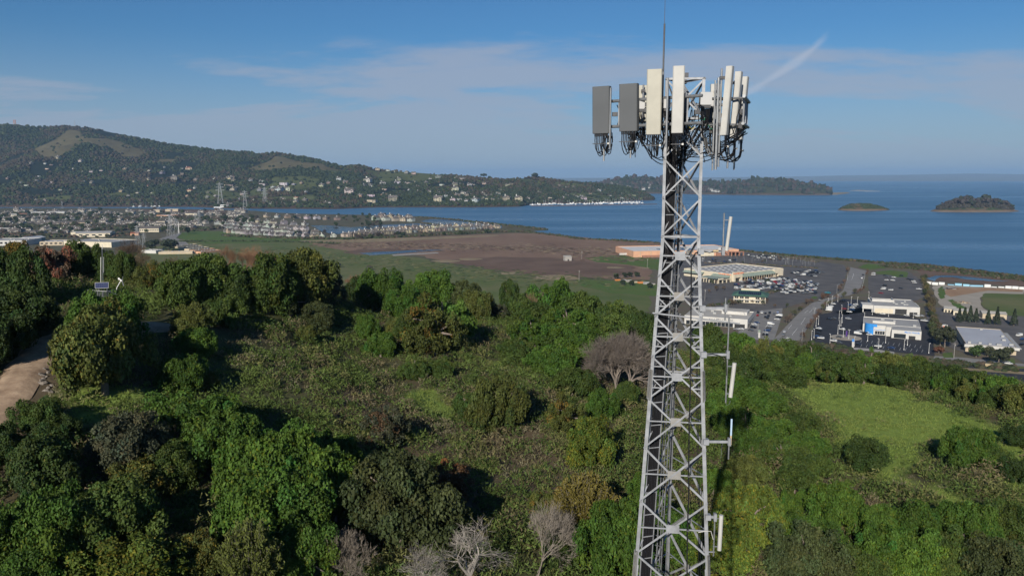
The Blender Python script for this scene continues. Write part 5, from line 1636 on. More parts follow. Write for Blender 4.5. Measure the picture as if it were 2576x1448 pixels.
def on_ground(name, label, cat, fl, fr, group=None, z=0.0):
    """an Empty on the near-left corner; local x runs along the front wall, y away from the camera"""
    a, b = g4(*fl), g4(*fr)
    t = thing(name, label, cat, (a.x, a.y, z), math.atan2(b.y - a.y, b.x - a.x), group)
    return t, (b - a).length
def depth_to(fl, fr, bl):
    a, b, c = g4(*fl), g4(*fr), g4(*bl)
    d = (b - a).normalized(); n = Vector((-d.y, d.x, 0))
    return abs((c - a).dot(n))
def shell(t, W, D, H, wall, roof, par=.7, th=.35, x0=0.0, y0=0.0):
    mb = MB()
    o = [(x0, y0), (x0 + W, y0), (x0 + W, y0 + D), (x0, y0 + D)]
    i = [(x0 + th, y0 + th), (x0 + W - th, y0 + th), (x0 + W - th, y0 + D - th), (x0 + th, y0 + D - th)]
    vs = [(p[0], p[1], 0) for p in o] + [(p[0], p[1], H) for p in o] + [(p[0], p[1], H) for p in i] + [(p[0], p[1], H - par) for p in i]
    fs = []
    for k in range(4):
        j = (k + 1) % 4
        fs += [(k, j, j + 4, k + 4), (k + 4, j + 4, j + 8, k + 8), (k + 8, j + 8, j + 12, k + 12)]
    mb.add(vs, fs)
    w = mb.build('wall', M[wall], t)
    mb = MB(); mb.add([(p[0], p[1], H - par + .02) for p in i], [(0, 1, 2, 3)])
    r = mb.build('roof', M[roof], t)
    return w, r
def part_box(t, name, m, x0, x1, y0, y1, z0, z1):
    return MB().box(x0, x1, y0, y1, z0, z1).build(name, M[m], t)
def window(t, x0, x1, z0, z1, y=0.0, m='glass', n=1):
    o = part_box(t, 'window', m, x0, x1, y - .05, y + .15, z0, z1)
    for k in range(1, n):
        x = x0 + (x1 - x0) * k / n
        part_box(o, 'mullion', 'wall_white', x - .12, x + .12, y - .10, y - .052, z0, z1)
    return o
def roof_units(t, roof_z, spots, seed=1):
    rg = random.Random(seed)
    for x, y in spots:
        s = rg.uniform(.8, 1.5)
        part_box(t, 'rooftop_unit', 'machine', x - s, x + s, y - s * .8, y + s * .8, roof_z, roof_z + rg.uniform(.8, 1.5))
def text(t, body, x, y, z, size, m, ext=.05, name='sign_lettering', rz=0.0, bold=0.0):
    c = bpy.data.curves.new(name, 'FONT')
    c.body = body; c.size = size; c.extrude = ext; c.align_x = 'CENTER'; c.align_y = 'CENTER'; c.offset = bold
    c.materials.append(M[m])
    tmp = bpy.data.objects.new('tmp', c)
    COL.objects.link(tmp)
    bpy.context.view_layer.update()
    me = bpy.data.meshes.new_from_object(tmp.evaluated_get(bpy.context.evaluated_depsgraph_get()))
    bpy.data.objects.remove(tmp); bpy.data.curves.remove(c)
    o = link(name, me, t, (x, y, z))
    o.rotation_euler = (math.pi / 2, 0, rz)
    return o

# ---- ground sheets of the shopping area (outlines in the full-size photograph)
S4 = lambda pts: [g4(*p) for p in pts]
R7 = lambda pts: [g4(2440 + x / 2.896, 900 + y / 2.896) for x, y in pts]
R8 = lambda pts: [g4(3200 + x / 2.784, 1000 + y / 2.784) for x, y in pts]
r7 = lambda x, y: (2440 + x / 2.896, 900 + y / 2.896)
r8 = lambda x, y: (3200 + x / 2.784, 1000 + y / 2.784)
sheet('planting_ground', S4([(2600, 1010), (2800, 1000), (2960, 1000), (3400, 1042), (3560, 1055), (3760, 1080), (4096, 1120), (4500, 1170), (4500, 1500), (3800, 1460), (3500, 1420), (3000, 1420), (2600, 1300), (2600, 1150)]), .16, 'mulch', 'brown planted ground between the car parks', amp=3, seg=20)
sheet('parking_lot', S4([(2660, 1032), (2800, 1012), (2960, 1006), (3270, 1043), (3375, 1058), (3388, 1085), (3366, 1160), (3330, 1184), (3285, 1192), (3200, 1212), (3110, 1240), (2900, 1250), (2750, 1200), (2660, 1140)]), .30, 'asphalt', 'wide grey car park around the stores', seg=500)
sheet('dealer_lot', R8([(190, 720), (700, 640), (1420, 780), (1480, 1000), (1500, 1180), (1000, 1130), (100, 1030), (150, 850)]), .36, 'new_asphalt', 'dark asphalt lot of the blue-fronted dealer', seg=500)
sheet('dealer_lot', R8([(250, 660), (330, 590), (480, 540), (740, 560), (720, 690), (500, 720)]), .36, 'new_asphalt', 'dark asphalt lot before the white showroom', seg=500)
sheet('parking_lot', R8([(760, 290), (1200, 230), (1330, 320), (1370, 440), (1380, 520), (1300, 560), (800, 560), (760, 420)]), .33, 'asphalt', 'grey car park behind the white showroom', seg=500)
sheet('parking_lot', R7([(1650, 1000), (2000, 960), (1990, 1060), (1900, 1330), (1650, 1330), (1480, 1240), (1600, 1100)]), .33, 'road_grey', 'pale grey car park beside the white showroom with the dark trim', seg=500)
sheet('parking_lot', R8([(1380, 640), (1760, 640), (2495, 720), (2700, 1100), (2495, 1260), (2380, 1190), (1850, 1150), (1480, 1010)]), .33, 'asphalt', 'asphalt yard around the long silver-roofed building', seg=500)
# boulevard
bl = [(560, 190), (545, 250), (480, 450), (380, 520), (270, 545), (130, 590), (0, 690), (-300, 1000), (-440, 1180), (-560, 1330)]
br = [(740, 230), (715, 300), (660, 460), (560, 500), (330, 560), (260, 620), (190, 700), (130, 800), (0, 1000), (-160, 1220), (-250, 1330)]
sheet('boulevard', R8(bl + br[::-1]), .42, 'road_grey', 'broad curving boulevard between the car parks', amp=0, seg=600)
def lane_mark(a, b, w=.22, z=.47):
    a, b = g4(*a), g4(*b)
    d = (b - a).normalized(); n = Vector((-d.y, d.x, 0)) * w / 2
    return [(a.x - n.x, a.y - n.y, z), (b.x - n.x, b.y - n.y, z), (b.x + n.x, b.y + n.y, z), (a.x + n.x, a.y + n.y, z)]
mb = MB()
marks = [((735, 240), (685, 440)), ((600, 260), (575, 330)), ((180, 640), (160, 680)), ((150, 650), (100, 700)), ((90, 670), (50, 700)), ((60, 750), (10, 830)), ((-30, 870), (-90, 950)), ((-120, 1000), (-180, 1080)), ((-210, 990), (-250, 1040)), ((-90, 830), (-130, 880)), ((-290, 1120), (-330, 1170)), ((-230, 1130), (-280, 1200)), ((-390, 870), (-340, 800))]
for a, b in marks:
    mb.add(lane_mark(r8(*a), r8(*b)), [(0, 1, 2, 3)])
o = mb.build('lane_markings', M['road_paint']); tag(o, 'white lane lines on the boulevard', None, None, 'structure')
# white bay lines of the dealer lot
mb = MB()
for k in range(12):
    u = k / 11
    for (x0, y0, x1, y1) in ((690 + 660 * u, 1000 + 62 * u, 675 + 660 * u, 1028 + 62 * u), (690 + 680 * u, 1048 + 62 * u, 674 + 680 * u, 1078 + 62 * u)):
        mb.add(lane_mark(r8(x0, y0), r8(x1, y1), .13, .42), [(0, 1, 2, 3)])
o = mb.build('bay_markings', M['road_paint']); tag(o, 'white parking bay lines on the dark dealer lot', None, None, 'structure')
# freeway at the right edge
sheet('freeway', R8([(1640, 1270), (2000, 1290), (2600, 1330), (3300, 1370), (3300, 1560), (2600, 1480), (2000, 1400), (1560, 1340)]), .40, 'new_asphalt', 'dark freeway crossing the right edge', seg=600)
sheet('freeway_shoulder', R8([(1700, 1305), (2100, 1330), (2600, 1365), (3300, 1410), (3300, 1440), (2600, 1395), (2100, 1358), (1700, 1330)]), .46, 'straw', 'pale median strip of the freeway', seg=600)
sheet('frontage_road', R8([(1500, 1180), (1850, 1200), (2400, 1260), (3300, 1330), (3300, 1370), (2400, 1290), (1700, 1255), (1480, 1215)]), .44, 'road_grey', 'grey frontage road along the freeway', seg=600)
sheet('verge', R8([(1580, 1255), (2000, 1265), (2500, 1300), (3300, 1345), (3300, 1385), (2500, 1325), (2000, 1290), (1600, 1275)]), .48, 'meadow', 'grassy verge beside the freeway', amp=.8, seg=10)
sheet('lawn', R8([(1590, 1150), (1700, 1140), (1710, 1200), (1600, 1200)]), .46, 'bright_grass', 'small lawn beside the utility pole', amp=.5, seg=6)
sheet('lawn', R8([(2310, 1215), (2390, 1220), (2400, 1265), (2320, 1262)]), .50, 'bright_grass', 'small lawn before the silver-roofed building', amp=.4, seg=6)
sheet('lawn', R8([(840, 240), (1000, 225), (1190, 240), (1200, 300), (1080, 300), (1000, 275), (850, 265)]), .40, 'bright_grass', 'green lawn by the shore behind the car park', amp=2, seg=12)
sheet('shore_lawn', R8([(640, 190), (760, 150), (900, 160), (960, 200), (760, 215)]), .38, 'bright_grass', 'grassy corner where the boulevard meets the shore', amp=2, seg=12)
sheet('traffic_island', R8([(120, 530), (160, 515), (200, 530), (160, 545)]), .62, 'bright_grass', 'small green traffic island at the junction', amp=.3, seg=4, thick=.3)
sheet('kerb_strip', R8([(560, 1085), (800, 1100), (1050, 1135), (1050, 1165), (800, 1130), (560, 1105)]), .44, 'concrete', 'pale concrete strip at the near edge of the dealer lot', seg=600)
# round display pad of the dealer
c = g4(*r8(510, 975)); e = g4(*r8(675, 975)); rr_ = (e - c).length
sheet('display_pad', [Vector((c.x + rr_ * math.cos(a), c.y + rr_ * .95 * math.sin(a), 0)) for a in np.linspace(0, 6.28, 40)[:-1]], .55, 'yard_gravel', 'round tan display pad in the dealer lot', seg=600, thick=.15)
# contractor yard
sheet('gravel_yard', R8([(1480, 400), (1600, 385), (2100, 415), (2495, 440), (2495, 500), (2100, 480), (2000, 530), (2010, 610), (2110, 690), (2050, 760), (1900, 760), (1700, 700), (1560, 610), (1500, 500)]), .40, 'yard_gravel', 'pale gravel yard by the pond', amp=1.5, seg=15)
sheet('bare_earth', R8([(1620, 425), (1740, 415), (2100, 420), (2480, 440), (2480, 468), (2100, 452), (1860, 490), (1680, 520), (1600, 480)]), .45, 'yard_dirt', 'bare orange earth at the back of the gravel yard', amp=2, seg=12)
sheet('rough_grass', R8([(2010, 530), (2060, 480), (2495, 490), (2700, 500), (2700, 740), (2300, 730), (2120, 690), (2030, 610)]), .47, 'meadow', 'rough green field inside the gravel track', amp=1.5, seg=12)
sheet('grass_island', R8([(1535, 430), (1570, 405), (1610, 415), (1620, 530), (1570, 545), (1540, 500)]), .47, 'bright_grass', 'green island in the gravel yard', amp=1, seg=8)
sheet('grass_island', R8([(1640, 560), (1700, 550), (1860, 650), (1870, 665), (1760, 655)]), .47, 'bright_grass', 'green strip beside the woodpile', amp=1, seg=8)
sheet('shore_marsh', R8([(1200, 225), (1400, 200), (1700, 240), (2100, 290), (2500, 330), (2800, 360), (2800, 420), (2500, 400), (2050, 375), (1480, 345), (1380, 310)]), .28, 'dark_marsh', 'brown shore marsh around the tidal pond', amp=3, seg=15)
sheet('tidal_pond', R8([(1405, 310), (1500, 285), (1620, 280), (1750, 285), (2000, 310), (2200, 335), (2330, 345), (2100, 345), (1850, 325), (1700, 300), (1560, 300), (1520, 320), (1500, 345), (1440, 330)]), .34, 'pond_water', 'narrow blue tidal pond behind the containers', amp=1.5, seg=15)
sheet('dirt_lane', R8([(1200, 230), (1300, 225), (1420, 350), (1470, 420), (1500, 640), (1470, 650), (1430, 440), (1340, 330)]), .40, 'mulch', 'brown dirt lane beside the hedge', amp=1, seg=12)

# ---- the warehouse store with green awnings
t, W = on_ground('warehouse_store', 'huge flat-roofed cream store with green awnings and orange signs', 'store', r7(1400, 655), r7(2005, 582))
D = depth_to(r7(1400, 655), r7(2005, 582), r7(790, 590))
H = 9.2
w, r = shell(t, W, D, H, 'wall_cream', 'roof_grey', 1.0, .5)
rg = random.Random(2)
for i in range(9):
    for j in range(5):
        x = W * (.08 + .105 * i + rg.uniform(-.01, .01)); y = D * (.10 + .19 * j)
        MB().box(x - 1.0, x + 1.0, y - 1.5, y + 1.5, H - .97, H - .6).build('skylight', M['roof_white'], r)
part_box(t, 'entrance_tower', 'wall_cream', W * .02, W * .17, -3.0, -.02, 4.6, H + 2.0)
for x in (W * .02, W * .145):
    part_box(t, 'entrance_pier', 'wall_cream', x, x + W * .025, -3.0, -.02, 0, 4.6)
part_box(t, 'entrance_glass', 'shadow_glass', W * .05, W * .145, -.3, -.03, 0, 4.4)
text(t, 'THE HOME DEPOT', W * .095, -3.1, H + .3, 2.3, 'sign_orange', bold=.03)
part_box(t, 'exit_tower', 'wall_cream', W * .78, W * .89, -3.0, -.02, 4.4, H + .4)
for x in (W * .78, W * .868):
    part_box(t, 'exit_pier', 'wall_cream', x, x + W * .022, -3.0, -.02, 0, 4.4)
part_box(t, 'exit_door', 'shadow_glass', W * .80, W * .868, -.3, -.03, 0, 4.0)
MB().add([(W * .172, -.1, 8.2), (W * .778, -.1, 8.2), (W * .778, -5.5, 5.2), (W * .172, -5.5, 5.2), (W * .172, -5.5, 4.9), (W * .778, -5.5, 4.9), (W * .172, -.1, 4.9), (W * .778, -.1, 4.9)], [(0, 3, 2, 1), (3, 4, 5, 2), (4, 6, 7, 5), (0, 6, 4, 3), (1, 2, 5, 7)]).build('awning', M['awning_green'], t)
for k in range(14):
    x = W * (.19 + .045 * k)
    part_box(t, 'awning_post', 'wall_tan', x - .3, x + .3, -5.3, -4.8, 0, 4.9)
part_box(t, 'storefront', 'wall_brick', W * .172, W * .778, -.25, -.02, 0, 4.6)
for k in range(9):
    window(t, W * (.19 + .066 * k), W * (.235 + .066 * k), 1.0, 3.6, -.26, 'shadow_glass')
# left front: slanted awning, second sign, garden court
text(t, 'THE HOME DEPOT', -.1, D * .13, H - 1.4, 2.2, 'sign_orange', rz=-math.pi / 2, bold=.03)
MB().add([(-.1, D * .02, 7.6), (-.1, D * .36, 7.6), (-5.5, D * .36, 5.0), (-5.5, D * .02, 5.0), (-5.5, D * .02, 4.7), (-5.5, D * .36, 4.7), (-.1, D * .02, 4.7), (-.1, D * .36, 4.7)], [(0, 1, 2, 3), (3, 2, 5, 4), (4, 5, 7, 6), (0, 3, 4, 6), (1, 7, 5, 2)]).build('awning', M['awning_green'], t)
MB().add([(-.1, D * .55, 7.6), (-.1, D * .98, 7.6), (-4.5, D * .98, 5.4), (-4.5, D * .55, 5.4)], [(0, 1, 2, 3)]).build('awning', M['awning_green'], t)
for k in range(9):
    part_box(t, 'garden_pier', 'wall_cream', -26, -25, -2 + k * D * .055, -1 + k * D * .055, 0, 4.0)
    part_box(t, 'garden_fence', 'shadow_glass', -25.6, -25.4, -1 + k * D * .055, -2 + (k + 1) * D * .055, 0, 3.2)
for k in range(4):
    part_box(t, 'garden_pier', 'wall_cream', -24 + k * 7, -23 + k * 7, -2, -1, 0, 4.4)
    if k < 3:
        part_box(t, 'garden_beam', 'wall_cream', -23 + k * 7, -17 + k * 7, -1.9, -1.2, 3.6, 4.4)
part_box(t, 'garden_arch', 'wall_cream', -25, -17, -3.2, -2.05, 4.4, 6.0)
MB().add([(-25, 0, 5.2), (-6, 0, 5.2), (-6, D * .4, 5.2), (-25, D * .4, 5.2)], [(0, 1, 2, 3)]).build('shade_cloth', M['awning_green'], t)

# ---- the peach store by the shore
t, W = on_ground('bayside_store', 'long peach-walled store with a white roof by the shore', 'store', r7(270, 372), r7(1490, 348))
D = 85.0; H = 9.5
shell(t, W, D, H, 'wall_peach', 'roof_white', 1.0, .6)
part_box(t, 'wall_panel', 'wall_cream', W * .63, W * .76, -.5, -.02, 0, H - .8)
part_box(t, 'brick_bay', 'wall_brick', W * .78, W * .90, -3, -.02, 0, H - 1.5)
part_box(t, 'porch_roof', 'wall_brick', W * .90, W * 1.03, -8, -.05, 5.6, 6.6)
for k in range(4):
    part_box(t, 'porch_pillar', 'wall_brick', W * (.905 + .038 * k), W * (.915 + .038 * k), -7.6, -6.4, 0, 5.6)
part_box(t, 'porch_glass', 'shadow_glass', W * .905, W * .995, -.4, -.03, 0, 5.0)
part_box(t, 'sign_block', 'wall_white', W * .79, W * .845, -4.2, -3.02, H - 3.2, H + 3.4)
for r_, m_, y_ in ((2.0, 'sign_red', -4.3), (1.35, 'wall_white', -4.36), (.7, 'sign_red', -4.42)):
    MB().add([(W * .825 + r_ * math.cos(a), y_, H + .4 + r_ * math.sin(a)) for a in np.linspace(0, 6.2832, 21)[:-1]], [tuple(range(20))]).build('sign_ring', M[m_], t)
for k in range(6):
    part_box(t, 'pilaster', 'wall_tan', W * (.06 + .10 * k), W * (.065 + .10 * k), -.4, -.02, 0, H - .3)
part_box(t, 'loading_dock', 'wall_brick', W * .08, W * .30, -4, -.03, 0, 3.0)
roof_units(t, H - .98, [(W * .2, 30), (W * .35, 50), (W * .5, 25), (W * .62, 55), (W * .75, 40)], 3)
MB().box(W * .30, W * .62, 8, 40, H - .9, H - .6).build('solar_array', M['solar'], t)
o, tw_ = on_ground('truck_trailer', 'white truck trailer parked at the end of the peach store', 'trailer', r7(115, 352), r7(240, 348))
part_box(o, 'box', 'wall_white', 0, tw_, 0, 2.6, 1.1, 4.0)
for x in (1.2, tw_ - 2.4, tw_ - 1.2):
    MB().tube([(x, -.05, .5), (x, 2.65, .5)], .5, 10).build('wheel', M['tyre'], o)

# ---- the white showroom with dark trim, left of the boulevard
t, W = on_ground('car_showroom', 'white flat-roofed showroom with grey lettering above the oaks', 'showroom', r7(860, 1140), r7(1590, 1195))
D = depth_to(r7(860, 1140), r7(1590, 1195), r7(1690, 1100)); H = 7.4
D = max(D, 26)
shell(t, W, D, H, 'wall_white', 'roof_pale', .7, .4)
text(t, 'BMW of San Rafael', W * .64, -.08, H - 1.5, 1.7, 'sign_grey', bold=.02)
pl = part_box(t, 'logo_board', 'wall_white', W * .39, W * .50, -.14, -.02, H - 2.3, H - .8)
for k in range(3):
    MB().tube([(W * (.41 + .035 * k), -.15, H - 1.55), (W * (.41 + .035 * k), -.2, H - 1.55)], .45, 12).build('logo', M['sign_grey'], pl)
window(t, W * .03, W * .78, .3, 3.4, 0, 'glass', 12)
part_box(t, 'service_bay', 'shadow_glass', W * .80, W * .97, -.05, .2, 0, 3.2)
for x in (W * .79, W * .975):
    part_box(t, 'pier', 'wall_white', x - .6, x + .6, -.6, -.06, 0, 3.6)
MB().box(W * .52, W * .93, D * .58, D * .98, H - .68, H + 1.8).build('penthouse', M['wall_white'], t)
MB().box(W * .54, W * .91, D * .60, D * .96, H + 1.8, H + 1.84).build('penthouse_roof', M['roof_pale'], t)
for k in range(5):
    window(t, 0, 0, 0, 0) if False else part_box(t, 'side_window', 'glass', W - .1, W + .05, D * (.08 + .18 * k), D * (.20 + .18 * k), .4, 3.6)
roof_units(t, H - .68, [(W * .25, D * .3), (W * .42, D * .5), (W * .35, D * .75), (W * .7, D * .3)], 5)

# ---- two-storey cream building with a green hipped roof and solar panels
t, W = on_ground('office_building', 'two-storey cream building with a green hipped roof and solar panels', 'building', r7(1430, 892), r7(1800, 912))
D = 22.0; H = 7.0
part_box(t, 'wall', 'wall_cream', 0, W, 0, D, 0, H)
e = 2.2
rf = MB().add([(-e, -e, H), (W + e, -e, H), (W + e, D + e, H), (-e, D + e, H), (7, 8, H + 4.2), (W - 7, 8, H + 4.2), (W - 7, D - 8, H + 4.2), (7, D - 8, H + 4.2)], [(0, 1, 5, 4), (1, 2, 6, 5), (2, 3, 7, 6), (3, 0, 4, 7), (4, 5, 6, 7), (3, 2, 1, 0)]).build('roof', M['roof_green'], t)
MB().box(6, W - 6, 9, D - 7, H + 4.22, H + 5.6).build('parapet', M['wall_cream'], rf)
sl = 4.2 / (8 + e)
for k in range(12):
    x0 = 4.2 + (W - 8.4) * k / 12; x1 = x0 + (W - 8.4) / 12 - .15
    for (ya, yb) in ((.6, 3.3), (3.5, 6.2)):
        MB().add([(x0, ya, H + (ya + e) * sl + .12), (x1, ya, H + (ya + e) * sl + .12), (x1, yb, H + (yb + e) * sl + .12), (x0, yb, H + (yb + e) * sl + .12)], [(0, 1, 2, 3)]).build('solar_panel', M['solar'], rf)
for zf in (.8, 4.2):
    for k in range(6):
        if k == 3: continue
        window(t, W * (.03 + .165 * k), W * (.15 + .165 * k), zf, zf + 2.0, 0, 'shadow_glass', 2)
part_box(t, 'balcony_band', 'wall_white', -.6, W + .6, -1.0, -.06, 3.2, 3.7)

# ---- the blue-fronted dealer
t = thing('car_dealership', 'white car dealership with a bright blue rounded corner', 'dealership', (273, 603, .3), math.radians(-24.5)); W, D, H = 40.0, 34.0, 6.6
shell(t, W, D, H, 'wall_white', 'roof_grey', .5, .35)
part_box(t, 'front_block', 'wall_white', W * .50, W * .995, -17.0, -.02, 0, H - .3)
part_box(t, 'front_block_roof', 'roof_grey', W * .51, W * .985, -16.7, -.1, H - .29, H - .25)
text(t, 'Marin Honda', W * .84, -17.1, H - 1.5, 1.9, 'sign_blue', bold=.03)
part_box(t, 'showroom_glass', 'glass', W * .54, W * .74, -17.06, -16.9, .3, 3.6)
part_box(t, 'service_door', 'shadow_glass', W * .79, W * .90, -17.06, -16.9, 0, 2.6)
mb = MB()
cxx, cyy, rr2 = W * .19, -4.0, W * .15
ring = [(cxx + rr2 * math.cos(a), cyy + rr2 * .75 * math.sin(a)) for a in np.linspace(math.pi * .92, math.pi * 1.62, 12)]
ring_in = [(cxx + (rr2 - .4) * math.cos(a), cyy + (rr2 - .4) * .75 * math.sin(a)) for a in np.linspace(math.pi * 1.62, math.pi * .92, 12)]
mb.prism(ring + ring_in, 0, H + 1.5)
mb.build('blue_corner', M['honda_blue'], t)
mb = MB(); mb.prism([(p[0] * 1.0, p[1] - .06) for p in ring] + [(p[0], p[1] + .1) for p in ring[::-1]], H * .5, H * .5 + .25); mb.build('corner_groove', M['sign_blue'], t)
part_box(t, 'curved_front', 'wall_white', W * .19, W * .40, -9.0, -.02, 0, H + .8)
part_box(t, 'blue_fascia', 'honda_blue', W * .17, W * .25, -9.1, -8.0, H - .6, H + 1.5)
mb = MB(); pts = [(W * (.20 + .19 * k / 16), -9.08, H * .60 + .28 * math.sin(k * .9)) for k in range(17)]
mb.tube(pts, .16, 5); mb.build('wave_stripe', M['sign_blue'], t)
window(t, W * .22, W * .385, .5, 3.0, -9.02, 'glass', 4)
part_box(t, 'side_wing', 'wall_white', W * .405, W * .495, -11.0, -.02, 0, H + .5)
part_box(t, 'roof_step', 'wall_white', W * .17, W * .57, D * .25, D * .30, H - .48, H + 1.3)
roof_units(t, H - .48, [(W * .35, D * .75), (W * .48, D * .45), (W * .56, D * .60), (W * .90, D * .15), (W * .52, D * .38)], 6)

# ---- the white showroom behind it
t = thing('white_showroom', 'white flat-roofed showroom with a side canopy behind the blue-fronted dealer', 'showroom', (320, 688, .3), math.radians(-18)); W, D, H = 37.0, 46.0, 6.8
shell(t, W, D, H, 'wall_white', 'roof_grey', .5, .35)
part_box(t, 'canopy', 'wall_white', -W * .24, -.05, D * .05, D * .40, 3.2, H - .2)
for x in (-W * .23, -W * .03):
    part_box(t, 'canopy_pier', 'wall_white', x, x + .8, D * .06, D * .10, 0, 3.2)
part_box(t, 'roof_parapet', 'wall_white', W * .05, W * .55, D * .62, D * .65, H - .48, H + 1.4)
part_box(t, 'roof_parapet', 'wall_white', W * .05, W * .065, D * .655, D * .98, H - .48, H + 1.4)
part_box(t, 'roof_parapet', 'wall_white', W * .535, W * .55, D * .655, D * .98, H - .48, H + 1.4)
part_box(t, 'entry', 'shadow_glass', W * .47, W * .72, -.08, .2, .1, 4.6)
part_box(t, 'garage_door', 'shadow_glass', W * .78, W * .95, -.08, .2, 0, 2.2)
part_box(t, 'recess_panel', 'wall_cream', W * .03, W * .43, -.1, -.01, .4, 4.4)
roof_units(t, H - .48, [(W * .52, D * .5), (W * .55, D * .35), (W * .70, D * .5), (W * .72, D * .3), (W * .8, D * .7), (W * .78, D * .32)], 7)
part_box(t, 'back_annex', 'wall_white', W * 1.005, W * 1.09, D * .6, D * .98, 0, 4.4)

# ---- the long silver-roofed building at the right
t, W = on_ground('silver_roofed_building', 'long low building with a broad silver roof and white fascia', 'building', r8(1840, 1128), r8(2405, 1172))
D = max(depth_to(r8(1840, 1128), r8(2405, 1172), r8(1765, 930)), 55); H = 5.8
shell(t, W, D, H, 'wall_tan', 'roof_silver', .3, .3)
part_box(t, 'fascia', 'wall_white', -1.0, W + 1.5, -2.2, -.02, H - 1.9, H - .1)
part_box(t, 'office_front', 'wall_tan', .5, W - .5, -.3, -.02, 0, H - 2.0)
for k in range(7):
    window(t, W * (.30 + .09 * k), W * (.365 + .09 * k), .6, 2.8, -.3, 'glass')
roof_units(t, H - .28, [(W * .08, 4), (W * .30, 5), (W * .50, 5), (W * .68, 5.5), (W * .93, 8), (W * .86, 24), (W * .90, 38), (W * .55, D - 6)], 8)
part_box(t, 'loading_canopy', 'machine', W + .05, W + 4, D * .1, D * .95, 3.4, 4.0)
o, tw_ = on_ground('delivery_van', 'white delivery trailer with purple and orange lettering beside the dark pine', 'trailer', r8(1545, 890), r8(1640, 885))
part_box(o, 'box', 'wall_white', 0, max(7, tw_), 0, 2.6, 1.0, 4.2)
text(o, 'Fed', 1.9, -.06, 2.7, 2.0, 'sign_purple', bold=.05); text(o, 'Ex', 4.7, -.06, 2.7, 2.0, 'sign_orange', bold=.05)
for x in (1.2, 5.5):
    MB().tube([(x, -.05, .5), (x, 2.65, .5)], .5, 10).build('wheel', M['tyre'], o)
# yard sheds
for k, (a, b, H, D, wm, rm, lb) in enumerate((((1600, 690), (1720, 700), 3.6, 16, 'wall_cream', 'roof_pale', 'pinkish open shed beside the gravel yard'), ((1705, 722), (1860, 735), 4.2, 15, 'wall_cream', 'roof_pale', 'cream shed behind the row of firs'), ((2030, 760), (2300, 775), 4.6, 14, 'wall_tan', 'roof_pale', 'long tan shed at the corner of the green field'))):
    t, W = on_ground('yard_shed', lb, 'shed', r8(*a), r8(*b))
    part_box(t, 'wall', wm, 0, W, 0, D, 0, H)
    MB().add([(-.4, -.5, H), (W + .4, -.5, H), (W + .4, D / 2, H + 1.4), (-.4, D / 2, H + 1.4), (W + .4, D + .5, H), (-.4, D + .5, H)], [(0, 1, 2, 3), (3, 2, 4, 5), (0, 3, 5), (1, 4, 2)]).build('roof', M[rm], t)
    for q in range(3):
        part_box(t, 'door', 'shadow_glass', W * (.12 + .3 * q), W * (.28 + .3 * q), -.06, .1, 0, 2.6)
# shipping containers along the pond
cont_c = [(.60, .58, .55), (.66, .66, .64), (.66, .66, .64), None, (.22, .45, .60), (.25, .48, .62), (.30, .55, .68), (.28, .50, .64), (.66, .66, .64), (.64, .64, .62), (.66, .66, .64), (.66, .65, .63), (.66, .66, .64), (.62, .62, .60)]
cont_x = [(1400, 375, 62, 3), (1470, 384, 66, 3), (1545, 383, 64, 3), None, (1645, 387, 72, 1), (1725, 392, 76, 2.6), (1815, 398, 72, 2.2), (1895, 402, 145, 1.6), (2053, 412, 70, 3.4), (2130, 412, 62, 1), (2208, 416, 68, 1.4), (2286, 425, 70, 3), (2362, 429, 70, 3), (2440, 436, 80, 3)]
nm = {True: 'pale blue', False: 'white'}
place_w = ['first', 'second', 'third', '', 'fourth', 'fifth', 'sixth', 'seventh', 'eighth', 'ninth', 'tenth', 'eleventh', 'twelfth', 'thirteenth']
mat('container', (1, 1, 1), 0.6, objcol=True)
for k, cx_ in enumerate(cont_x):
    if cx_ is None: continue
    x, y, w_, h_ = cx_
    t, W = on_ground('shipping_container', '%s container along the pond, %s from its left end' % (nm[cont_c[k][2] > cont_c[k][0] + .1], place_w[k]), 'container', r8(x, y), r8(x + w_, y + 4))
    t['group'] = 'containers along the tidal pond'
    o = MB().box(0, W, 0, 2.5, 0, h_).build('box', M['container'], t); o.color = (*cont_c[k], 1)
    o2 = MB()
    for q in range(int(W / .6)):
        o2.box(.2 + q * .6, .42 + q * .6, -.07, -.002, .15, h_ - .15)
    o3 = o2.build('rib', M['container'], t); o3.color = (*cont_c[k], 1)
# wood and scrap piles in the yard
def pile(name, label, cat, ctr, n, spread, mats, seed, L=(1.5, 4)):
    rg = random.Random(seed)
    b = g4(*r8(*ctr))
    t = thing(name, label, cat, b)
    for k in range(n):
        x, y = rg.uniform(-spread, spread), rg.uniform(-spread * .6, spread * .6)
        z = rg.uniform(.2, 1.8) * (1 - abs(x) / spread * .6)
        a = rg.uniform(0, 6.28); l = rg.uniform(*L)
        MB().bar((x - l * .5 * math.cos(a), y - l * .5 * math.sin(a), z), (x + l * .5 * math.cos(a), y + l * .5 * math.sin(a), z + rg.uniform(-.4, .4)), .5, .4).build('log', M[rg.choice(mats)], t)
    return t
mat('dark_tarp', (.05, .05, .065), .7)
pile('woodpile', 'heap of brown logs and scrap beside the green strip', 'woodpile', (1815, 590), 34, 7, ['mulch', 'yard_dirt', 'pole_wood', 'wall_tan'], 3)
pile('scrap_heap', 'dark heap of tarps at the back of the gravel yard', 'heap', (1665, 430), 26, 8, ['dark_tarp', 'dark_tarp', 'machine'], 4, (3, 6))

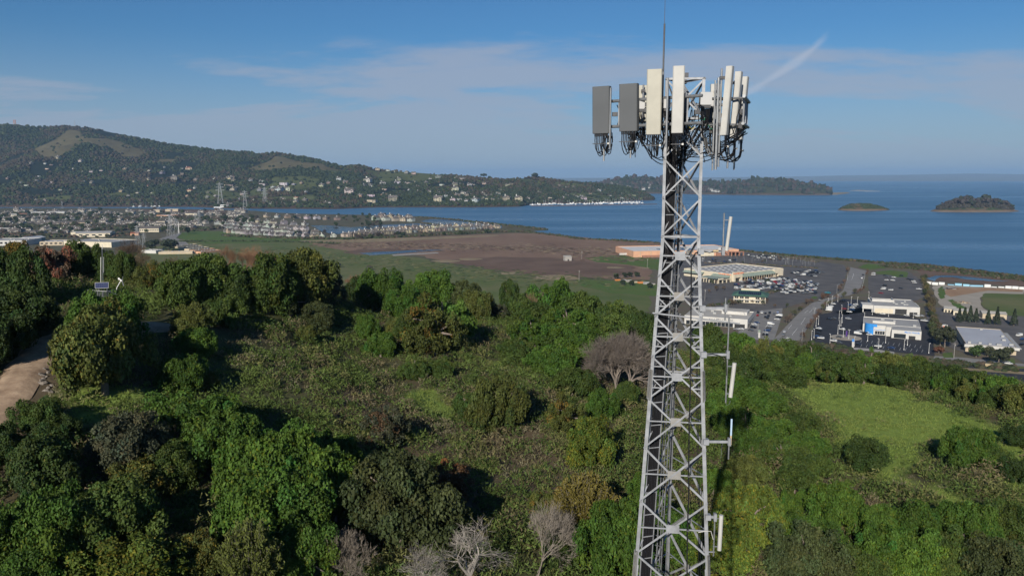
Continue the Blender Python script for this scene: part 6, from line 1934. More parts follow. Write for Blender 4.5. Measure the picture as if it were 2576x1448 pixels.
# ---- cars
def car_mesh(kind):
    mb = MB()
    if kind == 'sedan':
        L, W, prof, cab = 4.6, 1.8, [(0, .45), (0, .80), (.9, .95), (1.5, 1.42), (3.0, 1.45), (3.8, 1.0), (4.6, .92), (4.6, .45)], (1.05, 1.5, 3.0, 3.7)
    elif kind == 'suv':
        L, W, prof, cab = 4.7, 1.9, [(0, .5), (0, .95), (.25, 1.65), (3.0, 1.75), (3.7, 1.15), (4.7, 1.0), (4.7, .5)], (.3, .5, 3.0, 3.7)
    elif kind == 'van':
        L, W, prof, cab = 5.4, 2.0, [(0, .5), (0, 2.2), (4.2, 2.25), (4.8, 1.35), (5.4, 1.15), (5.4, .5)], (3.6, 3.7, 4.2, 4.8)
    else:
        L, W, prof, cab = 5.6, 1.95, [(0, .6), (0, 1.1), (2.2, 1.1), (2.4, 1.8), (3.7, 1.82), (4.3, 1.2), (5.6, 1.1), (5.6, .6)], (2.3, 2.5, 3.7, 4.3)
    n = len(prof)
    vs = [(x - L / 2, -W / 2, z) for x, z in prof] + [(x - L / 2, W / 2, z) for x, z in prof]
    mb.add(vs, [(i, (i + 1) % n, (i + 1) % n + n, i + n) for i in range(n)] + [tuple(range(n - 1, -1, -1)), tuple(range(n, 2 * n))], 0)
    zt = max(z for x, z in prof); zb = zt - .52
    a, b, c_, d = [q - L / 2 for q in cab]
    for s in (-1, 1):
        y = s * (W / 2 + .012)
        q = [(a + .15, y, zb), (d - .18, y, zb), (c_ + .05, y, zt - .10), (b + .05, y, zt - .10)]
        mb.add(q, [(0, 1, 2, 3) if s < 0 else (3, 2, 1, 0)], 1)
    # windscreen and rear window
    dd = .015
    mb.add([(d + dd, -W * .44, zb), (d + dd, W * .44, zb), (c_ + dd + .03, W * .42, zt - .06), (c_ + dd + .03, -W * .42, zt - .06)], [(0, 1, 2, 3)], 1)
    if kind != 'van':
        mb.add([(a - dd, -W * .44, zb), (a - dd, W * .44, zb), (b - dd - .03, W * .42, zt - .06), (b - dd - .03, -W * .42, zt - .06)], [(3, 2, 1, 0)], 1)
    for x in (-L * .31, L * .31):
        for s in (-1, 1):
            mb.tube([(x, s * (W / 2 - .2), .33), (x, s * (W / 2 + .03), .33)], .33, 8, 2)
    return mb.mesh('car', [M['car_paint'], M['car_glass'], M['tyre']])
CAR = {k: car_mesh(k) for k in ('sedan', 'suv', 'van', 'pickup')}
PAINT = {'white': (.62, .62, .60), 'black': (.010, .010, .012), 'silver': (.32, .33, .34), 'grey': (.085, .09, .095), 'red': (.22, .012, .012), 'blue': (.02, .05, .14), 'teal': (.02, .22, .28), 'tan': (.45, .36, .22)}
rc = random.Random(31)
def car(p, ang, where, kind=None, colour=None, label=None, group=None):
    kind = kind or rc.choices(('sedan', 'suv', 'van', 'pickup'), (5, 5, .6, 1))[0]
    colour = colour or rc.choices(list(PAINT)[:6], (6, 5, 3, 4, 1.0, 1.4))[0]
    o = link('parked_car' if 'driv' not in where else 'moving_car', CAR[kind], None, (p.x, p.y, p.z), ang)
    o.color = (*PAINT[colour], 1)
    kn = {'sedan': 'sedan', 'suv': 'sport utility car', 'van': 'van', 'pickup': 'pickup truck'}[kind]
    lb = label or '%s %s %s' % (colour, kn, where)
    tag(o, lb, {'van': 'van', 'pickup': 'truck'}.get(kind, 'car'), group or lb)
    return o
MASS = []
def rows_in(poly_px, a_px, b_px, gap, stall, fill, where, z, maxn, hot=None, keep_n=None):
    """cars nose-in along parallel rows inside an outline"""
    P = [g4(*q) for q in poly_px]
    A, B = g4(*a_px), g4(*b_px)
    d = (B - A).normalized(); n = Vector((-d.y, d.x, 0))
    us = [(p - A).dot(d) for p in P]; vs = [(p - A).dot(n) for p in P]
    spots = []
    v = min(vs) + 3
    while v < max(vs):
        for off in (0, 5.6):
            u = min(us)
            while u < max(us):
                q = A + d * u + n * (v + off)
                if in_poly(np.array([q.x]), np.array([q.y]), [(p.x, p.y) for p in P])[0]:
                    f = fill * (1.0 if hot is None else 1.7 * math.exp(-((q - g4(*hot[0])).length / hot[1]) ** 2))
                    if rc.random() < f:
                        q.z = z
                        spots.append((q + n * rc.uniform(-.4, .4), math.atan2(n.y, n.x) + (math.pi if off else 0) + rc.uniform(-.03, .03)))
                u += stall
        v += gap
    rc.shuffle(spots)
    for q, an in spots[:keep_n if keep_n is not None else maxn]:
        car(q, an, where)
    MASS.extend(spots[keep_n if keep_n is not None else maxn:maxn])
    return len(spots)
rows_in([r7(1400, 735), r7(1640, 665), (3060, 1113), r7(2060, 620), r7(2404, 660), r7(2380, 800), r7(1980, 800), r7(1870, 755), r7(1500, 745)], r7(1400, 655), r7(2005, 582), 17.5, 2.75, 1.0, 'in the crowded lot before the warehouse store', .31, 230, (r7(1800, 690), 130), 120)
rows_in([r7(1500, 655), r7(2000, 592), r7(2060, 605), r7(1640, 665), r7(1420, 715)], r7(1400, 655), r7(2005, 582), 12, 2.75, .75, 'close to the warehouse store front', .31, 18)
rows_in([r7(2060, 540), r7(2404, 520), r7(2500, 560), r7(2404, 600), r7(2100, 600)], r7(1400, 655), r7(2005, 582), 17.5, 2.75, .7, 'beyond the warehouse store exit', .31, 36)
rows_in([r7(1550, 350), r7(1800, 345), r7(2050, 380), r7(2050, 400), r7(1700, 390)], r7(270, 372), r7(1490, 348), 22, 3.0, .7, 'in the far lot by the shore', .31, 40, None, 0)
rows_in([r7(1050, 390), r7(1500, 400), r7(1640, 410), r7(1400, 425), r7(1080, 440)], r7(270, 372), r7(1490, 348), 22, 3.2, .25, 'in the half-empty lot between the stores', .31, 24, None, 0)
# cars one can pick out, by place
def cars_at(lst, f, where, ang, z=.40):
    for q in lst:
        x, y = q[:2]
        k = q[2] if len(q) > 2 else None; c_ = q[3] if len(q) > 3 else None
        p = g4(*f(x, y)); p.z = z
        car(p, ang + rc.uniform(-.06, .06) + (math.pi if rc.random() < .5 else 0), where, k, c_)
wdir = math.atan2(*(lambda a, b: ((b - a).y, (b - a).x))(g4(*r8(725, 910)), g4(*r8(1360, 1000))))
cars_at([(325, 655, 'van', 'white'), (322, 678, 'van', 'white'), (345, 632, 'sedan', 'white'), (370, 605, 'sedan', 'white'), (460, 580, 'suv', 'black'), (485, 570, 'suv', 'black'), (490, 660, 'sedan', 'red'), (550, 695, 'sedan', 'white'), (580, 670, 'sedan', 'blue'), (585, 650, 'sedan', 'white'), (600, 632, 'suv', 'silver'), (620, 612, 'sedan', 'white'), (560, 620, 'suv', 'blue')], r8, 'in the small lot of the white showroom', wdir, .41)
cars_at([(320, 775, 'sedan', 'black'), (375, 768, 'sedan', 'grey'), (540, 772, 'suv', 'silver'), (210, 880, 'sedan', 'white'), (205, 905, 'suv', 'black'), (195, 935, 'sedan', 'black'), (180, 968, 'sedan', 'blue'), (232, 990, 'suv', 'white'), (372, 1020, 'suv', 'white'), (435, 1040, 'sedan', 'grey'), (640, 1062, 'sedan', 'black'), (868, 1082, 'suv', 'white'), (1015, 1098, 'sedan', 'blue'), (645, 940, 'van', 'white'), (665, 910, 'sedan', 'silver'), (720, 935, 'suv', 'black'), (775, 950, 'sedan', 'white'), (470, 890, 'sedan', 'white')], r8, 'in the lot of the blue-fronted dealer', wdir, .41)
cars_at([(435, 978, 'sedan', 'grey')], r8, 'on the round display pad', wdir, .56)
cars_at([(820, 260, 'sedan', 'white'), (815, 280, 'suv', 'white'), (945, 285, 'sedan', 'black'), (965, 300, 'suv', 'grey'), (1015, 305, 'sedan', 'grey'), (1045, 308, 'sedan', 'white'), (1125, 290, 'suv', 'black'), (1205, 325, 'sedan', 'black'), (1240, 335, 'suv', 'black'), (1265, 350, 'sedan', 'white'), (1275, 368, 'sedan', 'white'), (965, 338, 'sedan', 'white'), (1035, 342, 'suv', 'white'), (940, 400, 'suv', 'black'), (935, 425, 'sedan', 'white'), (925, 440, 'suv', 'white'), (1010, 450, 'suv', 'white'), (1120, 430, 'sedan', 'black'), (1325, 440, 'pickup', 'white'), (900, 485, 'sedan', 'red')], r8, 'in the lot behind the white showroom', wdir, .38)
cars_at([(870, 720, 'sedan', 'grey'), (920, 718, 'sedan', 'white'), (1190, 735, 'sedan', 'white'), (1250, 740, 'sedan', 'black'), (1300, 742, 'suv', 'white'), (1350, 740, 'sedan', 'silver'), (1385, 795, 'pickup', 'white'), (820, 715, 'suv', 'black')], r8, 'between the two white car buildings', wdir, .38)
vdir = math.atan2(*(lambda a, b: ((b - a).y, (b - a).x))(g4(*r7(1700, 1240)), g4(*r7(1850, 1000))))
cars_at([(1715, 1020, 'suv', 'black'), (1760, 1022, 'suv', 'white'), (1800, 1030, 'sedan', 'black'), (1850, 1025, 'suv', 'black'), (1900, 1035, 'sedan', 'grey'), (1945, 1020, 'suv', 'blue'), (1710, 1052, 'sedan', 'red'), (1800, 1072, 'sedan', 'black'), (1835, 1062, 'suv', 'black'), (1825, 1085, 'sedan', 'black')], r7, 'behind the lettered white showroom', vdir, .38)
cars_at([(1700, 1138, 'sedan', 'blue'), (1670, 1155, 'sedan', 'white'), (1680, 1170, 'sedan', 'silver'), (1660, 1195, 'suv', 'black'), (1630, 1225, 'sedan', 'grey'), (1950, 1075, 'suv', 'black'), (1935, 1100, 'sedan', 'white'), (1960, 1058, 'van', 'white'), (1865, 1155, 'van', 'white'), (1850, 1180, 'sedan', 'silver'), (1835, 1205, 'sedan', 'black'), (1820, 1230, 'suv', 'blue'), (1805, 1255, 'sedan', 'silver'), (1795, 1280, 'suv', 'black'), (1520, 1212, 'sedan', 'white'), (1465, 1215, 'sedan', 'silver')], r7, 'beside the lettered white showroom', wdir, .38)
rdir = math.atan2(*(lambda a, b: ((b - a).y, (b - a).x))(g4(*r7(2010, 1300)), g4(*r7(2300, 900))))
for x, y, k, c_, lb in ((2285, 908, 'sedan', 'black', 'black sedan driving on the bend of the boulevard'), (2022, 1247, 'sedan', 'silver', 'silver sedan driving on the boulevard near the oaks'), (2010, 1292, 'suv', 'black', 'black car driving on the near end of the boulevard'), (2062, 1325, 'sedan', 'white', 'white sedan driving out behind the oaks on the boulevard')):
    p = g4(*r7(x, y)); p.z = .43
    car(p, rdir, 'driving', k, c_, lb)
for x, y, k, c_, lb in ((700, 280, 'sedan', 'black', 'black car driving on the far straight of the boulevard'), (685, 318, 'sedan', 'white', 'white car driving on the far straight of the boulevard'), (214, 565, 'suv', 'black', 'black car turning at the boulevard junction')):
    p = g4(*r8(x, y)); p.z = .43
    car(p, rdir + .2, 'driving', k, c_, lb)
p = g4(*r8(308, 482)); p.z = .40
car(p, wdir + .2, 'parked', 'pickup', 'teal', 'teal truck parked at the corner of the big car park')
p = g4(*r8(2118, 1308)); p.z = .42
car(p, wdir, 'driving', 'van', 'tan', 'tan van driving on the freeway')
p = g4(*r8(2320, 1275)); p.z = .46
car(p, wdir, 'parked', 'suv', 'white', 'white car parked on the frontage road by the lawn')
cars_at([(1785, 1075, 'suv', 'black'), (2440, 960, 'van', 'white'), (2480, 1000, 'sedan', 'blue'), (2470, 1060, 'sedan', 'black')], r8, 'beside the silver-roofed building', wdir + 1.3, .38)

def car_mass():
    pm = []
    for c_ in ('white', 'black', 'silver', 'grey', 'blue'):
        pm.append(mat('paint_' + c_, PAINT[c_], .35, spec=.5))
    mb = MB()
    for q, an in MASS:
        me = CAR[rc.choice(('sedan', 'suv', 'suv', 'sedan', 'pickup'))]
        pi = rc.choices(range(5), (6, 5, 3, 4, 1.2))[0]
        mx = Matrix.Translation(q) @ Matrix.Rotation(an, 4, 'Z')
        o = len(mb.v)
        mb.v += [tuple(mx @ v.co) for v in me.vertices]
        mb.f += [tuple(i + o for i in p.vertices) for p in me.polygons]
        mb.m += [pi if p.material_index == 0 else 4 + p.material_index for p in me.polygons]
    o = mb.build('far_parked_cars', pm + [M['car_glass'], M['tyre']])
    tag(o, 'mass of small parked cars filling the store car parks', 'cars', kind='stuff')
# ---- lamp posts of the car lots
def lamp_mesh(double):
    mb = MB()
    mb.tube([(0, 0, 0), (0, 0, 7.0)], [.13, .09], 6)
    mb.box(-.12, .9, -.16, .16, 6.9, 7.1)
    if double:
        mb.box(-.9, -.125, -.16, .16, 6.9, 7.1)
    mb.tube([(0, 0, 0), (0, 0, .7)], .28, 8)
    return mb
LM = [lamp_mesh(False).mesh('lamp_post', M['pole_white']), lamp_mesh(True).mesh('lamp_post', M['pole_white'])]
posts = [(295, 655, 0), (315, 615, 0), (355, 590, 0), (420, 575, 0), (568, 600, 0), (535, 665, 0), (637, 605, 0), (463, 700, 0), (435, 765, 0), (468, 810, 0), (455, 845, 0), (437, 880, 0), (420, 935, 0), (715, 787, 0), (805, 720, 0), (205, 830, 0), (178, 850, 0), (155, 980, 0), (128, 1000, 0), (333, 1040, 0), (480, 970, 1), (542, 990, 1), (603, 1070, 0), (752, 1015, 1), (952, 1035, 1), (873, 1095, 0), (1157, 1112, 0), (1195, 1062, 0), (1433, 1150, 0), (985, 740, 0), (1260, 760, 0), (765, 540, 0)]
for k, (x, y, dbl) in enumerate(posts):
    p = g4(*r8(x, y))
    o = link('lamp_post', LM[dbl], None, (p.x, p.y, .35), wdir + math.pi * (k % 2))
    tag(o, 'white lamp post with twin heads in the dealer lot' if dbl else ('slim white lamp post in the lot of the blue-fronted dealer' if y > 740 else 'slim white lamp post beside the white showroom lot'), 'lamp post', 'lamp posts of the car dealers' + (' twin' if dbl else (' near' if y > 740 else ' far')))
mat('pole_grey', (.36, .36, .35), .6)
mb = MB(); mb.tube([(0, 0, 0), (0, 0, 8.6)], [.14, .09], 6); mb.tube([(0, 0, 8.5), (1.2, 0, 9.0), (2.8, 0, 9.1)], .06, 5); mb.box(2.4, 3.2, -.14, .14, 9.02, 9.16)
street = mb.mesh('street_light', M['pole_grey'])
for k, (x, y) in enumerate([(-470, 930), (-640, 1010), (155, 750), (-390, 1005), (525, 340), (410, 480), (-800, 700), (-620, 820), (20, 1010), (-300, 1220)]):
    p = g4(*r8(x, y)); o = link('street_light', street, None, (p.x, p.y, .3), rc.uniform(0, 6))
    tag(o, 'grey street light with a curved arm along the boulevard', 'street light', 'street lights along the boulevard')
for k in range(34):
    x, y = rc.uniform(1080, 2380), rc.uniform(350, 470)
    y = 330 + (x - 1080) * .06 + rc.uniform(10, 80)
    p = g4(*r7(x, y)); o = link('lamp_post', street, None, (p.x, p.y, .3), rc.uniform(0, 6)); o.scale = (.8, .8, .75)
    tag(o, 'thin lamp post in the far car park by the shore', 'lamp post', 'lamp posts in the far car park')
# wooden utility pole with crossarm
def upole(px, label, Hh=11.0):
    p = g4(*px)
    t = thing('utility_pole', label, 'pole', p)
    MB().tube([(0, 0, 0), (0, 0, Hh)], [.18, .12], 7).build('post', M['concrete'], t)
    MB().box(-1.2, 1.2, -.08, .08, Hh - .9, Hh - .7).build('crossarm', M['pole_wood'], t)
    MB().box(.15, .55, -.2, .2, Hh - 2.2, Hh - 1.4).build('transformer', M['machine'], t)
upole(r8(1712, 1205), 'tall pale utility pole beside the small lawn')
upole(r7(1098, 880), 'pale leaning utility pole seen right of the tower', 12)
upole((2327, 1036), 'utility pole by the little marsh hut', 12)
upole((2316, 1123), 'utility pole alone at the near edge of the marsh', 13)
upole(r7(432, 488), 'utility pole on the green bank behind the peach store', 12)
# totem signs of the dealers
for px, lb, m2 in ((r8(588, 1083), 'white and blue totem sign at the edge of the dealer lot', 'sign_blue'), (r7(1728, 1305), 'white totem sign beside the lettered showroom', 'awning_green')):
    p = g4(*px); t = thing('totem_sign', lb, 'sign', p, wdir)
    part_box(t, 'panel', 'wall_white', -.7, .7, -.25, .25, 0, 6.0); part_box(t, 'cap', m2, -.75, .75, -.3, .3, 4.4, 6.3)
p = g4(*r8(508, 975)); t = thing('banner', 'dark blue feather banner on the round display pad', 'banner', p, wdir)
MB().tube([(0, 0, .5), (0, 0, 5.6)], .06, 5).build('pole', M['pole_grey'], t); MB().box(.06, 1.1, -.03, .03, 1.4, 5.6).build('flag', M['sign_purple'], t)
# marsh hut
p = g4(2270, 1041); t = thing('marsh_hut', 'small pale concrete hut alone in the marsh', 'hut', p, .3)
part_box(t, 'wall', 'concrete', -5, 5, -3.5, 3.5, 0, 6.5); part_box(t, 'door', 'shadow_glass', -1, 1, -3.56, -3.4, 0, 2.4)
MB().add([(-5.4, -3.9, 6.5), (5.4, -3.9, 6.5), (5.4, 3.9, 7.4), (-5.4, 3.9, 7.4), (5.4, 3.9, 6.5), (-5.4, 3.9, 6.5)], [(0, 1, 2, 3), (3, 2, 4, 5), (0, 3, 5), (1, 4, 2)]).build('roof', M['roof_pale'], t)
# storage yard behind the grass strip, seen left of the tower
for k in range(7):
    a = r7(90 + k * 66, 640 + k * 8)
    p = g4(*a); o = link('material_stack', MB().box(-3, 3, -2, 2, 0, 1.6 + .5 * (k % 3)).mesh('stack', M[('rust_orange', 'machine', 'concrete', 'wall_tan')[k % 4]]), None, p, .4)
    tag(o, '%s pallet stack in the garden yard left of the warehouse store' % ('orange', 'grey', 'pale', 'tan')[k % 4], 'stack', 'stacks in the garden yard ' + ('orange', 'grey', 'pale', 'tan')[k % 4])
# ================================================================== houses, trees and boats across the flats
mat('house_wall', (1, 1, 1), .8, objcol=True)
mat('shingle', (.105, .092, .082), .9, color2=(.15, .133, .12), scale=.25, rand=.18)
mat('terracotta', (.30, .10, .055), .85, var=.15, scale=.3)
mat('trim_white', (.68, .67, .64), .7)
def house_meshes(W, D, H, rh, kind='gable', storeys=2, roofm='shingle', wing=True):
    """walls (object-coloured), roof, windows and chimney as separate meshes; front faces -y"""
    wall = MB(); roof = MB(); win = MB(); chim = MB()
    wall.box(-W / 2, W / 2, -D / 2, D / 2, 0, H)
    e = .6
    if kind == 'gable':
        wall.add([(-W / 2, -D / 2, H), (W / 2, -D / 2, H), (0, -D / 2, H + rh), (-W / 2, D / 2, H), (W / 2, D / 2, H), (0, D / 2, H + rh)], [(0, 1, 2), (4, 3, 5)])
        s = rh / (W / 2)
        for k in (-1, 1):
            roof.add([(0, -D / 2 - e, H + rh + .25), (k * (W / 2 + e), -D / 2 - e, H - e * s + .25), (k * (W / 2 + e), D / 2 + e, H - e * s + .25), (0, D / 2 + e, H + rh + .25), (0, -D / 2 - e, H + rh), (k * (W / 2 + e), -D / 2 - e, H - e * s), (k * (W / 2 + e), D / 2 + e, H - e * s), (0, D / 2 + e, H + rh)], [(0, 1, 2, 3), (4, 7, 6, 5), (0, 4, 5, 1), (3, 2, 6, 7), (1, 5, 6, 2)])
    elif kind == 'side':
        wall.add([(-W / 2, -D / 2, H), (-W / 2, D / 2, H), (-W / 2, 0, H + rh), (W / 2, -D / 2, H), (W / 2, D / 2, H), (W / 2, 0, H + rh)], [(1, 0, 2), (3, 4, 5)])
        s = rh / (D / 2)
        for k in (-1, 1):
            roof.add([(-W / 2 - e, 0, H + rh + .25), (-W / 2 - e, k * (D / 2 + e), H - e * s + .25), (W / 2 + e, k * (D / 2 + e), H - e * s + .25), (W / 2 + e, 0, H + rh + .25), (-W / 2 - e, k * (D / 2 + e), H - e * s), (W / 2 + e, k * (D / 2 + e), H - e * s)], [(0, 1, 2, 3), (1, 4, 5, 2)])
    elif kind == 'hip':
        a = min(W, D) * .42
        roof.add([(-W / 2 - e, -D / 2 - e, H), (W / 2 + e, -D / 2 - e, H), (W / 2 + e, D / 2 + e, H), (-W / 2 - e, D / 2 + e, H), (-W / 2 + a, 0, H + rh), (W / 2 - a, 0, H + rh)], [(0, 1, 5, 4), (1, 2, 5), (2, 3, 4, 5), (3, 0, 4), (3, 2, 1, 0)])
    else:
        roof.box(-W / 2 - e, W / 2 + e, -D / 2 - e, D / 2 + e, H + .01, H + .35)
    if wing:
        w2 = W * .42; x0 = W * .04
        wall.box(x0, x0 + w2, -D / 2 - 2.2, -D / 2 - .01, 0, H * .92)
        wall.add([(x0, -D / 2 - 2.2, H * .92), (x0 + w2, -D / 2 - 2.2, H * .92), (x0 + w2 / 2, -D / 2 - 2.2, H * .92 + rh * .6)], [(0, 1, 2)])
        c = x0 + w2 / 2
        for k in (-1, 1):
            roof.add([(c, -D / 2 - 2.7, H * .92 + rh * .6 + .2), (c + k * (w2 / 2 + .4), -D / 2 - 2.7, H * .92 - .1), (c + k * (w2 / 2 + .4), -D / 2 + 2, H * .92 - .1), (c, -D / 2 + 3, H * .92 + rh * .6 + .2)], [(0, 1, 2, 3)])
    for f in range(storeys):
        z = .9 + f * 2.9
        for x in (-W * .36, -W * .16):
            win.box(x - .75, x + .75, -D / 2 - .07, -D / 2 + .05, z, z + 1.4)
        if wing:
            win.box(W * .15, W * .36, -D / 2 - 2.27, -D / 2 - 2.1, z, z + 1.4)
        else:
            win.box(W * .12, W * .36, -D / 2 - .07, -D / 2 + .05, z, z + 1.4)
    chim.box(-W * .32, -W * .32 + 1.1, D * .1, D * .1 + 1.1, H * .8, H + rh + 1.6)
    out = [('wall', wall.mesh('wall', M['house_wall'])), ('roof', roof.mesh('roof', M[roofm])), ('window', win.mesh('window', M['shadow_glass']))]
    if kind != 'flat':
        out.append(('chimney', chim.mesh('chimney', M['trim_white'])))
    return out
HK = {'gable': house_meshes(10, 12, 5.6, 3.4, 'gable'), 'side': house_meshes(13, 10, 5.6, 3.2, 'side'), 'hip': house_meshes(12, 11, 5.6, 3.0, 'hip'),
      'low': house_meshes(16, 11, 3.2, 2.4, 'side', 1), 'lowhip': house_meshes(18, 12, 3.2, 2.6, 'hip', 1, wing=False), 'red': house_meshes(17, 11, 5.8, 2.6, 'hip', 2, 'terracotta'), 'modern': house_meshes(18, 10, 6.0, .4, 'flat', 2)}
WALLC = {'white': (.46, .455, .43), 'cream': (.44, .38, .28), 'grey': (.24, .235, .235), 'taupe': (.25, .21, .175), 'blue-grey': (.21, .23, .26), 'peach': (.40, .27, .18)}
rh_ = random.Random(17)
def house(p, kind, colour, ang, scale, label, group, name='house'):
    t = thing(name, label, 'house', p, ang, group)
    t.scale = (scale,) * 3
    for nm_, me in HK[kind]:
        o = link(nm_, me, t)
        if nm_ == 'window': o['kind'] = 'stuff'
        o.color = (*[c * rh_.uniform(.9, 1.08) for c in WALLC[colour]], 1)
    return t
def simple_house_mesh(kind):               # for houses only a few pixels wide: walls and roof in one mesh
    mb = MB()
    src = HK[kind]
    for k, (nm_, me) in enumerate(src):
        mb.add([tuple(v.co) for v in me.vertices], [tuple(p.vertices) for p in me.polygons], k)
    return mb.mesh('house', [me.materials[0] for nm_, me in src])
SH = {k: simple_house_mesh(k) for k in HK}
def far_house(p, kind, colour, ang, scale, label, group):
    o = link('house', SH[kind], None, p, ang)
    o.scale = (scale,) * 3
    o.color = (*[c * rh_.uniform(.85, 1.1) for c in WALLC[colour]], 1)
    return tag(o, label, 'house', group)

STUFF = {}
def stuff_house(key, p, kind, ang, scale):
    mb = STUFF.setdefault(key, MB())
    me = SH[kind]
    mx = Matrix.Translation(p) @ Matrix.Rotation(ang, 4, 'Z') @ Matrix.Scale(scale, 4)
    o = len(mb.v)
    mb.v += [tuple(mx @ v.co) for v in me.vertices]
    mb.f += [tuple(i + o for i in q.vertices) for q in me.polygons]
    mb.m += [q.material_index for q in me.polygons]
def flush_stuff(key, label, color):
    mb = STUFF[key]
    o = mb.build(key, [m for m in SH['side'].materials]); o.color = (*color, 1)
    tag(o, label, 'houses', kind='stuff')
# --- the row of houses along the inner pond (2575-wide outlines)
def row_of_houses(pts, step, kinds, cols, lab, grp, jit=.25, scale=1.0, face=None):
    P = [g2(*q) for q in pts]
    k = 0
    for a, b in zip(P[:-1], P[1:]):
        L_ = (b - a).length; d = (b - a).normalized()
        ang = math.atan2(d.y, d.x)
        n = max(1, int(L_ / step))
        for i in range(n):
            p = a + d * (L_ * (i + .5) / n) + Vector((rh_.uniform(-1.5, 1.5), rh_.uniform(-3, 3), 0))
            c = rh_.choice(cols); kd = rh_.choice(kinds)
            lb = '%s %s, %s from the left' % (c, lab, ORD[k])
            house(p, kd, c, (ang if face is None else face) + rh_.uniform(-jit, jit), scale * rh_.uniform(.82, 1.04), lb, grp + ' ' + c)
            k += 1
    return k
nh = 0
nh += row_of_houses([(860, 595), (960, 588), (1060, 582), (1150, 577), (1255, 573)], 14.5, ['gable', 'hip', 'side'], ['grey', 'taupe', 'cream', 'blue-grey', 'taupe'], 'two-storey house in the row nearest the marsh', 'front row beside the marsh', scale=1.12)
nh += row_of_houses([(900, 586), (1000, 578), (1100, 572), (1230, 568)], 17, ['gable', 'hip', 'side'], ['grey', 'taupe', 'cream', 'taupe'], 'shingle-roofed house in the second row beside the marsh', 'second row beside the marsh', scale=1.1)
nh += row_of_houses([(565, 583), (640, 590), (720, 595), (800, 598), (850, 597)], 16, ['gable', 'side', 'gable'], ['white', 'grey', 'white', 'cream'], 'gabled house at the edge of the green field', 'front row at the green field', scale=1.1)
nh += row_of_houses([(560, 572), (660, 580), (740, 586), (800, 590)], 20, ['gable', 'side', 'hip'], ['white', 'grey', 'grey'], 'gabled house in the second row behind the green field', 'second row behind the green field', scale=1.15)
nh += row_of_houses([(540, 563), (640, 570), (720, 575), (775, 579)], 24, ['gable', 'side'], ['white', 'grey', 'white'], 'gabled house in the third row behind the green field', 'third row behind the green field', scale=1.2)
nh += row_of_houses([(600, 556), (700, 562), (780, 566)], 30, ['gable', 'side', 'hip'], ['white', 'grey', 'cream'], 'house in the fourth row behind the green field', 'fourth row behind the green field', scale=1.2)
nh += row_of_houses([(660, 545), (760, 549), (860, 553)], 34, ['side', 'hip', 'gable'], ['white', 'taupe', 'cream'], 'house among trees north of the inner pond', 'houses north of the pond', scale=1.25)
nh += row_of_houses([(930, 552), (985, 554), (1045, 556)], 26, ['side', 'hip', 'gable'], ['white', 'taupe', 'cream'], 'large pale house on the point by the lagoon', 'houses on the lagoon point', scale=1.6)
nh += row_of_houses([(950, 546), (1040, 549)], 30, ['side', 'hip'], ['white', 'cream', 'taupe'], 'pale house along the channel on the lagoon point', 'houses along the channel', scale=1.5)

# --- houses on the far mountain, those that show largest one by one
hill_px = []
H1 = [(500, 665, 30), (565, 675, 40), (640, 610, 60), (520, 720, 45), (360, 662, 40), (870, 640, 50), (790, 712, 25), (880, 750, 30), (965, 750, 40), (1075, 735, 45), (1150, 725, 25), (1550, 735, 60, 'white'), (1695, 762, 55), (1965, 722, 75, 'red'), (1895, 772, 40), (1320, 730, 55, 'peach'), (110, 820, 40), (235, 860, 30), (400, 848, 45), (560, 858, 45), (965, 862, 45), (890, 848, 25), (1240, 820, 30), (1395, 848, 50), (1550, 830, 45), (1820, 824, 80), (2035, 835, 45), (1530, 898, 50, 'red'), (2020, 915, 40, 'white'), (1965, 950, 70, 'red'), (1940, 998, 45, 'red'), (2155, 958, 45), (1430, 965, 50), (1580, 963, 40), (1260, 950, 45, 'peach'), (290, 888, 50), (640, 935, 25), (2240, 820, 70), (2380, 825, 60), (2420, 845, 50), (2350, 890, 60), (2395, 935, 45), (380, 1040, 60), (470, 1045, 40), (2300, 840, 40), (1285, 915, 30), (1330, 990, 30), (1900, 715, 30), (1720, 700, 20), (430, 792, 20), (2145, 1010, 40), (2225, 995, 30), (2450, 905, 40), (2500, 970, 40)]
for q in H1:
    hill_px.append(((0 + q[0] / 2.576) / 4, (400 + q[1] / 2.576) / 4, q[2] / 2.576 / 4, q[3] if len(q) > 3 else None))
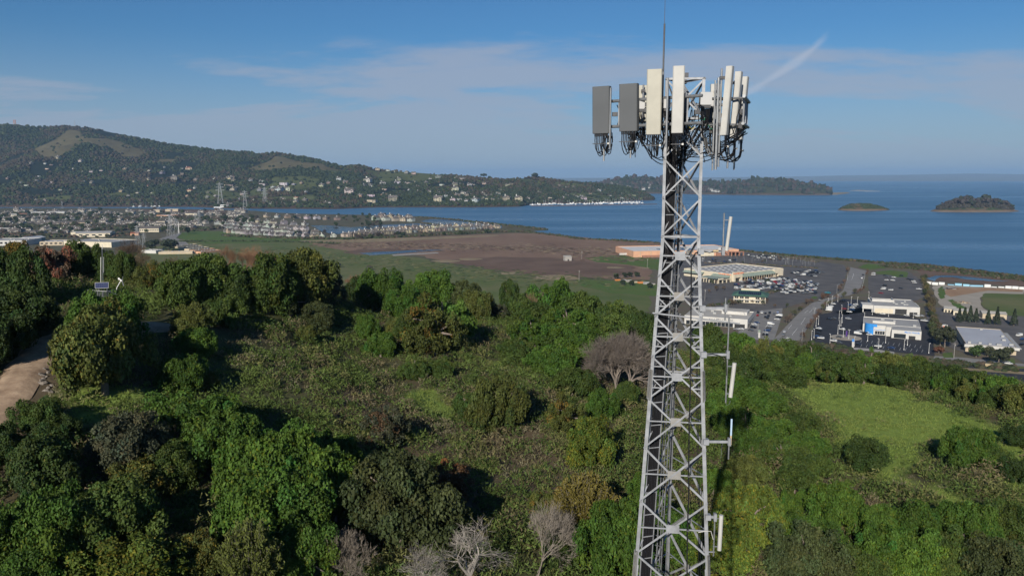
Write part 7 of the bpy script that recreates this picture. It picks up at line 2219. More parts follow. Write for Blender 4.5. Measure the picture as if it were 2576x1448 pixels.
H2 = [(280, 378, 50), (390, 380, 60), (400, 420, 80), (510, 440, 60), (620, 415, 100), (720, 412, 50), (800, 400, 40, 'peach'), (500, 475, 90), (570, 480, 90), (640, 475, 90), (690, 480, 60), (370, 475, 60), (600, 560, 70, 'cream'), (740, 560, 60, 'red'), (735, 600, 60, 'cream'), (490, 612, 70), (600, 612, 60), (830, 585, 60), (840, 490, 30), (1060, 610, 90), (1180, 365, 60), (1250, 400, 60), (1490, 360, 100, 'cream'), (1480, 385, 100), (1500, 415, 70), (1440, 430, 50), (1500, 432, 60), (1470, 460, 40), (1180, 450, 40), (1260, 455, 40), (1320, 455, 40), (1160, 487, 30), (1280, 503, 110, 'white'), (1010, 438, 70, 'cream'), (1080, 405, 50), (1400, 540, 60, 'peach'), (1505, 535, 90, 'white'), (1650, 520, 90, 'peach'), (1520, 598, 120, 'cream'), (1730, 580, 110, 'taupe'), (1630, 410, 60), (1650, 468, 60), (1780, 405, 70), (1800, 370, 60), (1880, 400, 60), (1950, 385, 60), (1990, 432, 60), (2080, 435, 50), (2080, 405, 50), (2210, 340, 80), (2120, 352, 40), (2380, 345, 40), (2450, 355, 70), (2370, 420, 60), (2440, 410, 60), (2240, 420, 60), (2380, 475, 90, 'cream'), (2200, 583, 160, 'cream'), (2350, 583, 70, 'white'), (2410, 575, 60, 'white'), (2490, 585, 60, 'white'), (2560, 590, 50, 'white'), (2000, 487, 70), (2110, 492, 40), (2210, 495, 60), (2290, 505, 40), (2280, 535, 40), (2390, 530, 60, 'peach'), (2490, 530, 60, 'taupe'), (2560, 515, 40, 'taupe'), (1580, 262, 50), (1690, 270, 50), (1740, 285, 40), (1880, 295, 50), (1950, 305, 50), (40, 350, 60), (90, 355, 60), (60, 430, 80), (100, 470, 60), (180, 515, 40), (160, 565, 40), (300, 575, 30), (45, 635, 70), (430, 555, 40), (2520, 420, 50), (2560, 360, 40), (1600, 470, 40), (1900, 470, 30), (1930, 400, 40)]
for q in H2:
    hill_px.append(((900 + q[0] / 2.576) / 4, (580 + q[1] / 2.576) / 4, q[2] / 2.576 / 4, q[3] if len(q) > 3 else None))
H3 = [(90, 160, 40), (150, 185, 60), (200, 188, 30), (60, 250, 70), (150, 245, 60, 'peach'), (230, 255, 50, 'peach'), (290, 252, 60), (420, 240, 50), (540, 180, 60, 'peach'), (700, 262, 50, 'cream'), (750, 250, 70, 'cream'), (860, 220, 50), (1075, 262, 50), (60, 320, 100, 'cream'), (200, 338, 40), (260, 370, 60), (410, 370, 60), (610, 325, 50), (590, 370, 60), (90, 388, 70), (160, 360, 60), (450, 390, 40), (510, 375, 30), (20, 445, 60), (120, 435, 80, 'white'), (205, 455, 60, 'white'), (315, 460, 110, 'white'), (430, 432, 100, 'cream'), (520, 440, 50), (610, 432, 60), (700, 440, 120, 'taupe'), (840, 440, 120, 'cream'), (960, 425, 50), (1100, 345, 70, 'white'), (1190, 347, 40), (1300, 370, 40), (1430, 280, 40), (1515, 275, 30), (1490, 322, 40), (1340, 265, 40), (1350, 380, 50), (1440, 385, 80, 'peach'), (1530, 385, 50), (1610, 380, 40), (1660, 405, 40, 'white'), (1640, 432, 80, 'white'), (1390, 405, 40), (1230, 410, 60), (1720, 355, 40), (1830, 330, 60), (1720, 312, 30), (1960, 380, 50), (2110, 370, 40), (2180, 375, 50), (2250, 385, 60), (2110, 415, 60, 'white'), (1480, 410, 40), (1570, 405, 40)]
for q in H3:
    hill_px.append(((1800 + q[0] / 3.067) / 4, (660 + q[1] / 3.067) / 4, q[2] / 3.067 / 4, q[3] if len(q) > 3 else None))
for k, (c, r, w, colr) in enumerate(hill_px):
    if r > np.interp(c, [-80, 230, 340, 520, 652], [206, 207.5, 208, 205.5, 199.5]):
        r = float(np.interp(c, [-80, 230, 340, 520, 652], [206, 207.2, 207.6, 205, 199.3])) - .3
    p = mtn.at_pixel(c, r)
    if colr is None:
        colr = rh_.choice(['white', 'white', 'cream', 'grey', 'white', 'taupe'])
    kd = 'red' if colr == 'red' else rh_.choice(['hip', 'side', 'low', 'modern', 'lowhip', 'side'])
    wc = 'cream' if colr == 'red' else colr
    wm = {'gable': 10, 'side': 13, 'hip': 12, 'low': 16, 'lowhip': 18, 'red': 17, 'modern': 18}[kd]
    s = w * .80 / F * p.y / wm
    p.z += 2.0
    if w < 2.9 * (1 if c > 300 else .85):
        stuff_house('scattered_houses', p, kd if kd != 'red' else 'hip', rh_.uniform(-.5, .5), max(.7, min(s, 2.2)))
        continue
    zone = 'left flank' if c < 160 else ('middle slopes' if c < 330 else ('long slope above the channel' if c < 450 else 'point beside the marina'))
    far_house(p, kd, wc, rh_.uniform(-.5, .5), max(.8, min(s, 2.6)), '%s house among dark trees on the %s of the mountain' % ('red-roofed' if colr == 'red' else colr, zone), 'houses on the %s %s' % (zone, colr))
flush_stuff('scattered_houses', 'small far houses scattered over the mountain slopes', WALLC['white'])
# houses on the headland behind the tower
for k in range(24):
    c = rh_.uniform(582, 652) if k < 18 else rh_.uniform(690, 720)
    r = rh_.uniform(183.5, 191) if k < 18 else rh_.uniform(191, 193)
    p = pen.at_pixel(c, r); p.z += 4
    cl_ = rh_.choice(['white', 'cream', 'peach'])
    stuff_house('headland_houses', p, 'side', rh_.uniform(-.5, .5), 1.9)
flush_stuff('headland_houses', 'tiny pale houses on the wooded headland', WALLC['white'])

# --- the marina
mat('hull', (.62, .62, .61), .4, rand=.12)
mb = MB()
mb.add([(-5, -1.5, 0), (3, -1.6, 0), (5.5, 0, .2), (3, 1.6, 0), (-5, 1.5, 0), (-5, -1.7, 1.5), (3.2, -1.8, 1.6), (6.2, 0, 1.9), (3.2, 1.8, 1.6), (-5, 1.7, 1.5)], [(0, 1, 6, 5), (1, 2, 7, 6), (2, 3, 8, 7), (3, 4, 9, 8), (4, 0, 5, 9), (5, 6, 7, 8, 9)])
mb.box(-3, 1.2, -1, 1, 1.56, 2.4)
mb.tube([(.6, 0, 1.6), (.6, 0, 15)], .16, 4); mb.tube([(-3.5, 0, 2.6), (.6, 0, 2.8)], .12, 4)
SAIL = mb.mesh('sailboat', M['hull'])
mb = MB()
mb.add([(-5, -1.7, 0), (3, -1.8, 0), (5.5, 0, .2), (3, 1.8, 0), (-5, 1.7, 0), (-5, -2, 1.7), (3.2, -2, 1.9), (6.4, 0, 2.3), (3.2, 2, 1.9), (-5, 2, 1.7)], [(0, 1, 6, 5), (1, 2, 7, 6), (2, 3, 8, 7), (3, 4, 9, 8), (4, 0, 5, 9), (5, 6, 7, 8, 9)])
mb.box(-3.5, 2, -1.5, 1.5, 1.8, 3.4); mb.box(-2.5, .5, -1.2, 1.2, 3.42, 4.6)
MOTOR = mb.mesh('motorboat', M['hull'])
for k in range(150):
    u = k / 149
    c = 528 + (652 - 528) * u * .92 + rh_.uniform(-1, 1)
    r = np.interp(u, [0, 1], [204.2, 202.7]) + rh_.uniform(-1.3, .55)
    p = G(c, r); p.z = -.6
    s = rh_.random() < .5
    o = link('sailboat' if s else 'motorboat', SAIL if s else MOTOR, None, p, rh_.choice((1.57, 1.57, 0)) + rh_.uniform(-.2, .2))
    o.scale = (1.25,) * 3
    tag(o, 'white sailboat with bare mast moored in the far marina' if s else 'white motorboat moored in the far marina', 'boat', 'sailboats in the far marina' if s else 'motorboats in the far marina')
for k in range(34):
    c = 132 + 30 * rh_.random(); r = 206.0 + rh_.uniform(-.5, .5)
    p = G(c, r); p.z = .3
    s = rh_.random() < .6
    o = link('sailboat' if s else 'motorboat', SAIL if s else MOTOR, None, p, rh_.uniform(0, 6)); o.scale = (1.1,) * 3
    tag(o, 'small %s berthed at the head of the channel' % ('sailboat' if s else 'motorboat'), 'boat', 'boats at the head of the channel ' + ('sail' if s else 'motor'))
sheet('breakwater', [G(x, y, 0) for x, y in [(531, 205.6), (560, 205.5), (600, 204.9), (640, 204.2), (657, 203.8), (657, 203.5), (640, 203.8), (600, 204.5), (560, 205.1), (531, 205.2)]], .6, 'dark_marsh', 'low dark breakwater in front of the far marina', seg=1000, thick=3)
p = G(225, 207.6); t = thing('ferry', 'large white vessel moored under the pylon on the channel', 'boat', (p.x, p.y, -.5), .05)
mb = MB(); mb.add([(-40, -5, 0), (36, -5, 0), (46, 0, 1), (36, 5, 0), (-40, 5, 0), (-41, -6, 5), (38, -6, 5), (50, 0, 6.5), (38, 6, 5), (-41, 6, 5)], [(0, 1, 6, 5), (1, 2, 7, 6), (2, 3, 8, 7), (3, 4, 9, 8), (4, 0, 5, 9), (5, 6, 7, 8, 9)]); mb.build('hull', M['hull'], t)
MB().box(-16, 20, -4.5, 4.5, 5.05, 13).build('cabin', M['hull'], t); MB().box(-14, 18, -4.6, -4.52, 7, 9.5).build('window_band', M['shadow_glass'], t)

# --- lattice pylons
mat('pylon_steel', (.33, .34, .35), .6, metal=.2)
def pylon_mesh():
    mb = MB(); H = 42.0
    w = lambda z: 4.2 * (1 - z / H) + .7
    cr = [(-1, -1), (1, -1), (1, 1), (-1, 1)]
    for sx, sy in cr:
        mb.bar((sx * w(0), sy * w(0), 0), (sx * w(H), sy * w(H), H), .28, .28)
    zs = [0, 9, 17, 24, 30, 35, 39, 42]
    for a, b in zip(zs[:-1], zs[1:]):
        for k in range(4):
            p, q = cr[k], cr[(k + 1) % 4]
            mb.bar((p[0] * w(a), p[1] * w(a), a), (q[0] * w(b), q[1] * w(b), b), .14, .14)
            mb.bar((q[0] * w(a), q[1] * w(a), a), (p[0] * w(b), p[1] * w(b), b), .14, .14)
    for z, l in ((29, 7.5), (34, 6.5), (39, 5.5)):
        mb.bar((-l, 0, z), (l, 0, z), .4, .4)
        mb.bar((-l, 0, z), (0, 0, z + 2.2), .22, .22); mb.bar((l, 0, z), (0, 0, z + 2.2), .22, .22)
    return mb.mesh('pylon', M['pylon_steel'])
PYL = pylon_mesh()
for k, (x, y0, y1, lb) in enumerate([(555, 521, 458, 'steel pylon above the white vessel on the channel'), (617, 526, 478, 'steel pylon standing in the channel water'), (667, 521, 470, 'bright steel pylon on the far bank of the channel'), (347, 616, 566, 'steel pylon right beside the red-roofed shed'), (363, 622, 585, 'steel pylon in the grass below the red-roofed shed'), (429, 592, 538, 'tall steel pylon left of the pale street mast'), (443, 590, 548, 'steel pylon just left of the pale street mast'), (492, 560, 534, 'steel pylon left in the distant pair among the houses'), (502, 567, 529, 'steel pylon right in the distant pair among the houses'), (157, 524, 505, 'thin distant pylon at the foot of the mountain')]):
    p = g2(x, y0)
    top = at(x * K2, y1 * K2, p.y)
    o = link('pylon', PYL, None, p, rh_.uniform(-.2, .4))
    s = (top.z - p.z) / 42
    o.scale = (s, s, s)
    tag(o, lb, 'pylon', 'power line pylons')
# masts on the mountain top
for c, r0, r1, lb in ((22, 124, 119.6, 'red and white lattice mast on the mountain summit'), (81, 125.6, 120, 'thin grey mast on the second mountain top')):
    p = mtn.at_pixel(c, r0 + 1.2); top = at(c, r1, p.y)
    mb = MB(); hh = top.z - p.z
    if c < 50:
        for s in (-1, 1):
            mb.bar((s * 5, 0, 0), (s * 4, 0, hh), 2.6, 2.6)
        mb.bar((-7, 0, hh * .55), (7, 0, hh * .55), 3, 3); mb.bar((-7, 0, hh * .9), (7, 0, hh * .9), 3, 3)
    else:
        mb.tube([(0, 0, 0), (0, 0, hh)], [2.0, .8], 4)
    o = mb.build('radio_mast', M['wall_brick'] if c < 50 else M['pylon_steel'], None, p); tag(o, lb, 'mast')

# --- the left town: large roofs
c5 = lambda x, y: (0 + x / 5.152, 780 + y / 5.152)
c6 = lambda x, y: (500 + x / 5.152, 780 + y / 5.152)
def hall(name, label, fl, fr, D, H, wm, rm, cat='building', rise=0.0, wins=0, step=False, ang=None):
    t, W = on_ground(name, label, cat, fl, fr)
    if rise:
        part_box(t, 'wall', wm, 0, W, 0, D, 0, H)
        MB().add([(-.6, -.8, H), (W + .6, -.8, H), (W + .6, D / 2, H + rise), (-.6, D / 2, H + rise), (W + .6, D + .8, H), (-.6, D + .8, H)], [(0, 1, 2, 3), (3, 2, 4, 5), (0, 3, 5), (1, 4, 2)]).build('roof', M[rm], t)
    else:
        shell(t, W, D, H, wm, rm, .7, .5)
        roof_units(t, H - .68, [(W * (.15 + .22 * k), D * (.3 + .35 * (k % 2))) for k in range(4)], int(W))
    for k in range(wins):
        x0 = W * (k + .2) / wins
        window(t, x0, x0 + W / wins * .55, H * .35, H * .7)
    if step:
        part_box(t, 'false_front', wm, -.5, W * .12, -.6, -.05, 0, H + 2.6)
    return t, W, D
hall('industrial_hall', 'big grey-roofed hall with a cream end wall beyond the ridge trees', c5(1315, 1045), c5(2300, 1075), 62, 9, 'wall_cream', 'roof_grey')
hall('market_hall', 'cream hall with a stepped front and long grey roof', c5(1470, 862), c5(2270, 852), 34, 7.5, 'wall_cream', 'roof_grey', rise=3.2, step=True, wins=6)
hall('office_block', 'grey two-storey office block at the left edge of the town', c5(-300, 1040), c5(555, 1030), 60, 9, 'wall_white', 'roof_grey', wins=9)
hall('low_hall', 'low pale hall between the office block and the big hall', c5(820, 1035), c5(1300, 1030), 40, 7, 'wall_tan', 'roof_silver', wins=5)
hall('blue_roofed_hall', 'small hall with a blue pitched roof in the left town', c5(590, 960), c5(940, 925), 20, 6, 'roof_teal', 'roof_silver', rise=3)
hall('teal_roofed_shed', 'shed with a teal roof beside the big hall', c5(1960, 1062), c5(2250, 1050), 18, 4, 'wall_white', 'roof_teal', rise=3)
hall('school_hall', 'long tan-roofed building left in the town', c5(-200, 740), c5(180, 735), 24, 5, 'wall_white', 'roof_pale', rise=2, wins=6)
hall('apartment_house', 'long grey-roofed apartment house behind the stepped cream hall', c5(1280, 625), c5(1900, 608), 24, 7, 'wall_tan', 'shingle', rise=4, wins=8)
hall('white_warehouse', 'row of white warehouse walls at the far left, western block', c5(560, 408), c5(920, 400), 60, 8, 'wall_white', 'roof_white')
hall('white_warehouse', 'row of white warehouse walls at the far left, eastern block', c5(960, 412), c5(1330, 405), 60, 9, 'wall_white', 'roof_white')
hall('cream_house', 'cream gabled hall at the far left of the town', c5(250, 455), c5(350, 452), 14, 7, 'wall_cream', 'roof_pale', rise=4)
hall('brown_hall', 'brown-roofed hall beside the cream gabled hall', c5(370, 435), c5(560, 430), 30, 6, 'wall_tan', 'wall_brick', rise=3)
hall('orange_hall', 'building with a row of orange fronts among the pylons', c6(650, 470), c6(890, 478), 40, 9, 'wall_peach', 'roof_silver', wins=7)
hall('teal_hall', 'teal-roofed hall beside the orange fronts', c6(920, 475), c6(1080, 470), 30, 6, 'roof_teal', 'roof_teal', rise=2)
hall('cream_apartments', 'cream apartments with a long grey roof behind the red shed', c6(300, 760), c6(700, 755), 26, 8, 'wall_cream', 'shingle', rise=4, wins=10)
hall('red_shed', 'small red-roofed shed below the pylons', c6(110, 828), c6(280, 825), 18, 4.5, 'wall_peach', 'terracotta', rise=2)
hall('tan_hall', 'tan hall near the head of the channel, left one', c6(510, 350), c6(715, 348), 40, 8, 'wall_tan', 'roof_pale')
hall('tan_hall', 'tan hall near the head of the channel, right one', c6(830, 335), c6(1095, 332), 40, 8, 'wall_tan', 'roof_pale')
hall('cream_hall', 'cream low hall left of the grey houses', c6(660, 575), c6(820, 575), 18, 5, 'wall_cream', 'shingle', rise=3, wins=5)
hall('pale_apartments', 'pale apartment block behind the distant pylon pair', c6(1245, 435), c6(1480, 440), 30, 9, 'wall_cream', 'shingle', rise=4, wins=7)
for k in range(5):
    hall('storage_row', 'long low storage row with a pale roof, %s from the back' % ('first', 'second', 'third', 'fourth', 'fifth')[k], c6(1090 + k * 118, 1085 + k * 30), c6(1500 + k * 118, 1040 + k * 30), 11, 3.4, 'wall_peach' if k > 2 else 'wall_tan', 'roof_pale', 'storage')
hall('white_shed', 'pale-roofed shed just behind the brown ridge trees', c6(330, 1190), c6(640, 1200), 18, 5, 'wall_white', 'roof_grey')
hall('long_shed', 'long grey shed roof behind the ridge trees', c6(690, 1215), c6(1390, 1205), 14, 4, 'wall_tan', 'roof_grey')
# the bright greenhouse roofs behind the broad ridge tree
hall('plastic_tunnel', 'white roof glinting through the broad olive-green tree', (1215, 1112), (1330, 1115), 22, 5, 'wall_white', 'roof_white')
sheet('service_road', [g4(*c6(x, y)) for x, y in [(700, 900), (900, 840), (1120, 780), (1170, 785), (1050, 880), (1250, 960), (1350, 1040), (1120, 1060), (900, 1000)]], .5, 'road_grey', 'grey service yard before the green field', seg=800)
p = g4(*c6(1112, 780)); o = MB().tube([(0, 0, 0), (0, 0, 24)], [.9, .6], 6).build('street_mast', M['pole_white'], None, p); tag(o, 'tall white mast at the edge of the green field', 'mast')
# small houses of the left town
town = []
rt2 = random.Random(55)
for k in range(330):
    x = rt2.uniform(-20, 620); y = rt2.uniform(528, 590)
    if x > 520 and y > 558: continue
    if y > 578 and x > 230: continue
    p = g2(x, y)
    cl_ = rt2.choice(['white', 'cream', 'taupe', 'white', 'grey'])
    zone = 'behind the halls' if y > 555 else 'at the foot of the mountain'
    stuff_house('town_houses', p, rt2.choice(['low', 'lowhip', 'side', 'low']), rt2.uniform(-.6, .6), rt2.uniform(.8, 1.35))
flush_stuff('town_houses', 'low grey-roofed houses crowded among the trees of the left town', (.42, .39, .34))
for k in range(30):
    x = 40 + rt2.random() * 240; y = rt2.uniform(576, 588)
    p = g2(x, y); p.z = .4
    MASS.append((p, rt2.uniform(0, 3)))
car_mass()

# --- trees of the flats: low-detail crowns shared between copies
def mid_proto(seed, conifer=False, bare_=False):
    rg = np.random.default_rng(seed)
    if conifer:
        n = 520
        z = rg.random(n) ** .8
        a = rg.uniform(0, 6.283, n); r = (1 - z) * 2.6 * np.sqrt(rg.uniform(.35, 1, n)) + .1
        pos = np.stack([np.cos(a) * r, np.sin(a) * r, .8 + z * 11], -1)
        nrm = unit(np.stack([np.cos(a), np.sin(a), np.full(n, .6)], -1) + rg.normal(0, .5, (n, 3)))
        v, f = leaf_quads(pos, nrm, np.full(n, .8), rg, 1.6)
        H = 12.0
    else:
        nc = 16
        C = unit(rg.normal(0, 1, (nc, 3))) * rg.uniform(1.2, 3.0, (nc, 1)) * np.array([1, 1, .75]) + np.array([0, 0, 4.4])
        R = rg.uniform(1.1, 2.0, nc)
        n = 900 if not bare_ else 420
        ids = rg.integers(0, nc, n)
        d = unit(rg.normal(0, 1, (n, 3)) + np.array([0, 0, .3]))
        pos = C[ids] + d * R[ids][:, None] * rg.uniform(.8, 1.05, (n, 1))
        v, f = leaf_quads(pos, unit(d + rg.normal(0, .6, (n, 3))), np.full(n, .75 if not bare_ else .5), rg)
        H = float(np.percentile(pos[:, 2], 99.5))
    col = np.repeat(rg.uniform(.65, 1.35, (n, 1)) * np.ones((1, 3)), 4, 0)
    cr = np_mesh('crown', v, f, M['leaf'], col)
    tr = MB().tube([(0, 0, -.3), (0, 0, H * .6)], [.28, .12], 5).mesh('trunk', M['bark'])
    return cr, tr, 9.0 if not conifer else 5.2, H
MID = [mid_proto(s) for s in (1, 2, 3)]
CON = [mid_proto(s, True) for s in (4, 5)]
BRN = [mid_proto(s, False, True) for s in (6, 7)]
def mid_tree(p, w, H, color, label, group=None, kind='mid', name='tree'):
    cr, tr, pw, ph = rt2.choice({'mid': MID, 'con': CON, 'brn': BRN}[kind])
    t = thing(name, label, 'tree', p, rt2.uniform(0, 6), group)
    t.scale = (w / pw, w / pw, H / ph)
    o = link('crown', cr, t); k = rt2.uniform(.8, 1.2)
    o.color = (color[0] * k, color[1] * k, color[2] * k, 1)
    link('trunk', tr, t)
    return t
TC = [(.040, .060, .022), (.034, .050, .024), (.055, .070, .026), (.085, .062, .042)]
# beside the shops
def mt(px, w, H, c, lb, grp=None, kind='mid', f=r8):
    p = g4(*f(*px)); p.z = .2
    mid_tree(p, w, H, c, lb, grp, kind)
mt((1610, 1080), 17, 15, (.040, .046, .024), 'large dark pine between the dealer lot and the silver roof')
mt((1560, 1060), 12, 12, (.036, .046, .022), 'dark round tree left of the large dark pine')
mt((1545, 1150), 8, 5, (.110, .050, .030), 'rust-red shrub at the foot of the large dark pine')
mt((1960, 1190), 11, 8, (.050, .085, .024), 'green street tree before the left half of the silver-roofed building')
mt((2210, 1270), 14, 10, (.038, .046, .024), 'dark spreading street tree beside the freeway')
mt((2090, 1180), 8, 7, (.055, .060, .030), 'thin street tree before the silver-roofed building')
mt((2300, 1190), 9, 7, (.055, .062, .030), 'thin street tree at the right corner of the silver-roofed building')
for k, (x, y, h) in enumerate(((1770, 800, 12), (1830, 790, 12), (1890, 800, 14), (1955, 805, 12), (2090, 825, 12), (2190, 830, 15), (2380, 840, 14))):
    mt((x, y), 6.5, h, (.030, .040, .022), '%s fir in the row behind the silver-roofed building' % ('first', 'second', 'third', 'fourth', 'fifth', 'sixth', 'seventh')[k], 'firs behind the silver-roofed building', 'con')
for k in range(40):
    u = k / 39
    x = 1390 + 130 * u + rt2.uniform(-30, 30); y = 330 + 690 * u + rt2.uniform(-15, 15)
    mt((x, y), rt2.uniform(5, 9), rt2.uniform(4, 8), rt2.choice([(.070, .074, .030), (.090, .072, .040), (.045, .058, .024), (.10, .085, .03)]), 'tree in the ragged hedge between the dealers and the gravel yard', 'hedge trees beside the dirt lane', rt2.choice(['mid', 'brn']))
for k in range(46):      # bare street trees along the boulevard
    i = rt2.randrange(len(bl) - 1); u = rt2.random()
    side = bl if k % 2 else br
    i = min(i, len(side) - 2)
    x = side[i][0] + (side[i + 1][0] - side[i][0]) * u + (-rt2.uniform(8, 40) if side is bl else rt2.uniform(8, 45)); y = side[i][1] + (side[i + 1][1] - side[i][1]) * u
    mt((x, y), rt2.uniform(4, 7), rt2.uniform(4, 7), rt2.choice([(.13, .085, .062), (.11, .080, .060), (.12, .07, .045), (.075, .078, .035)]), 'leafless brown street tree along the boulevard', 'street trees along the boulevard', 'brn')
for k in range(40):      # planting between the lots
    x, y = rt2.choice([(rt2.uniform(1080, 1900), rt2.uniform(640, 700)), (rt2.uniform(1400, 2300), rt2.uniform(400, 450)), (rt2.uniform(1350, 2100), rt2.uniform(905, 960)), (rt2.uniform(1150, 1350), rt2.uniform(730, 790)), (rt2.uniform(1500, 2300), rt2.uniform(700, 790))])
    mt((x, y), rt2.uniform(3.5, 7), rt2.uniform(3, 6), rt2.choice([(.10, .075, .05), (.055, .068, .030), (.12, .085, .06)]), 'small tree planted between the parking rows', 'trees in the car parks', 'brn', r7)
for k, (x, y) in enumerate(((75, 620), (172, 605), (235, 600), (312, 598), (150, 690), (250, 700), (460, 730))):
    mt((x, y), 8, 6, (.030, .042, .020), 'dark round tree on the grass strip left of the tower, %s' % ('first', 'second', 'third', 'fourth', 'fifth', 'sixth', 'seventh')[k], 'round trees on the grass strip', 'mid', r7)
mt((0, 0), 9, 6, (.075, .070, .050), 'small grey tree alone in the meadow', None, 'mid', lambda x, y: (900 + 1490 / 2.576, 580 + 1285 / 2.576))
mt((0, 0), 9, 6, (.05, .055, .03), 'small dark tree at the meadow edge near the ridge', None, 'mid', lambda x, y: (900 + 1165 / 2.576, 580 + 1260 / 2.576))
# big trees before the left halls
for k, (x, y, w, h, lb) in enumerate(((565, 1130, 26, 17, 'large dark tree beside the storage rows, left of the pair'), (900, 1150, 34, 20, 'large dark tree beside the storage rows, right of the pair'), (2200, 0, 20, 12, ''),)):
    if not lb: continue
    p = g4(*c6(x, y)); mid_tree(p, w, h, (.036, .046, .024), lb)
tt = 0
for k in range(330):     # trees of the left town
    x = rt2.uniform(-20, 640); y = 526 + 66 * rt2.random() ** .8
    if x > 230 and y > 588: continue
    if x > 500 and y > 566: continue
    if tt >= 125: break
    p = g2(x, y); s = rt2.uniform(.8, 1.5)
    zone = 'behind the halls' if y > 555 else 'at the foot of the mountain'
    br_ = rt2.random() < .25
    mid_tree(p, 13 * s, 10 * s, TC[3] if br_ else rt2.choice(TC[:3]), '%s tree among the town roofs %s' % ('brown leafless' if br_ else 'dark green', zone), 'town trees %s %s' % (zone, 'brown' if br_ else 'green'), 'brn' if br_ else 'mid')
    tt += 1
for k in range(75):     # trees among the grey houses and around the lagoon
    x, y = rt2.choice([(rt2.uniform(540, 860), rt2.uniform(548, 592)), (rt2.uniform(860, 960), rt2.uniform(548, 562)), (rt2.uniform(650, 1050), rt2.uniform(541, 550)), (rt2.uniform(860, 1250), rt2.uniform(580, 594)), (rt2.uniform(890, 960), rt2.uniform(563, 570))])
    if y > 570 and x > 860: y = 600 - (x - 860) * .045 + rt2.uniform(-2, 3)
    p = g2(x, y); s = rt2.uniform(.55, 1.15)
    br_ = rt2.random() < .35
    mid_tree(p, 12 * s, 10 * s, (.075, .056, .044) if br_ else rt2.choice(TC[:3]), '%s tree among the grey houses by the pond' % ('leafless' if br_ else 'dark green'), 'trees among the grey houses ' + ('leafless' if br_ else 'green'), 'brn' if br_ else 'mid')
# --- low brush along shores and levees
def brush_line(name, pts, width, n, rad, cols, label, seed, h=.8):
    rg = np.random.default_rng(seed)
    P = [np.array(g2(*q)[:2]) for q in pts]
    seg = np.array([np.linalg.norm(b - a) for a, b in zip(P[:-1], P[1:])])
    i = rg.choice(len(seg), n, p=seg / seg.sum()); u = rg.random(n)[:, None]
    A = np.array(P[:-1])[i]; B = np.array(P[1:])[i]
    xy = A + (B - A) * u
    d = unit(B - A)
    xy = xy + np.stack([-d[:, 1], d[:, 0]], -1) * rg.normal(0, width * .5, (n, 1))
    r = rad * rg.uniform(.5, 1.3, n)
    pos = np.concatenate([xy, (r * h * .4)[:, None]], 1)
    c = np.array(cols)[rg.integers(0, len(cols), n)] * rg.uniform(.7, 1.3, (n, 1))
    o = link(name, blob_cloud(name, pos, r, r * h, c, M['far_leaves'], seed)); tag(o, label, 'brush', kind='stuff')
GB = [(.045, .056, .026), (.060, .058, .034), (.080, .062, .044), (.038, .048, .024)]
brush_line('shore_brush', [(1860, 630), (2010, 645), (2130, 654), (2215, 661), (2328, 668), (2450, 682), (2600, 700)], 5, 900, 2.4, GB, 'low dark brush along the bay shore behind the car parks', 1)
brush_line('shore_brush', [(2215, 668), (2330, 677), (2450, 690), (2600, 706)], 10, 500, 2.2, GB, 'brown brush between the bay and the tidal pond', 2)
brush_line('marsh_hedge', [(560, 592), (700, 598), (860, 601), (960, 598), (1100, 590), (1260, 582), (1330, 582)], 9, 900, 3.4, GB, 'dark hedge between the houses and the marsh', 3)
brush_line('levee_brush', [(1048, 545), (1130, 551), (1258, 564), (1340, 573), (1374, 577)], 6, 420, 3.0, GB, 'low brush on the levee around the lagoon', 4)
brush_line('marsh_brush', [(1322, 583), (1400, 591), (1457, 600), (1572, 605), (1655, 611)], 8, 500, 2.4, GB, 'low brush along the bay edge of the marsh', 5)
brush_line('lagoon_brush', [(1060, 560), (1110, 566), (1180, 573), (1235, 580)], 4, 200, 2.4, GB, 'brown brush on the bank between the lagoon and the pond', 6)
brush_line('verge_brush', [(1850, 905), (1980, 872), (2060, 868), (2120, 885), (2250, 905), (2400, 915), (2560, 930)], 9, 500, 2.2, GB, 'brush at the foot of the hill beside the freeway', 7)
brush_line('garden_hedge', [(1760, 770), (1850, 762), (1900, 742), (1960, 730)], 4, 200, 1.6, GB, 'low hedge between the stores', 8)
brush_line('town_brush', [(-20, 540), (200, 545), (400, 548), (540, 556)], 90, 2600, 6.0, [(.040, .050, .026), (.052, .054, .032), (.075, .060, .045)], 'mass of small trees filling the left town', 9)
brush_line('town_brush', [(-20, 565), (200, 570), (400, 575), (540, 576)], 55, 1500, 5.0, [(.040, .050, .026), (.052, .054, .032), (.075, .060, .045)], 'mass of small garden trees between the town halls', 10)
brush_line('field_brush', [(430, 607), (560, 606), (700, 606), (850, 612)], 10, 350, 2.2, [(.050, .058, .028), (.045, .06, .026)], 'dark tufts across the green field', 11)
brush_line('town_brush', [(-20, 590), (120, 594), (230, 592), (330, 588)], 40, 700, 4.5, [(.040, .050, .026), (.052, .054, .032), (.085, .062, .045)], 'garden trees just beyond the ridge on the left', 12)
brush_line('strip_brush', [(1773, 661), (1900, 664), (2055, 674)], 3, 240, 1.4, [(.10, .075, .055), (.07, .07, .04)], 'brown planted strip between the two car parks', 13)
brush_line('strip_brush', [(1936, 645), (2000, 650), (2056, 659)], 3, 160, 1.4, [(.10, .075, .055), (.07, .07, .04)], 'brown planted strip in the far car park', 14)
brush_line('marsh_tufts', [(800, 612), (1100, 618), (1400, 625), (1650, 650)], 75, 1300, 4.2, [(.17, .125, .085), (.10, .068, .052), (.21, .165, .11), (.12, .085, .06)], 'low reed tufts over the brown marsh', 15, .10)
brush_line('meadow_tufts', [(600, 625), (900, 650), (1250, 690), (1600, 715)], 60, 900, 3.6, [(.085, .105, .04), (.14, .135, .06), (.06, .085, .03)], 'uneven grass tufts over the green meadow', 16, .10)
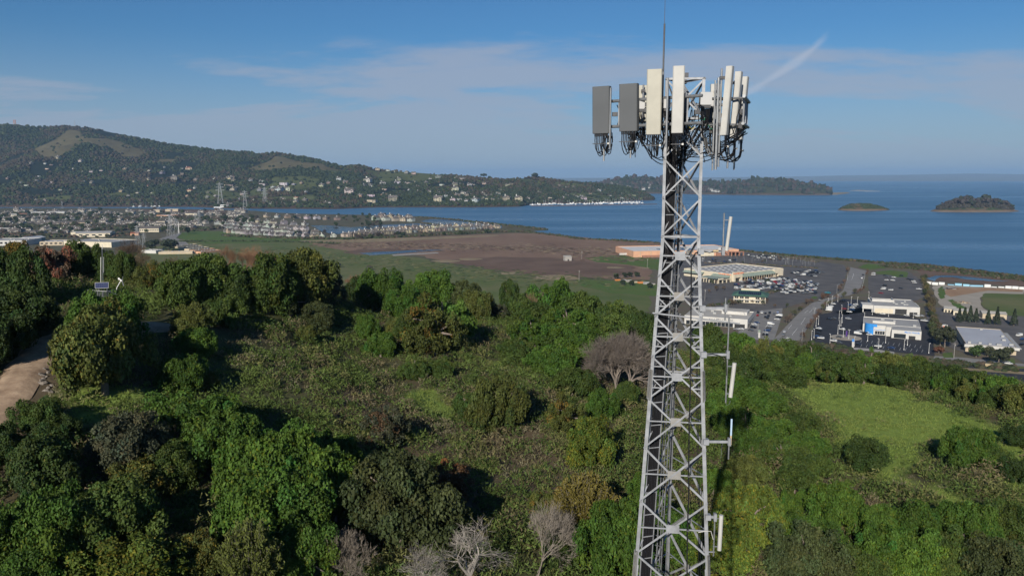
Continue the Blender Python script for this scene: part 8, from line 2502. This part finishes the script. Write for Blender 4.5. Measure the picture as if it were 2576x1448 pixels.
# --- the weather station on the ridge
mat('solar_cell', (.012, .022, .075), .55, spec=.2)
mat('fence_mesh', (.10, .115, .125), .7)
mat('panel_frame', (.42, .42, .41), .5)
st = on_hill(255, 745); st = Vector((at(101, 296, 88.0).x, 88.0, 0)); st.z = hz1(st.x, st.y)
def sp(px, row, dy=0.0):
    return at(px, row, st.y + dy) - st
s1 = lambda x, y: ((320 + x / 5.57) / 4, (960 + y / 5.57) / 4)
ws = thing('weather_mast', 'thin metal mast with a second rod beside the solar panel', 'mast', st)
b_, m_ = sp(*s1(490, 1240)), sp(*s1(492, 200))
MB().tube([(b_.x, 0, -.5), (m_.x, 0, m_.z)], .036, 6).build('pole', M['galvanised_pipe'], ws)
q = sp(*s1(500, 85)); MB().tube([(m_.x, 0, m_.z), (q.x, 0, q.z)], .028, 5).build('tip', M['pole_white'], ws)
a_, q = sp(*s1(478, 930)), sp(*s1(478, 370)); MB().tube([(a_.x - .03, -.08, a_.z), (q.x - .03, -.08, q.z)], .032, 6).build('rod', M['clamp_white'], ws)
a_, q = sp(*s1(515, 720)), sp(*s1(515, 370)); MB().tube([(a_.x + .03, .05, a_.z), (q.x + .03, .05, q.z)], .03, 6).build('cable_duct', M['machine'], ws)
pn = thing('solar_panel', 'dark blue solar panel tilted on the ridge', 'solar panel', st)
tl, tr_, bl_, br2 = sp(*s1(330, 940), -.6), sp(*s1(635, 930), -.6), sp(*s1(335, 1070), -.9), sp(*s1(635, 1060), -.9)
def lerp2(u, v):
    return tl.lerp(tr_, u).lerp(bl_.lerp(br2, u), v)
nrm_ = (tr_ - tl).cross(bl_ - tl).normalized()
if nrm_.y > 0: nrm_ = -nrm_
mb = MB(); mb.add([lerp2(0, 0), lerp2(1, 0), lerp2(1, 1), lerp2(0, 1)] + [lerp2(u, v) - nrm_ * .06 for u, v in ((0, 0), (1, 0), (1, 1), (0, 1))], [(0, 3, 2, 1), (4, 5, 6, 7), (0, 1, 5, 4), (1, 2, 6, 5), (2, 3, 7, 6), (3, 0, 4, 7)]); mb.build('frame', M['panel_frame'], pn)
for i in range(6):
    for j in range(3):
        u0, u1, v0, v1 = .02 + i * .161, .02 + i * .161 + .157, .04 + j * .308, .04 + j * .308 + .302
        MB().add([lerp2(u0, v0) + nrm_ * .012, lerp2(u1, v0) + nrm_ * .012, lerp2(u1, v1) + nrm_ * .012, lerp2(u0, v1) + nrm_ * .012], [(0, 3, 2, 1)]).build('cell', M['solar_cell'], pn)
for u in (.2, .8):
    e = lerp2(u, 1); MB().tube([(e.x, e.y + .25, e.z), (e.x, e.y + .5, -1.0)], .05, 6).build('leg', M['galvanised_pipe'], pn)
tb_ = thing('wind_turbine', 'small white wind generator on a tilted pole beside the solar panel', 'wind turbine', st)
p0, p1 = sp(*s1(822, 1050)), sp(*s1(910, 895))
MB().tube([(p0.x - .25, 0, p0.z - .9), (p0.x, 0, p0.z), p1], .045, 6).build('pole', M['pole_white'], tb_)
n0, n1 = sp(*s1(870, 855)), sp(*s1(935, 905))
MB().tube([n0, n0.lerp(n1, .6), n1], [.05, .09, .10], 8).build('nacelle', M['pole_white'], tb_)
MB().bar(n0 + Vector((-.02, 0, -.10)), n0 + Vector((-.02, 0, .12)), .18, .03).build('tail_fin', M['pole_white'], tb_)
hub = n1 + Vector((.06, -.05, 0))
for k in range(3):
    a = math.radians(62 + 120 * k)
    MB().bar(hub, hub + Vector((math.cos(a) * .36, -.25 * math.cos(a), math.sin(a) * .62)), .075, .015).build('blade', M['machine'], tb_)
fe = thing('enclosure_fence', 'dark mesh fence with pale rails around the weather mast', 'fence', st)
f0, f1, f2 = sp(*s1(170, 1100), -.8), sp(*s1(605, 1135), -1.4), sp(*s1(815, 1090), .6)
for a_, b2 in ((f0, f1), (f1, f2)):
    MB().bar(a_, b2, .05, .05).build('top_rail', M['panel_frame'], fe)
    n_ = 4
    for k in range(n_ + 1):
        q = a_.lerp(b2, k / n_)
        MB().tube([(q.x, q.y, -1.2), (q.x, q.y, q.z + .05)], .032, 5).build('post', M['galvanised_pipe'], fe)
    mb = MB()
    for k in range(26):
        q = a_.lerp(b2, k / 25); mb.bar((q.x, q.y + .03, -1.2), (q.x, q.y + .03, q.z - .05), .016, .016)
    for k in range(9):
        z0 = -.9 + k * .28
        if z0 < min(a_.z, b2.z) - .1:
            mb.bar((a_.x, a_.y + .04, z0), (b2.x, b2.y + .04, z0), .016, .016)
    mb.build('wire_mesh', M['fence_mesh'], fe)
